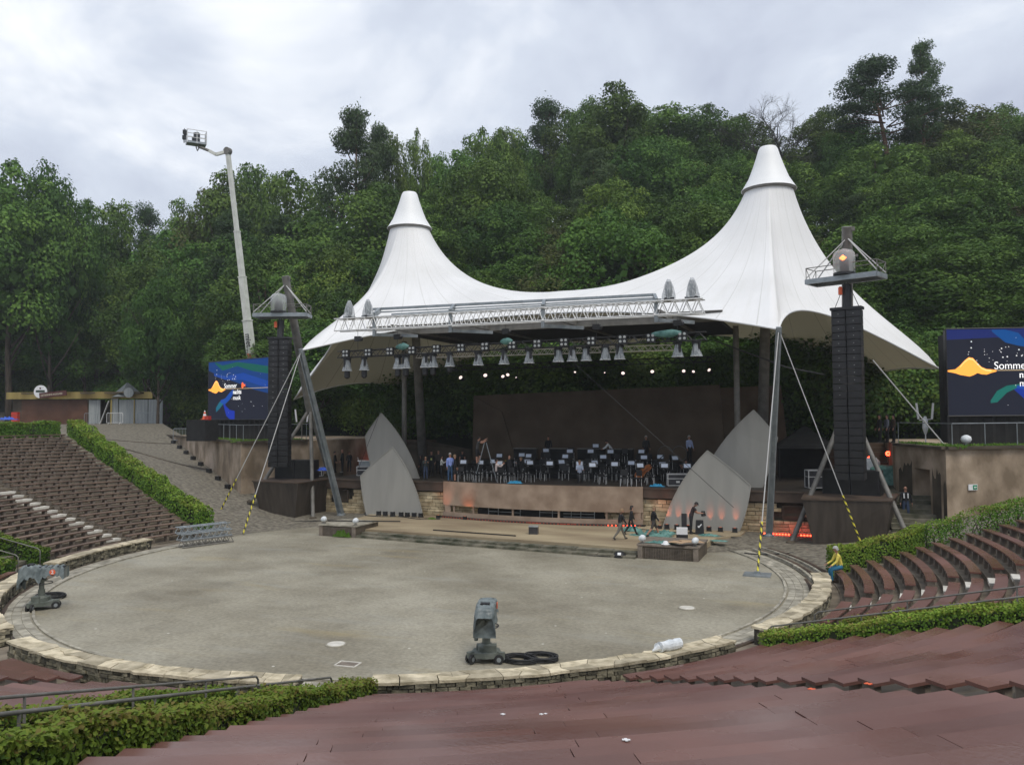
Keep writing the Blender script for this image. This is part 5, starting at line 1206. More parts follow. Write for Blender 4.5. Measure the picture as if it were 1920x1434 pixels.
# light rail of LEDs on the right
t = thing('led_strip', 'row of bright red LED lamps lying at the foot of the right stone wall', 'led strip', (12.6, -.62, .2))
b = MB(); b.box((0, 0, .05), (2.6, .12, .1)); b.build('housing', 'black', t)
for k in range(18):
    if k in (2, 9, 11): continue
    b = MB(); b.box((-1.15+k*.135, -.065, .07), (.08, .02, .06)); b.build('lamp', 'litred', t)
l = bpy.data.lights.new('glow', 'AREA'); l.shape = 'RECTANGLE'; l.size = 1.8; l.size_y = .1; l.energy = 6; l.color = (1, .04, .015); o = bpy.data.objects.new('glow', l); COL.objects.link(o); o.parent = t; o.location = (.2, -.1, .12); o.rotation_euler = (math.radians(60), 0, 0)
# ================================================================== PEOPLE
SKINM = M['skin']
def person(pos, h, face, label, top=(.02,.02,.022), leg=(.02,.02,.025), sleeve='long', legs='long', hair='hairdark', hairlen=0, pose=None, cap=None, shoe=(.02,.02,.02), group=None, item=None, apron=None):
    ps = dict(lean=0, hl=0, hy=0, la=(8,12,10), ra=(8,12,10), ll=(0,0), rl=(0,0), twist=0); ps.update(pose or {})
    k = h/1.75; V = []; R_ = []; E_ = []; reg = []
    def v(p, r, parent=None, g='torso'):
        V.append(Vector(p)); r = r if isinstance(r, tuple) else (r, r); f_ = 1.0 if g == 'skin' else 1.27; R_.append((r[0]*f_, r[1]*f_)); 
        if parent is not None: E_.append((parent, len(V)-1)); reg.append((parent, len(V)-1, g))
        return len(V)-1
    ln = math.radians(ps['lean'])
    def T(x, y, z):   # torso point relative to pelvis, leaning
        return Vector((x, y*math.cos(ln)+z*math.sin(ln), z*math.cos(ln)-y*math.sin(ln)))
    pel = v((0,0,0), (.135,.10)); w = v(T(0,.0,.17), (.125,.095), pel); ch = v(T(0,.0,.38), (.165,.115), w); nk = v(T(0,-.005,.52), .052, ch, 'skin')
    hp = math.radians(ps['hl']); 
    def Hd(y, z): a = ln+hp; return V[nk]+Vector((0, y*math.cos(a)+z*math.sin(a), z*math.cos(a)-y*math.sin(a)))
    h1 = v(Hd(.012,.09), (.066,.075), nk, 'skin'); h2 = v(Hd(.016,.17), (.078,.094), h1, 'skin'); h3 = v(Hd(.0,.245), (.052,.062), h2, 'skin')
    hands = []
    for s, arm in ((1, ps['ra']), (-1, ps['la'])):
        sh = v(T(s*.165,0,.455), .062, ch); p, e, ab_ = [math.radians(q) for q in arm[:3]]; pin = math.radians(arm[3]) if len(arm) > 3 else 0
        d1 = Vector((s*math.sin(ab_), math.sin(p)*math.cos(ab_), -math.cos(p)*math.cos(ab_))); el = v(V[sh]+d1*.28, .043, sh, 'uarm')
        d2 = Vector((s*math.sin(ab_*.5-pin), math.sin(p+e), -math.cos(p+e))).normalized(); wr = v(V[el]+d2*.24, .028, el, 'farm'); ha = v(V[wr]+d2*.075, (.04,.022), wr, 'skin'); hands.append((V[ha].copy(), d2, s))
    low = 1e9
    for s, lg in ((1, ps['rl']), (-1, ps['ll'])):
        hip = v((s*.088,0,-.04), .085, pel, 'leg'); a, kb = math.radians(lg[0]), math.radians(lg[1]); sp = lg[2] if len(lg) > 2 else .03
        d1 = Vector((s*sp, math.sin(a), -math.cos(a))); kn = v(V[hip]+d1*.42, .056, hip, 'leg'); d2 = Vector((s*sp*.5, math.sin(a-kb), -math.cos(a-kb))); an = v(V[kn]+d2*.42, .036, kn, 'shin')
        fa = max(-.6, min(.3, (a-kb)*.5)) if not ps.get('sit') else 0
        to = v(V[an]+Vector((s*.02, .15*math.cos(fa), -.035+.15*math.sin(fa))), (.036,.026), an, 'shoe'); he = v(V[an]+Vector((0,-.035,-.035)), (.036,.03), an, 'shoe'); low = min(low, V[an].z-.065, V[to].z-.028)
    me = bpy.data.meshes.new('person'); me.from_pydata([tuple(q) for q in V], E_, []); o = bpy.data.objects.new('person', me); COL.objects.link(o)
    md = o.modifiers.new('s', 'SKIN'); md.use_smooth_shade = True; md.branch_smoothing = .6
    for i, d_ in enumerate(o.data.skin_vertices[0].data): d_.radius = R_[i]; d_.use_root = (i == 0)
    sbm = o.modifiers.new('u', 'SUBSURF'); sbm.levels = 1
    bpy.context.view_layer.update()
    m2 = bpy.data.meshes.new_from_object(o.evaluated_get(bpy.context.evaluated_depsgraph_get())); o.modifiers.clear(); o.data = m2; bpy.data.meshes.remove(me)
    mats = [cloth(top), cloth(leg), SKINM, cloth(shoe)]; m2.materials.clear()
    for m_ in mats: m2.materials.append(m_)
    bm = bmesh.new(); bm.from_mesh(m2)
    for f in bm.faces:
        c = f.calc_center_median(); best, g = 1e9, 'torso'
        for a, b_, gg in reg:
            p, q = V[a], V[b_]; d_ = q-p; t = max(0, min(1, (c-p).dot(d_)/d_.length_squared)); dd = (c-p-d_*t).length - max(R_[a])*(1-t)*.5 - max(R_[b_])*t*.5
            if dd < best: best, g, tt = dd, gg, t
        mi = {'torso': 0, 'uarm': 0, 'farm': 0 if sleeve == 'long' else 2, 'leg': 1, 'shin': 1 if legs == 'long' else 2, 'skin': 2, 'shoe': 3}[g]
        if g == 'uarm' and sleeve == 'short' and tt > .55: mi = 2
        if g == 'torso' and (V[pel]-c).length < .13 and c.z < .03: mi = 1
        f.material_index = mi; f.smooth = True
    # fingers, nose and ears grown on the same mesh
    def tubeb(pts, rad, mi):
        rings = []
        for i, p in enumerate(pts):
            d_ = (pts[min(i+1, len(pts)-1)]-pts[max(i-1, 0)]).normalized(); x = d_.orthogonal().normalized(); y = d_.cross(x); rings.append([bm.verts.new(p+(x*math.cos(2*PI*q/5)+y*math.sin(2*PI*q/5))*rad[i]) for q in range(5)])
        for a, b_ in zip(rings, rings[1:]):
            for q in range(5): f = bm.faces.new((a[q], a[(q+1) % 5], b_[(q+1) % 5], b_[q])); f.material_index = mi; f.smooth = True
        f = bm.faces.new(rings[-1]); f.material_index = mi
    for c, d_, s in hands:
        sidev = Vector((0, 1, 0)) if abs(d_.y) < .7 else Vector((s, 0, 0)); sidev = (sidev - d_*sidev.dot(d_)).normalized(); inn = d_.cross(sidev)*(-s)
        for q, (of, L_) in enumerate(((-.028, .055), (-.01, .068), (.009, .073), (.027, .064))):
            a = c+d_*.012+sidev*of; tubeb([a, a+d_*L_*.5+inn*.006, a+d_*L_+inn*.022], [.0095, .0085, .006], 2)
        a = c-d_*.02+sidev*.034; tubeb([a, a+sidev*.022+d_*.022, a+sidev*.026+d_*.05+inn*.01], [.011, .01, .007], 2)
    tubeb([Hd(.085, .165), Hd(.108, .135), Hd(.09, .125)], [.006, .013, .012], 2)
    for s in (1, -1): a = Hd(0, .15)+Vector((s*.074, 0, 0)); tubeb([a, a+Vector((s*.016, -.008, .016))], [.018, .012], 2)
    bm.to_mesh(m2); bm.free(); m2.update()
    # hair / cap / eyes
    A = Matrix.Rotation(-(ln+hp), 4, 'X'); Hc = Hd(.0, .185)
    def shell(z0, grow, m, nm, front=0.0, down=0.0):
        b = MB(); rings = []; n = 16; mm_ = 8
        for j in range(mm_+1):
            P = []
            for q in range(n):
                a = 2*PI*q/n; y = math.sin(a); lo = z0 - (down if y < .25 else 0) + (front if y > .35 else 0)
                ph = (PI/2)*(1-j/mm_); z = math.sin(ph)*.098; r = math.cos(ph)
                zz = z if j < 6 else max(lo, z*(1-(j-5)/3)+lo*(j-5)/3); rr = r*grow
                P.append(Hc + A @ Vector((.089*rr*math.cos(a), .106*rr*math.sin(a)-.004, zz+.004)))
            rings.append(b.add(P))
        for a, c in zip(rings, rings[1:]):
            for q in range(n): b.face((a+q, a+(q+1) % n, c+(q+1) % n, c+q))
        return b.build(nm, m, o, smooth=True)
    if hair: shell(-.03, 1.05, hair, 'hair', .055, .05 + hairlen)
    if cap: 
        q = shell(.02, 1.13, cap, 'cap', .0, .0); b = MB(); c0 = Hc+A @ Vector((0, .1, .025)); b.prism([c0+A @ Vector((-.07,0,0)), c0+A @ Vector((.07,0,0)), c0+A @ Vector((.045,.085,-.012)), c0+A @ Vector((-.045,.085,-.012))], (0,0,.012)); b.build('peak', cap, q)
    b = MB()
    for s in (1, -1): c0 = Hd(.0945, .172)+Vector((s*.03, 0, 0)); b.box(c0, (.02, .012, .009))
    c0 = Hd(.092, .108); b.box(c0, (.04, .01, .007)); b.build('face_features', 'hairdark', o)
    if item == 'lanyard': b = MB(); b.box(T(0,.12,.22)+Vector((0,0,0)), (.11,.012,.14)); b.build('lanyard', 'paperyel', o)
    if item == 'strap': 
        b = MB()
        for s in (1, -1): b.beam(T(s*.09,.13,.2), T(s*.09,.1,.44), .05, .02)
        b.build('straps', 'white', o)
    if item == 'paper': b = MB(); c0 = (hands[0][0]+hands[1][0])/2; b.box(c0+Vector((0,.06,.02)), (.3,.22,.01), .2); b.build('sheet', 'paper', o)
    if item == 'bag': b = MB(); b.tube([hands[0][0]+Vector((-.1,.02,.1)), hands[0][0]+Vector((-.1,.05,-.15))], [.1,.13], 10); b.build('bag', 'black', o)
    if item == 'trumpet':
        b = MB(); c0 = Hd(.1, .12); b.tube([c0, c0+Vector((0,.38,.02)), c0+Vector((0,.5,.02))], [.008,.01,.06], 8); b.build('trumpet', 'gold', o)
    o.scale = (k, k, k); o.rotation_euler = (0, 0, face); o.location = Vector(pos)+Vector((0, 0, -low*k)); tag(o, label, 'person', group); return o
def pper(px, yf, yh, z, face, label, pos=None, **kw):
    p = Vector(pos) if pos else onz(px, yf, z); dep = (p-CAM).dot(Vector((-_sy, _cy, 0))); h = (yf-yh)/1500*dep; pose = kw.get('pose') or {}
    hh = kw.pop('h', None); return person((p.x, p.y, z), hh or h, face, label, **kw)
TOV = YAW + PI      # facing the viewer
LEFTW = YAW + PI/2; RIGHTW = YAW - PI/2
BLK = (.012,.012,.014); NVY = (.03,.04,.07); JEAN = (.04,.06,.11)
W1 = dict(ll=(26,6), rl=(-20,22), la=(-16,15,6), ra=(16,20,6)); W2 = dict(ll=(-18,18), rl=(24,4), la=(14,22,6), ra=(-14,10,6)); ARMS = dict(la=(28,95,5,20), ra=(28,95,5,20))
gA = 'stage crew walking on the sandy apron'
pper(1163, 1012, 951, .3, RIGHTW+.2, 'person with grey hair, black jacket and grey trousers walking on the sandy apron', top=BLK, leg=(.13,.12,.10), hair='hairfair', pose=dict(W1, lean=10), group=gA)
pper(1183, 1003, 946, .3, RIGHTW, 'tall person in all black with long dark hair walking behind the grey-trousered one', top=BLK, leg=BLK, hairlen=.08, pose=dict(W2, lean=6), group=gA)
pper(1226, 1006, 946, .3, RIGHTW+.1, 'person in black jacket and dark shorts walking right beside the teal netting', top=BLK, leg=(.05,.045,.04), legs='short', hair='hairfair', pose=dict(W1, lean=2), group=gA)
pper(1296, 1001, 950, .3, RIGHTW, 'person in dark cap bending over in front of the right front sail', top=(.03,.02,.02), leg=BLK, sleeve='short', cap='black', pose=dict(lean=20, hl=24, la=(22,60,5), ra=(26,60,5), ll=(5,8), rl=(-4,4)), group=gA, item='bag', h=1.55)
p = pc(15.0, 10.7); z_ = -.08+.34
person((p[0], p[1]-.02, 0), 1.55, math.radians(112), 'grey-haired person in yellow shirt and blue jeans sitting on the lowest right bench', top=(.62,.52,.10), leg=(.02,.13,.22), hair='hairgrey', sleeve='long', pose=dict(sit=1, lean=16, ll=(78,82), rl=(74,76), la=(22,34,4), ra=(24,34,4)), shoe=(.04,.03,.02))
pper(1697, 965, 895, .95, TOV-.2, 'bald person in black jacket with white straps coming down the right side stairs', pos=(17.5, .4, 0), top=BLK, leg=JEAN, hair=None, pose=dict(la=(5,15,14), ra=(5,15,14), ll=(8,14), rl=(-4,2)), item='strap', h=1.62)
gM = 'musicians waiting at the left of the stage'
pper(798, 899, 856, 2.2, TOV+.3, 'person in dark top and blue jeans, leftmost of the group on stage', top=(.02,.03,.03), leg=JEAN, hair='hairfair', hairlen=.08, pose=ARMS, group=gM)
pper(789, 893, 853, 2.2, LEFTW, 'dark-clothed person standing at the far left behind the one in jeans', top=BLK, leg=BLK, hairlen=.06, group=gM)
pper(809, 892, 845, 2.2, TOV, 'person in black with a yellow pass on the chest in the stage group', top=BLK, leg=BLK, item='lanyard', group=gM)
pper(822, 889, 844, 2.2, TOV+.2, 'person in dark grey behind the one in the white top', top=(.06,.05,.045), leg=BLK, hair=None, group=gM)
pper(828, 897, 854, 2.2, RIGHTW, 'person in white top and black cardigan with folded arms on stage', top=(.5,.5,.46), leg=BLK, pose=ARMS, group=gM)
pper(844, 903, 849, 2.2, TOV+.4, 'person in light blue shirt and blue trousers standing on stage', top=(.22,.30,.62), leg=(.03,.07,.14), hair='hairgrey', group=gM)
pper(853, 903, 852, 2.2, RIGHTW, 'person in black with bare lower legs beside the light blue shirt', top=BLK, leg=BLK, legs='short', hair='hairfair', group=gM)
pper(867, 884, 845, 2.2, TOV, 'person in black with hands behind back near the grey side wall', top=BLK, leg=BLK, hair='hairdark', sleeve='short', group=gM)
gO = 'people among the orchestra chairs'
lad = onz(898, 905, 2.2); lad = Vector((lad.x, max(lad.y, .75), lad.z))
person((lad.x-.55, lad.y+.05, 3.15), 1.55, RIGHTW, 'person in white vest and black shorts climbing the stepladder', top=(.05,.05,.05), leg=BLK, legs='short', sleeve='short', pose=dict(lean=12, la=(95,30,5), ra=(80,40,5), ll=(30,50), rl=(0,0)), group=gO)
pper(931, 903, 860, 2.2, RIGHTW+.2, 'musician in white shirt sitting and playing a trumpet', top=(.6,.5,.46), leg=BLK, pose=dict(sit=1, la=(55,80,5,25), ra=(55,80,5,25), ll=(85,85), rl=(80,85)), item='trumpet', group=gO, h=1.6)
pper(955, 903, 853, 2.2, RIGHTW+.4, 'bald person in black standing right of the trumpet player', top=BLK, leg=BLK, hair=None, group=gO)
pper(977, 900, 857, 2.2, LEFTW, 'person in black reading a sheet of paper near the chairs', top=BLK, leg=BLK, hair='hairfair', pose=ARMS, item='paper', group=gO)
pper(1087, 905, 872, 2.2, TOV, 'musician in light shirt sitting in the front row with fair hair', top=(.35,.4,.5), leg=BLK, hair='hairfair', pose=dict(sit=1, ll=(85,85), rl=(82,85), la=(30,60,5), ra=(30,60,5)), group=gO, h=1.55)
person((-2.4, 8.2, 2.98), 1.55, TOV, 'dark figure at the back riser left of the middle', top=BLK, leg=BLK, group=gO)
person((3.9, 8.2, 2.98), 1.6, TOV, 'person in dark suit with white shirt front at the back riser', top=(.03,.03,.03), leg=BLK, hair='hairgrey', group=gO)
p = onz(1208, 850, 3.1); person((p.x, 7.2, 2.98), 1.45, LEFTW, 'person in white shirt leaning forward at the right back riser', top=(.6,.62,.62), leg=BLK, pose=dict(lean=35, la=(40,20,5), ra=(40,20,5)), group=gO)
person((6.5, 8.2, 2.98), 1.62, TOV+.4, 'person in pale blue shirt at the right back corner of the orchestra', top=(.35,.42,.62), leg=BLK, hair='hairgrey', group=gO)
p = onz(1284, 905, 2.2); person((p.x, p.y+.5, 2.2), 1.5, LEFTW+.5, 'person in black sitting behind the flight case with folded arms', top=BLK, leg=BLK, sleeve='short', hair='hairdark', pose=dict(sit=1, la=(40,90,5,25), ra=(40,90,5,25), ll=(80,85), rl=(80,85)), group=gO)
gS = 'stagehands in the dark left wing'
for i, (px, yf, yh, lab) in enumerate(((628, 886, 846, 'dark-clothed stagehand next to the teal sheet in the left wing'), (642, 886, 842, 'bald stagehand in black with light shoes in the left wing'), (655, 884, 846, 'stagehand in black right of the bald one in the left wing'))):
    pper(px, yf, yh, 2.2, (RIGHTW, LEFTW, TOV)[i], lab, top=BLK, leg=BLK, hair=(None if i == 1 else 'hairdark'), group=gS, shoe=(.3,.3,.28) if i == 1 else BLK)
p = at(688, 806, 63); person((p.x, p.y, HT(p.x, p.y)+.05), 1.25, TOV, 'person in white shirt standing on the upper path left of the stage', top=(.55,.45,.38), leg=(.08,.08,.08), pose=ARMS)
gT = 'people beside the right video screen'
for i, (px, lab, c) in enumerate(((1650, 'person in black standing far behind the right speakers', BLK), (1664, 'person in grey jacket standing far behind the right speakers', (.12,.13,.16)), (1676, 'person in dark brown standing left of the white stand', (.05,.03,.02)))):
    p = at(px, 824, 42); person((p.x, p.y, 4.28), 1.5, LEFTW, lab, top=c, leg=BLK, group=gT)
p = at(1546, 790, 52); person((p.x, p.y, HT(p.x, p.y)), 1.5, TOV, 'person with white straps in the dark behind the right tower', top=BLK, leg=BLK, item='strap')
# ================================================================== ORCHESTRA FURNITURE
def mk_chair():
    t = bpy.data.objects.new('chair', None); COL.objects.link(t)
    b = MB(); b.box((0, 0, .42), (.4, .4, .05)); b.build('seat', 'black', t); b = MB(); b.box((0, -.2, .68), (.38, .04, .3)); b.build('backrest', 'black', t)
    for x, y in ((-.18, -.18), (.18, -.18), (-.18, .18), (.18, .18)):
        b = MB(); b.tube([(x, y, 0), (x*.97, y*.97, .4)] + ([(x*.97, -.2, .6)] if y < 0 else []), .012, 5); b.build('leg', 'alu', t)
    return t
def mk_stand():
    t = bpy.data.objects.new('music_stand', None); COL.objects.link(t)
    b = MB(); b.tube([(0,0,.02), (0,0,.95)], .012, 5)
    for a in (0, 2.1, 4.2): b.tube([(0,0,.15), (.25*math.cos(a), .25*math.sin(a), 0)], .01, 4)
    b.build('pole', 'black', t); Mx = Matrix.Translation((0, 0, 1.0)) @ Matrix.Rotation(math.radians(-20), 4, 'X')
    b = MB(); b.box((0,0,0), (.46,.015,.3), mat_=Mx); b.box((0,.03,-.15), (.46,.06,.012), mat_=Mx); b.build('desk', 'black', t)
    b = MB(); b.box((0.0,-.013,.0), (.34,.006,.2), mat_=Mx); b.build('sheet', 'paper', t); return t
CH, ST = mk_chair(), mk_stand()
def cdup(root, loc, rz, nm): o = dup(root); o.location = loc; o.rotation_euler = (0,0,rz); o.name = nm; return o
rows = [(2.0, 6, 0), (3.2, 9, 0), (4.4, 11, .25), (5.6, 13, .5), (6.7, 13, .78)]
RN = ['front', 'second', 'third', 'fourth', 'back']
for ri, (r, n, dz) in enumerate(rows):
    for i in range(n):
        a = D(8 + 164*i/(n-1)); x, y = 1.1+r*math.cos(a)*1.05, .9+r*math.sin(a)*.98
        if y > 8.2: y = 8.1
        zz_ = 2.2 + (.78 if y > 6.8 else .5 if y > 5.5 else .25 if y > 4.2 else 0)
        if abs(x-1.1) > 7.3: continue
        jx = rnd.uniform(-.06, .06); nn = ORD[n-i]
        cdup(CH, (x+jx, y, zz_), a+PI/2+rnd.uniform(-.2, .2), 'chair'); o = COL.objects[-1]
        root = [q for q in (COL.objects[-k] for k in range(1, 8)) if q.parent is None][0]
        tag(root, 'black orchestra chair with metal legs, %s row, %s from the left' % (RN[ri], nn), 'chair', 'orchestra chairs')
        if (i + ri) % 2 == 0 or ri > 2 and i % 3 == 0:
            x2, y2 = 1.1+(r-.55)*math.cos(a)*1.05, .9+(r-.55)*math.sin(a)*.98
            zz2 = 2.2 + (.78 if y2 > 6.8 else .5 if y2 > 5.5 else .25 if y2 > 4.2 else 0)
            q = cdup(ST, (x2, y2, zz2), rnd.uniform(-.35, .35)+YAW*.8, 'music_stand'); tag(q, 'music stand with white sheet, %s row, near the %s chair from the left' % (RN[ri], nn), 'music stand', 'music stands of the orchestra')
for i, (px, py) in enumerate(((862, 895), (871, 900), (884, 893), (893, 895), (918, 905), (940, 897), (1170, 903), (1190, 905))):
    p = onz(px, py+8, 2.2); p = Vector((p.x, max(p.y, .35), 2.2)); q = cdup(CH, p, rnd.uniform(2, 4.5), 'chair'); tag(q, 'black chair standing loosely at the stage front, %s from the left' % ORD[i+1], 'chair', 'loose chairs at the stage front')
for root in (CH, ST):
    for ch in list(root.children): bpy.data.objects.remove(ch)
    bpy.data.objects.remove(root)
for i, (x, y, w) in enumerate(((-3.6, 7.4, 1.6), (-1.6, 7.7, 1.2), (.6, 7.8, 1.8), (2.6, 7.8, 1.3))):
    t = thing('percussion_table', 'dark covered percussion table on the back riser, %s from the left' % ORD[i+1], 'table', (x, y, 2.98), 0, 'percussion tables'); b = MB(); b.box((0,0,.78), (w,.5,.05)); b.build('top', 'galvdark', t)
    b = MB(); b.box((0,-.2,.42), (w*.96,.04,.66)); b.build('drape', 'blackcloth', t)
    for sx_ in (-w*.45, w*.45): b = MB(); b.box((sx_, .15, .39), (.04,.04,.76)); b.build('leg', 'black', t)
for i, x in enumerate((5.1, 5.95)):
    t = thing('bass_drum', 'large bass drum standing on the right back riser, %s from the left' % ORD[i+1], 'drum', (x, 8.0, 2.98), .2, 'bass drums'); mt = Matrix.Translation((0,0,.55)) @ Matrix.Rotation(PI/2, 4, 'X')
    b = MB(); b.lathe([(.42,-.16),(.42,.16)], n=24, mat_=mt); b.build('shell', 'black', t); b = MB(); b.lathe([(.43,.15),(.445,.155),(.445,.19),(.43,.195)], n=24, mat_=mt, cap=False); b.build('hoop', 'galvdark', t)
    b = MB(); b.lathe([(.40,.165),(.1,.168)], n=24, mat_=mt); b.build('drumhead', 'backwall', t)
# stepladder
t = thing('stepladder', 'tall aluminium stepladder standing open at the stage front left', 'ladder', (lad.x, lad.y, 2.2), RIGHTW)
for sgn, nm in ((1, 'front_frame'), (-1, 'rear_frame')):
    b = MB()
    for x in (-.25, .25): b.beam((x, sgn*.62, 0), (x*.7, sgn*.05, 2.15), .05, .025)
    for i in range(1, 8): f = i/8; b.beam((-.25*(1-.3*f), sgn*(.62-.57*f), 2.15*f), (.25*(1-.3*f), sgn*(.62-.57*f), 2.15*f), .03, .02)
    b.build(nm, 'galv', t)
# double bass lying on a stool
bp = onz(1218, 903, 2.2); t = thing('double_bass', 'orange-brown double bass lying on its side at the stage front right', 'double bass', bp, 0)
mt = Matrix.Translation((-.35, 0, .55)) @ Matrix.Rotation(YAW, 4, 'Z') @ Matrix.Rotation(math.radians(-38), 4, 'Y')
out_ = []
for a in range(40):
    th = 2*PI*a/40; x = .55*math.cos(th); w_ = .27+.05*math.cos(th*2)-.07*math.exp(-((x-.05)/.16)**2) - (.05 if x > .1 else 0); out_.append((x, 0, w_*math.sin(th)*1.0))
b = MB(); b.prism([Vector(p)+Vector((0,-.1,0)) for p in out_][::-1], (0,.2,0)); b.v = [tuple(mt @ Vector(q)) for q in b.v]; b.build('body', 'copper', t, smooth='auto')
b = MB(); b.beam((.45,-.12,0), (1.3,-.12,0), .05, .04); b.tube([(1.3,-.12,0), (1.42,-.1,.02), (1.45,-.06,0)], .03, 6); b.v = [tuple(mt @ Vector(q)) for q in b.v]; b.build('neck', 'black', t)
b = MB(); b.beam((-.1,-.115,0), (.3,-.115,0), .07, .015); b.v = [tuple(mt @ Vector(q)) for q in b.v]; b.build('fingerboard', 'black', t)
t = thing('stool', 'stool with two pale legs in front of the double bass', 'stool', bp+Vector((.05,-.35,0)), YAW)
for x in (-1, 1): b = MB(); b.beam((x*.26,0,0), (x*.07,0,.5), .06, .03); b.build('leg', 'alu', t)
b = MB(); b.box((0,0,.52), (.3,.25,.05)); b.build('seat', 'black', t)
def flight_case(pos, w, d, h, label, rz=0, grp='flight cases', bare=False):
    t = thing('flight_case', label, 'case', pos, rz, grp); b = MB(); b.box((0,0,h/2+.04), (w,d,h)); b.build('body', 'case', t); b = MB()
    for x in (-w/2, w/2):
        for y in (-d/2, d/2): b.box((x,y,h/2+.04), (.04,.04,h))
    for z in (.05, h*.68, h+.035):
        for y in (-d/2, d/2): b.box((0,y,z), (w,.035,.035))
        for x in (-w/2, w/2): b.box((x,0,z), (.035,d,.035))
    b.build('edge_trim', 'alu', t); b = MB(); b.box((0,-d/2-.015,h*.4), (.18,.02,.1)); b.build('latch', 'alu', t)
flight_case(onz(1270, 911, 2.2), 1.0, .5, .58, 'black flight case with metal edges right of the double bass', YAW*.8)
flight_case(onz(686, 892, 2.2), 1.0, .55, .55, 'black flight case at the left stage front carrying mixer gear', YAW)
flight_case(onz(597, 893, 2.2), .5, .5, .5, 'small flight case beside the left podium under blue plastic', YAW)
flight_case(onz(1526, 917, 2.2)+Vector((0,.5,0)), .7, .5, .85, 'upright flight case left of the right line array', YAW)
t = thing('mixer_gear', 'silver equipment rack on the flight case at the left stage front', 'equipment', onz(686, 892, 2.2)+Vector((0,0,.6)), YAW)
b = MB(); b.box((0,0,.15), (.8,.4,.28)); b.build('rack', 'galv', t); b = MB(); b.box((0,0,.33), (.95,.5,.05)); b.tube([(-.45,0,.3),(-.5,0,.55)], .02, 5); b.tube([(.45,0,.3),(.6,0,.62)], .015, 5); b.build('lid', 'alu', t)
def crumple(name, m, pos, sx_, sy_, h, label, cat, seed, grp=None, n=16):
    g = random.Random(seed); b = MB(); ids = []
    ph = [g.uniform(0, 6) for _ in range(6)]
    for i in range(n+1):
        ids.append(b.add([((i/n-.5)*sx_*(1+.2*math.sin(j*.9+ph[0])), (j/n-.5)*sy_*(1+.2*math.sin(i*.8+ph[1])), max(.01, h*(1-((i/n-.5)**2+(j/n-.5)**2)*3.6)*(.55+.45*math.sin(i*1.3+ph[2])*math.sin(j*1.1+ph[3]))+g.uniform(-.15,.15)*h)) for j in range(n+1)]))
    for i in range(n):
        for j in range(n): b.face((ids[i]+j, ids[i+1]+j, ids[i+1]+j+1, ids[i]+j+1))
    ids2 = b.add([(x, y, 0) for x, y, z in b.v[ids[0]:ids[0]+1]])
    return tag(b.build(name, m, None, False, pos), label, cat, grp)
crumple('tarp', 'blue', onz(606, 882, 2.75), .7, .4, .25, 'crumpled blue plastic on the small flight case', 'tarp', 1)
crumple('tarp', 'lblue', onz(966, 906, 2.2), .8, .4, .2, 'bright blue crumpled cloth on the stage edge left of the middle', 'tarp', 2)
crumple('tarp', 'lblue', onz(1232, 912, 2.2), .7, .35, .18, 'bright blue crumpled cloth below the double bass', 'tarp', 3)
for i, (px, py, sx_, sy_, h) in enumerate(((1222, 1004, 1.7, .8, .3), (1185, 995, 1.0, .6, .3), (1248, 1000, .9, .7, .2), (1330, 1004, .9, .5, .12), (1348, 1014, .7, .4, .06))):
    crumple('netting', 'teal', onz(px, py, .3), sx_, sy_, h, 'crumpled teal netting on the apron, %s' % ('large heap behind the walking person', 'heap beside the bronze panel end', 'low heap left of the right front sail', 'flat strip right of the bag', 'thin piece at the cobbles')[i], 'netting', 10+i, 'teal netting on the apron')
crumple('tarp', 'teal', onz(1790, 975, .9)+Vector((0,0,.1)), .9, .5, .5, 'dark teal plastic heap at the corner of the right concrete block', 'tarp', 21)
crumple('bush', 'leafhedge', onz(810, 973, .3), .5, .25, .12, 'small green cloth or plant on the sand near the left front sail', 'cloth', 22)
# white and green covered gear behind the right array
for i, (px, py, m, w, h, lab) in enumerate(((1634, 905, 'white', .9, 1.35, 'gear under a white sheet behind the right podium'), (1660, 908, 'teal', 1.5, 1.0, 'gear under dark green plastic behind the right podium'))):
    p = onz(px, py, 2.1); b = MB(); g = random.Random(i); P = []
    for z, f in ((0, 1.15), (.45, 1.02), (.85, .95), (1, .6)):
        P.append(b.add([((w/2)*f*math.copysign(abs(math.cos(a))**.5, math.cos(a))*(1+g.uniform(-.06,.06)), .4*f*math.copysign(abs(math.sin(a))**.5, math.sin(a))*(1+g.uniform(-.06,.06)), z*h) for a in [2*PI*k/20 for k in range(20)]]))
    for a, c in zip(P, P[1:]):
        for k in range(20): b.face((a+k, a+(k+1) % 20, c+(k+1) % 20, c+k))
    b.face([P[-1]+k for k in range(20)]); tag(b.build('covered_gear', 'whitecloth' if m == 'white' else 'teal', None, False, (p.x, p.y, 2.1)), lab, 'equipment', 'covered gear')
for i, (px, py) in enumerate(((1665, 850), (1630, 860))):
    p = at(px, py, 44); t = thing('signal_light', 'small round red light glowing behind the right podium, %s' % ('upper' if i == 0 else 'lower'), 'light', p, 0, 'red lights behind the right podium')
    b = MB(); b.lathe([(.13,0),(.13,.08)], mat_=Matrix.Rotation(PI/2,4,'X'), n=14); b.build('ring', 'litred', t); b = MB(); b.lathe([(.05,.09),(.05,.1)], mat_=Matrix.Rotation(PI/2,4,'X'), n=10); b.build('centre', 'dullred', t); b = MB(); b.tube([(0,.05,0),(0,.05,-.9)], .02, 5); b.build('stand', 'black', t)
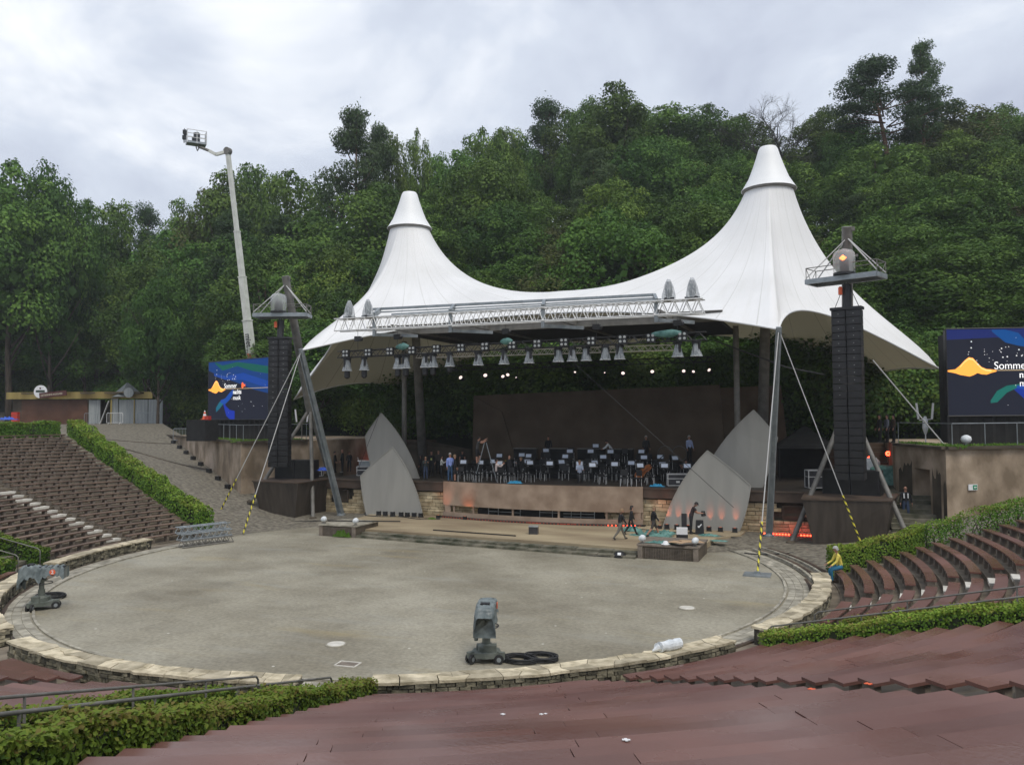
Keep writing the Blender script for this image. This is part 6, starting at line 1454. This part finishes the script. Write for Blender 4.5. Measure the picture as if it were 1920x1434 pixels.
# black pavilion behind the right wing
t = thing('pavilion', 'small black pavilion tent in the dark right wing', 'tent', (13.0, 7.6, 2.2), .1); b = MB(); b.lathe([(2.1, 1.75), (2.05, 1.95), (.9, 2.5), (.12, 2.95)], n=4, mat_=Matrix.Rotation(PI/4, 4, 'Z')); b.build('roof', 'blackcloth', t)
for x in (-1.4, 1.4):
    for y in (-1.4, 1.4): b = MB(); b.tube([(x, y, -.05), (x, y, 1.85)], .025, 6); b.build('pole', 'black', t)
b = MB(); b.box((0, 1.45, .9), (2.8, .03, 1.8)); b.build('back_wall', 'blackcloth', t)
# ================================================================== ON THE APRON AND THE GRAVEL
def grille_box(x0, x1, y0, y1, h, label, side):
    t = thing('planter_box', label, 'concrete box', ((x0+x1)/2, (y0+y1)/2, 0), 0, 'concrete boxes at the apron ends'); w, d = x1-x0, y1-y0
    b = MB(); b.box((0,0,h/2-.02), (w,d,h-.04)); b.build('body', 'darkconc', t); b = MB(); b.box((0,0,h-.01), (w+.08,d+.08,.06)); b.build('top_slab', 'kerb' if side < 0 else 'post', t)
    for x in (-w/2+.1, w/2-.1): b = MB(); b.box((x,-d/2-.02,h/2-.03), (.2,.06,h-.06)); b.build('corner_post', 'post', t)
    b = MB(); n = 26
    for i in range(n): b.box((-w/2+.25+(w-.7)*i/n, -d/2-.012, h/2-.04), (.012,.02,h-.14))
    for i in range(8): b.box((0, -d/2-.014, .06+i*(h-.14)/8), (w-.6,.02,.012))
    b.build('grille', 'post', t)
grille_box(-9.1, -7.0, -6.75, -4.7, .55, 'low concrete box with grille at the left end of the apron', -1)
grille_box(7.05, 9.5, -7.5, -5.3, .55, 'low concrete box with grille at the right end of the apron', 1)
def ball_light(p, label, rz, grp='bagged floodlights on the concrete boxes'):
    t = thing('floodlight', label, 'floodlight', p, rz, grp); b = MB(); b.box((0,0,.03), (.14,.14,.04)); b.tube([(0,0,.03),(0,0,.16)], .02, 6); b.build('bracket', 'galvdark', t)
    b = MB(); b.lathe([(.03,-.16),(.11,-.1),(.14,0),(.11,.1),(.03,.14)], n=12, mat_=Matrix.Translation((0,0,.22)) @ Matrix.Rotation(1.2,4,'Y')); b.build('bagged_head', 'whitecloth', t, smooth=True)
ball_light((-8.95,-6.6,.58), 'white bagged floodlight on the left corner of the left concrete box', .3); ball_light((-7.1,-6.6,.58), 'white bagged floodlight on the right corner of the left concrete box', .8)
ball_light((7.2,-7.3,.58), 'grey bagged floodlight on the left corner of the right concrete box', .3); ball_light((9.35,-7.3,.58), 'grey bagged floodlight on the right corner of the right concrete box', 1.2)
crumple('bush', 'leafhedge', (-7.75,-6.82,.02), .9, .25, .42, 'green climbing plant on the front of the left concrete box', 'plant', 31)
crumple('netting', 'teal', (7.9,-7.0,.58), 1.2, .3, .12, 'flat teal netting lying on the right concrete box', 'netting', 32, 'teal netting on the apron')
t = thing('helmet', 'white safety helmet on the right concrete box', 'helmet', (8.15,-7.25,.58)); b = MB(); b.lathe([(.15,0),(.13,.03),(.11,.1),(.06,.14),(.01,.15)], n=14); b.build('shell', 'white', t, smooth=True); b = MB(); b.lathe([(.13,.0),(.19,.005),(.19,.015),(.12,.03)], n=14, cap=False); b.build('brim', 'white', t)
for i, (x, y, rz) in enumerate(((8.65,-7.35,-.75),(9.05,-7.0,.75))): b = MB(); b.box((0,0,.1), (1.0,.4,.015), rz); b.v = [(x_,y_,z_+.12*x_*(-1 if i else 1)) for x_,y_,z_ in b.v]; tag(b.build('cardboard_sheet', 'cardboard', None, False, (x+.1*i,y,.62)), 'sheet of brown cardboard on the right concrete box, %s of two' % ('left' if i == 0 else 'right'), 'cardboard', 'cardboard sheets')
for i, (a, c) in enumerate((((-9.2,-5.9,.62),(-5.6,-4.9,.62)), ((-3.6,-5.2,.33),(.9,-5.6,.33)))):
    b = MB(); b.beam(a, c, .05, .05); tag(b.build('pipe', 'black'), ('black pole lying across the left concrete box', 'black pole lying on the sand in front of the bronze panel')[i], 'pole', 'black poles')
t = thing('equipment_box', 'small dark box with pale lid alone on the sandy apron', 'box', (1.4,-4.6,.3), .2); b = MB(); b.box((0,0,.17),(.42,.35,.34)); b.build('body', 'case', t); b = MB(); b.box((0,0,.36),(.44,.37,.04)); b.build('lid', 'fence', t)
t = thing('tool_case', 'white and black tool case on the apron behind the right concrete box', 'case', onz(1279, 1012, .3), .2); b = MB(); b.box((0,0,.13), (.5,.34,.24)); b.build('lower_case', 'black', t); b = MB(); b.box((0,0,.4), (.48,.32,.28)); b.build('upper_case', 'white', t)
t = thing('backpack', 'black upright bag with a white mark near the right front sail', 'bag', onz(1312, 1001, .3), .2); b = MB(); b.box((0,0,.32), (.4,.28,.64), taper=.82); b.build('body', 'black', t)
b = MB(); b.prism([(-.1,-.15,.36),(-.04,-.152,.3),(.1,-.152,.46),(.07,-.15,.5),(-.04,-.15,.38),(-.07,-.15,.42)], (0,-.006,0)); b.build('mark', 'white', t)
t = thing('monitor_case', 'dark upright panel case beside the bending person', 'case', onz(1283, 996, .3), .1); b = MB(); b.box((0,0,.42), (.24,.1,.84)); b.build('body', 'black', t); b = MB(); b.box((0,-.055,.42), (.2,.01,.76)); b.build('face_plate', 'case', t)
t = thing('camera_case', 'small black hump with a white label on the gravel before the apron steps', 'bag', onz(1162, 1044, 0), .1); b = MB(); b.lathe([(.3,0),(.27,.1),(.16,.22),(.02,.26)], n=14); b.build('body', 'black', t, smooth=True); b = MB(); b.prism([(-.05,-.27,.12),(.09,-.27,.12),(.09,-.2,.21),(-.05,-.2,.21)], (0,-.02,.01)); b.build('label', 'white', t)
b = MB(); b.beam((5.0,-7.75,.03), (6.1,-7.7,.03), .03, .02); tag(b.build('cable', 'rubber'), 'short black cable on the gravel left of the black hump', 'cable')
# manholes and hatch frame
for i, (px, py) in enumerate(((630, 1208), (1288, 1140))):
    p = onz(px, py, 0); t = thing('manhole_cover', 'round pale manhole cover in the gravel, %s' % ('near the lower edge left of the middle camera' if i == 0 else 'at the right side of the gravel'), 'manhole cover', p, 0, 'manhole covers'); b = MB(); b.lathe([(.27,.0),(.27,.02),(.24,.022)], n=24); b.build('ring', 'kerb', t); b = MB(); b.lathe([(.225,.0),(.225,.028),(.02,.03)], n=24); b.build('lid', 'palestone', t)
p = onz(652, 1245, 0); t = thing('hatch_frame', 'rectangular pale hatch outline in the gravel below the round manhole', 'hatch', p, .1); b = MB()
for a, c in (((-.26,-.17),(.26,-.17)),((.26,-.17),(.26,.17)),((.26,.17),(-.26,.17)),((-.26,.17),(-.26,-.17))): b.beam((*a,.008),(*c,.008),.035,.02)
b.build('frame', 'palestone', t); b = MB(); b.box((0,0,.003),(.46,.28,.006)); b.build('lid', 'post', t)
# stack of trusses on the left
for lv in range(3):
    A = Vector((-12.75, -12.2+.0, .18+.3*lv)); B_ = Vector((-11.9, -9.9, .18+.3*lv)); off = Vector((-.25*lv*.4, .1, 0))
    truss('truss_piece', 'stacked silver and dark truss piece at the left gravel edge, %s from the ground' % ORD[lv+1], A+off, B_+off, .42, .26, 'galv' if lv else 'galvdark', .03, .3, .016, 'stacked truss pieces')
# rolled tarp on wall
a = D(-38.6); p = Vector((CX+14.15*math.cos(a), CY+14.15*math.sin(a), .45)); t = thing('tarp_roll', 'rolled white tarpaulin lying on the near right stone wall', 'tarpaulin', p, a+PI/2)
b = MB(); g = random.Random(3)
for y0, z0, r in ((.0,.1,.12),(.12,.07,.08)): b.tube([(x/6*.62-.3, y0+g.uniform(-.02,.02), z0+g.uniform(-.015,.015)) for x in range(7)], [r*g.uniform(.85,1.1) for _ in range(7)], 12)
b.build('roll', 'whitecloth', t); b = MB(); b.tube([(-.3,.0,.1),(-.46,.06,.02)], [.09,.02], 8); b.build('loose_end', 'whitecloth', t)
# camera pedestals
def pedestal(pos, rz, hgt, label, side_view):
    t = thing('camera_pedestal', label, 'camera', pos, rz, 'covered cameras on wheeled pedestals')
    base = bpy.data.objects.new('base', None)
    b = MB(); b.prism([(math.cos(a)*.44*(1 if i % 2 else .8), math.sin(a)*.44*(1 if i % 2 else .8), .13) for i, a in enumerate([PI/6+PI/3*k for k in range(6)])], (0,0,.12)); b.lathe([(.2,.25),(.2,.36),(.13,.42)], n=16); b.box((.1,-.1,.33),(.3,.24,.16)); b.box((-.16,.1,.3),(.16,.2,.12)); b.build('dolly_base', 'dolly', t)
    for k in range(3):
        a = PI/2+2*PI*k/3; c = Vector((math.cos(a)*.42, math.sin(a)*.42, .11)); arm = MB(); arm.box((c.x, c.y, .2), (.16,.1,.14), a); f = arm.build('wheel_arm', 'dolly', t)
        for q in (-.055,.055):
            mt = Matrix.Translation(c+Vector((-math.sin(a)*q*1.6, math.cos(a)*q*1.6, 0))) @ Matrix.Rotation(a+.5, 4, 'Z') @ Matrix.Rotation(PI/2, 4, 'X'); b = MB(); b.lathe([(.06,-.035),(.11,-.03),(.115,0),(.11,.03),(.06,.035)], n=18, mat_=mt); w = b.build('wheel', 'rubber', t, smooth='auto'); b = MB(); b.lathe([(.055,-.038),(.055,.038)], n=12, mat_=mt); b.build('rim', 'galv', w)
    b = MB(); b.lathe([(.1,.36),(.1,.6),(.075,.61),(.075,hgt*.62)], n=16); b.lathe([(.14,hgt*.6),(.14,hgt*.64)], n=16); b.build('column', 'dolly', t, smooth='auto')
    b = MB(); R_ = [Vector((.3*math.cos(2*PI*k/24), .3*math.sin(2*PI*k/24), hgt*.55)) for k in range(25)]; b.tube(R_, .014, 6, cap=False); b.tube([(-.3,0,hgt*.55),(.3,0,hgt*.55)], .012, 5); b.build('steering_ring', 'black', t, smooth=True)
    b = MB(); b.box((0,.05,hgt*.80), (.24,.62,.28)); b.box((0,.5,hgt*.82), (.2,.34,.22)); b.box((.0,-.3,hgt*.9),(.22,.16,.18)); b.build('camera_body', 'black', t)
    # rain cover: draped grid over the camera
    g = random.Random(int(pos[0]*10)); b = MB(); n, m_ = 30, 24; ids = []
    for i in range(n+1):
        y = -.62+1.32*i/n; row = []
        for j in range(m_+1):
            s_ = (j/m_-.5)*2; w_ = .19+.03*math.sin(i*.9); topz = hgt*(.93 if y < -.1 else .90)+.03*math.sin(i*1.7)
            if abs(s_) < .35: x = s_/.35*w_*.9; z = topz - .02*abs(s_)
            else: q = (abs(s_)-.35)/.65; x = math.copysign(w_*.9+.07*q+.022*math.sin(i*.9+q*2.2)+.012*math.sin(i*2.1+q), s_); drop = (.34+.05*math.sin(i*.45+1)+.02*math.sin(i*1.1))*(1.2 if y < .05 else .85); z = topz-drop*q
            e_ = 0
            if i <= 1: z -= .12*(2-i); 
            if i >= n-1: z -= .04
            row.append((x+g.uniform(-.008,.008), y+g.uniform(-.01,.01), z+g.uniform(-.008,.008)))
        ids.append(b.add(row))
    for i in range(n):
        for j in range(m_): b.face((ids[i]+j, ids[i+1]+j, ids[i+1]+j+1, ids[i]+j+1))
    for k_ in (0, n): b.face([ids[k_]+j for j in range(m_+1)] if k_ else [ids[k_]+j for j in range(m_, -1, -1)])
    cv = b.build('rain_cover', 'greyplas', t, smooth=True)
    b = MB(); b.tube([(-.14,-.5,hgt*.70),(-.19,-.56,hgt*.52),(-.2,-.55,hgt*.42)], [.08,.06,.045], 8); b.build('hanging_flap', 'greyplas', t, smooth=True)
    if side_view:
        mt = Matrix.Translation((.285,.38,hgt*.80)) @ Matrix.Rotation(PI/2, 4, 'Y')
        b = MB(); b.lathe([(.085,0),(.085,.006)], n=20, mat_=mt); d_ = b.build('number_badge', 'orange', cv)
        Mx = Matrix(((0,0,1,.295),(1,0,0,.34),(0,1,0,hgt*.80-.05),(0,0,0,1))); text_mesh('2', .15, M['white'], d_, 'number', Mx, .002, .003)
    else:
        b = MB(); b.box((.25,.3,hgt*.83),(.015,.12,.14)); b.build('number_badge', 'orange', cv)
    return t
pedestal((6.82,-22.2,0), .35, 1.5, 'camera under grey rain cover on a wheeled pedestal in the middle foreground', False)
pedestal((-8.2,-22.35,0), -.95, 1.45, 'camera under grey rain cover with red number two at the left edge of the gravel', True)
# cable coils
for i, (px, py, r) in enumerate(((975, 1239, .42), (1015, 1236, .4), (95, 1120, .5))):
    p = onz(px, py, 0); b = MB(); g = random.Random(i); pts = []
    for k in range(150): a = k*.42; q = r*(.62+.36*abs(math.sin(k*.051+i)))+g.uniform(-.015,.015); pts.append((q*math.cos(a)*1.1, q*math.sin(a)*.8, .015+.0006*k+g.uniform(0,.012)))
    b.tube(pts, .016, 4); tag(b.build('cable_coil', 'rubber', None, True, p), ('coil of black cable on the gravel beside the middle camera, left one', 'coil of black cable near the stone wall, right of the other coil', 'coil of black cable beside the left covered camera')[i], 'cable', 'cable coils')
p0, p1 = onz(932, 1228, .12), onz(962, 1240, .02); b = MB(); b.tube([p0, (p0+p1)/2+Vector((0,0,-.05)), p1], .014, 5); tag(b.build('cable', 'rubber'), 'black cable running from the middle camera to its coil', 'cable')
for i, (pts, lab) in enumerate(((((11.6,-1.4,.06),(12.6,-2.6,.09),(13.0,-4.2,.07),(12.0,-5.2,.05),(11.0,-5.0,.04)), 'black cable loop lying on the cobbles by the right front mast'), (((5.8,-1.7,.32),(7.6,-1.9,.32),(9.6,-2.3,.32),(11.2,-1.8,.1)), 'black cable lying along the foot of the right front sail'), (((-9.9,-1.5,.33),(-8,-1.3,.32),(-6.2,-1.6,.32),(-5.2,-1.4,.32)), 'black cable lying along the foot of the left front sail'), (((-13.5,-3.3,.12),(-12.6,-3.5,.12),(-11.6,-2.6,.14),(-10.6,-1.7,.2)), 'black cable bundle between the left podium and the stone wall'))):
    P_ = [Vector(q) for q in pts]; Q_ = []
    for j in range(len(P_)-1):
        for f in range(6): Q_.append(P_[j].lerp(P_[j+1], f/6)+Vector((0, .12*math.sin((j*6+f)*.8+i), 0)))
    Q_.append(P_[-1]); b = MB(); b.tube(Q_, .025, 5); tag(b.build('cable', 'rubber'), lab, 'cable')
# bits of litter
for i, (px, py, m, s_) in enumerate(((1522,1291,'orange',.05),(1628,1281,'orange',.05),(1174,1386,'white',.035),(943,1338,'white',.03),(1015,1338,'white',.025),(1023,1337,'white',.02))):
    f = lambda R: .29*(R-15)+.345
    r = ray(px, py); tt = 2.0
    while tt < 40:
        q = CAM+r*tt; R_ = math.hypot(q.x-CX, q.y-CY); k = round((R_-15)/PT); 
        if abs(R_-(15+PT*k)) < .15 and q.z <= RS*k+.352: break
        tt += .004
    b = MB(); b.box((0,0,.006),(s_*2,s_*.7,.006), .3); b.box((0,0,.006),(s_*.7,s_*1.6,.0065), .5); tag(b.build('litter', m, None, False, (q.x, q.y, RS*k+.345)), 'tiny %s scrap of litter on the red-brown benches, %s' % ('orange' if m == 'orange' else 'white', ('right of the middle','farther right by the aisle gap','near the bottom middle','left of centre','just right of centre','beside another scrap right of centre')[i]), 'litter', 'litter scraps')
# ================================================================== KIOSKS AND SURROUNDINGS ON THE LEFT
K0, K1 = at(22, 795, 82), at(168, 795, 82); K0.z = K1.z = 5.1; dk = (K1-K0).normalized(); nk_ = Vector((dk.y, -dk.x, 0)); Lk = (K1-K0).length; ak = math.atan2(dk.y, dk.x)
t = thing('drinks_kiosk', 'brown shuttered drinks kiosk with gold fascia on the left', 'kiosk', K0, ak)
b = MB(); b.box((Lk/2,1.6,1.35),(Lk,3.0,2.7)); b.build('body', 'darkconc', t)
b = MB()
for i in range(22): b.box((Lk/2+.35,.06,.15+i*.115),(Lk-1.2,.06,.1))
b.build('roller_shutter', 'shutter', t)
b = MB(); n = 60; P = []
for i in range(n+1): x = -.3+(Lk+6.4)*i/n; y = -.5-.12*math.sin(i*.5)+.35*sm(.62,1,i/n)*3; P.append(b.add([(x,y,2.72),(x,y,3.42)]))
for u, v_ in zip(P, P[1:]): b.face((u, v_, v_+1, u+1))
b.build('gold_fascia', 'gold', t, smooth=True); b = MB(); b.box((Lk/2+2.5,1.5,3.3),(Lk+5.6,4.0,.12)); b.build('roof_slab', 'darkconc', t)
sgx = (at(86,735,82)-K0).dot(dk)
b = MB(); b.lathe([(.66,0),(.66,.12)], n=28, mat_=Matrix.Translation((sgx,-.85,3.45)) @ Matrix.Rotation(PI/2,4,'X')); s1 = b.build('round_sign', 'white', t)
b = MB(); b.box((sgx,-.98,3.5),(.9,.02,.22)); b.build('green_band', mat('sign_dark_green', (.03,.05,.03)), s1); b = MB(); b.lathe([(.09,0),(.09,.02)], n=10, mat_=Matrix.Translation((sgx,-.98,3.8)) @ Matrix.Rotation(PI/2,4,'X')); b.build('emblem', 'maroon', s1)
mtS = Matrix.Translation((sgx+.05,-1.08,2.75)) @ Matrix.Rotation(-.1, 4, 'Y')
b = MB(); b.box((1.35,0,.3),(2.75,.08,.52), mat_=mtS); s2 = b.build('name_board', 'maroon', t)
text_mesh('GETRÄNKE-AUSGABE', .26, mat('sign_letter', (.5,.45,.35)), s2, 'lettering', mtS @ Matrix.Translation((.12,-.05,.2)) @ Matrix.Rotation(PI/2, 4, 'X') @ Matrix.Scale(.88, 4, (1,0,0)), .004, .004)
F0, F1 = at(166,795,82), at(305,795,82); F0.z = F1.z = 5.1; Lf = (F1-F0).length
t = thing('white_pavilion', 'white sheeted stall with a pale peaked roof right of the kiosk', 'stall', F0, ak)
xs = [0, Lf*.16, Lf*.30, Lf*.4, Lf*.62, Lf*.8, Lf]
for i, (x0, x1) in enumerate(zip(xs, xs[1:])):
    if i == 1: continue
    b = MB(); b.box(((x0+x1)/2, .03*(i % 2), 1.3),(x1-x0-.06,.05,2.6 if i != 2 else 2.9)); b.build('wall_sheet', 'fence', t)
b = MB(); b.box((Lf/2,1.8,1.2),(Lf,.05,2.4)); b.build('rear_wall', 'darkconc', t)
b = MB(); b.lathe([(2.6,2.9),(1.2,3.5),(.1,4.4)], (Lf*.42,1.6,0), n=4, mat_=Matrix.Identity(4)); b.build('peaked_roof', 'fence', t)
b = MB(); b.box((Lf*.31,-.1,1.3),(.14,.08,2.6)); b.box((Lf*.62,-.1,1.3),(.08,.08,2.6)); b.build('post', 'gold', t)
b = MB(); b.beam((Lf*.17,-.3,.0),(Lf*.29,-.25,2.5),.28,.04); b.build('leaning_board', 'white', t)
b = MB(); b.lathe([(.5,0),(.5,.1)], n=24, mat_=Matrix.Translation((Lf*.58,-.6,3.3)) @ Matrix.Rotation(PI/2,4,'X')); b.build('round_sign', 'fence', t)
def barrier(px0, px1, y, dep, label, m='galv'):
    A, B_ = at(px0, y, dep), at(px1, y, dep); zz = HT(A.x, A.y); t = thing('crowd_barrier', label, 'barrier', (A.x, A.y, zz), 0, 'metal crowd barriers'); d = (B_-A); d.z = 0
    b = MB(); L_ = d.length; pts = [Vector((0,0,.15)), Vector((0,0,1.0)), d*.04+Vector((0,0,1.08)), d*.96+Vector((0,0,1.08)), d+Vector((0,0,1.0)), d+Vector((0,0,.15))]; b.tube(pts, .028, 6); b.tube([pts[0], pts[-1]], .022, 6); b.build('frame', m, t)
    b = MB(); 
    for i in range(1, 7): b.tube([d*(i/7)+Vector((0,0,.15)), d*(i/7)+Vector((0,0,1.07))], .012, 4)
    b.build('bars', m, t)
    for q in (.15, .85): b = MB(); nn = Vector((-d.y, d.x, 0)).normalized()*.3; b.tube([d*q-nn, d*q+Vector((0,0,.16)), d*q+nn], .02, 5); b.build('foot', m, t)
barrier(158, 182, 795, 79, 'metal crowd barrier at the end of the top hedge'); barrier(200, 230, 800, 77, 'white crowd barrier base in front of the white stall', 'alu'); barrier(257, 300, 795, 79, 'metal crowd barrier before the grey sheets of the stall')
barrier(325, 365, 800, 66, 'metal crowd barrier left of the cone, nearer one'); barrier(338, 372, 797, 70, 'metal crowd barrier left of the cone, farther one')
p = at(384, 779, 53.5); p.z = 5.72
t = thing('traffic_cone', 'red and white traffic cone beside the left screen', 'cone', p); b = MB(); b.box((0,0,.02),(.36,.36,.04)); b.build('base', 'orange', t)
for z0, z1, m in ((0,.2,'orange'),(.2,.34,'white'),(.34,.46,'orange'),(.46,.56,'white')): b = MB(); b.lathe([(.16-.24*z0,z0+.04),(.16-.24*z1,z1+.04)], n=14); b.build('band', m, t)
K = MX(-1, (19.02,-.96,0)); dl = dir_(-1,35)
t = thing('platform_box', 'dark platform box under the traffic cone left of the left screen', 'platform', (p.x, p.y, 4.3), 0); b = MB(); b.box((-.2,0,.7),(1.6,1.2,1.4)); b.build('body', 'blackcloth', t); b = MB(); b.box((.45,-.2,1.5),(.3,.3,.3)); b.build('red_box', 'red', t)
t = thing('crate_stack', 'small stack of red crates left of the kiosk shutter', 'crates', at(29, 790, 78), ak); t.location.z = 5.15
for i in range(4): b = MB(); b.box((0,0,.16+i*.34),(.6,.45,.3)); b.build('crate', 'red', t)
crumple('tarp', 'blue', at(14, 790, 70), 1.8, .9, .35, 'bright blue tarpaulin beyond the top left hedge', 'tarp', 41).location.z = 5.75
t = thing('low_wall', 'long low stone wall with square dark holes on the upper path left of the stage', 'wall', (0,0,0)); A, B_ = at(575, 812, 63), at(735, 812, 63); A.z = B_.z = HT(A.x, A.y)-.4; d = B_-A
b = MB(); b.beam(A+Vector((0,0,.3)), B_+Vector((0,0,.3)), .4, .85); b.build('wall_body', 'post', t)
for i in range(6): c = A+d*((i+.5)/6); b = MB(); n_w = Vector((d.y,-d.x,0)).normalized(); dd = d.normalized()*.35; q = c+n_w*.205+Vector((0,0,.35)); b.prism([q-dd-Vector((0,0,.12)), q+dd-Vector((0,0,.12)), q+dd+Vector((0,0,.12)), q-dd+Vector((0,0,.12))], n_w*.004); b.build('hole_shade', 'blackcloth', t)  # flat black plates on the wall face, painted as the shade of openings
# red-lit side steps
for s in (-1, 1):
    b = MB()
    for i in range(7): b.box((s*15.3, 9.6+i*.55, 2.3+.26*i), (4.6, .56, .4))
    struct(b.build('wing_steps', 'backwall'))
t = thing('led_strip', 'thin red light strips glowing on the curved steps left of the stage', 'led strip', (-16.2, 9.5, 2.5))
for i in range(3): b = MB(); b.box((.1, -.22+i*1.1, .02+i*.52+.03), (1.4-.3*i, .02, .03)); b.build('lamp', 'litred', t)
# wireless antennas
for i, (px, py, dep, lab, base) in enumerate(((1735, 800, 40, 'white antenna stand on the grassy edge beside the right screen', 4.38), (566, 790, 51, 'pair of white antennas on the left concrete block', 4.38))):
    p = at(px, py, dep); t = thing('antenna_stand', lab, 'antenna', (p.x, p.y, base), YAW, 'white antenna stands'); b = MB(); b.tube([(0,0,0),(0,0,1.3)], .03, 6); b.tube([(-.3,0,1.1),(.3,0,1.15)], .02, 5); b.build('pole', 'galvdark' if i else 'white', t)
    for x in (-.42, .42): b = MB(); b.tube([(x*.8,0,1.15),(x,0,1.95)], .055, 8); b.build('antenna', 'white', t)
    if i == 0: b = MB(); b.lathe([(.05,0),(.14,.3),(.12,.7),(.05,.9)], (0,0,.4), n=10); b.build('bagged_box', 'whitecloth', t)
# ================================================================== BOOM LIFT
B0, B1 = at(474, 690, 66), at(427, 284, 66); t = thing('boom_lift', 'tall white telescopic boom lift rising above the wood on the left', 'boom lift', (B0.x, B0.y, HT(B0.x, B0.y))); o0 = t.location.copy()
dB = (B1-B0); ext = B0-dB.normalized()*5.5
cuts = [(-.2,.10,.40),(.0,.0,0),]
segs = [(ext, B0+dB*.22, .50), (B0+dB*.20, B0+dB*.42, .42), (B0+dB*.41, B0+dB*.63, .34), (B0+dB*.62, B1, .27)]
for i, (a, c, w) in enumerate(segs): b = MB(); b.beam(a-o0, c-o0, w, w*1.25); b.beam(c-o0-dB.normalized()*.1, c-o0, w*1.15, w*1.4); b.build('boom_section', 'liftwhite', t)
E1, E2, E3 = at(405, 290, 66), at(392, 283, 66), at(372, 275, 66)
b = MB(); b.beam(B1-o0, E1-o0, .2, .24); b.beam(E1-o0, E2-o0, .2, .24); b.build('jib', 'liftwhite', t); b = MB(); b.tube([B1-o0+Vector((.0,-.2,.0)), B1-o0+Vector((.0,.2,.0))], .32, 12); b.build('knuckle', 'galvdark', t); b = MB(); b.tube([E2-o0, E3-o0], .12, 8); b.tube([E3-o0+Vector((.1,0,-.1)), E3-o0+Vector((-.1,0,-.35)), E3-o0+Vector((-.25,0,0))], .05, 6); b.build('joint', 'galvdark', t)
bc_ = at(368, 272, 66)-o0; bk = MB(); w, d_, h = 1.5, .9, 1.1
cs = [Vector((x*w/2, y*d_/2, 0)) for x, y in ((-1,-1),(1,-1),(1,1),(-1,1))]; Rz = Matrix.Rotation(YAW+.5, 4, 'Z'); cs = [bc_+(Rz @ c) for c in cs]
bk.prism(cs, (0,0,.16)); fl = bk.build('basket_floor', 'galv', t); bk = MB()
for zz in (.45,.8,h):
    for i in range(4): bk.tube([cs[i]+Vector((0,0,zz)), cs[(i+1)%4]+Vector((0,0,zz))], .03, 5)
for i in range(4): bk.tube([cs[i], cs[i]+Vector((0,0,h))], .035, 5); m_ = (cs[i]+cs[(i+1)%4])/2; bk.tube([m_, m_+Vector((0,0,h))], .03, 5)
bk.build('basket_rails', 'alu', t); bk = MB(); bk.box(bc_+Vector((.05,0,.55)), (.4,.35,.9), .3); bk.box(bc_+Vector((-.2,0,.4)), (.3,.3,.5), .3); bk.build('control_box', 'case', t)
bk = MB(); q = cs[0]*.5+cs[3]*.5
for dx_, dz_ in ((-.1,.9),(-.25,1.0),(-.3,.55)): bk.box(q+Vector((dx_,0,dz_)), (.22,.2,.34), .4); bk.tube([q+Vector((dx_,0,.1)), q+Vector((dx_,0,dz_+.3))], .03, 5)
bk.build('bracket_lamps', 'black', t)
u = dB.normalized(); rgt = Vector((math.cos(YAW), math.sin(YAW), 0)); rgt = (rgt-u*rgt.dot(u)).normalized(); nr = rgt.cross(u).normalized(); nr = nr if nr.dot(CAM-B0) > 0 else -nr
for txt, f, m, bold in (('miet...', .155, M['black'], .01), ('mi', .065, M['red'], .02)):
    pz = B0+dB*f-o0+nr*.43+rgt*.17-u*.0; X_ = -u; Y_ = rgt; Mx = Matrix(((X_.x,Y_.x,nr.x,0),(X_.y,Y_.y,nr.y,0),(X_.z,Y_.z,nr.z,0),(0,0,0,1))); Mx = Matrix.Translation(pz-rgt*.34) @ Mx; text_mesh(txt, .62, m, t, 'lettering', Mx, .003, bold)
b = MB(); b.box((0,0,.9),(2.6,5,1.4),.5); b.build('chassis', 'liftwhite', t)
for x, y in ((-1.1,-1.8),(1.1,-1.8),(-1.1,1.8),(1.1,1.8)):
    b = MB(); b.lathe([(.2,-.2),(.5,-.18),(.52,0),(.5,.18),(.2,.2)], n=16, mat_=Matrix.Translation(Matrix.Rotation(.5,4,'Z') @ Vector((x,y,.5))) @ Matrix.Rotation(.5,4,'Z') @ Matrix.Rotation(PI/2,4,'Y')); b.build('wheel', 'rubber', t)
b = MB(); pA = ext-o0; b.tube([(0,0,1.5), (pA.x*.5, pA.y*.5, 1.5+(pA.z-1.5)*.5), tuple(pA)], [.5,.45,.4], 8) ; b.build('turret_arm', 'liftwhite', t)

# ================================================================== HAZE
hm = bpy.data.materials.new('haze'); hm.use_nodes = True; hn = hm.node_tree.nodes; hn.remove(hn['Principled BSDF']); pv = hn.new('ShaderNodeVolumePrincipled'); pv.inputs['Color'].default_value = (.86, .92, .94, 1); pv.inputs['Density'].default_value = HAZE; pv.inputs['Anisotropy'].default_value = .2
hm.node_tree.links.new(pv.outputs[0], hn['Material Output'].inputs['Volume'])
b = MB(); b.box((0, 0, 36), (700, 700, 80)); o = b.build('haze', [hm]); o['kind'] = 'stuff'; o['label'] = 'thin pale air haze over the whole amphitheatre and wood'; o['category'] = 'haze'
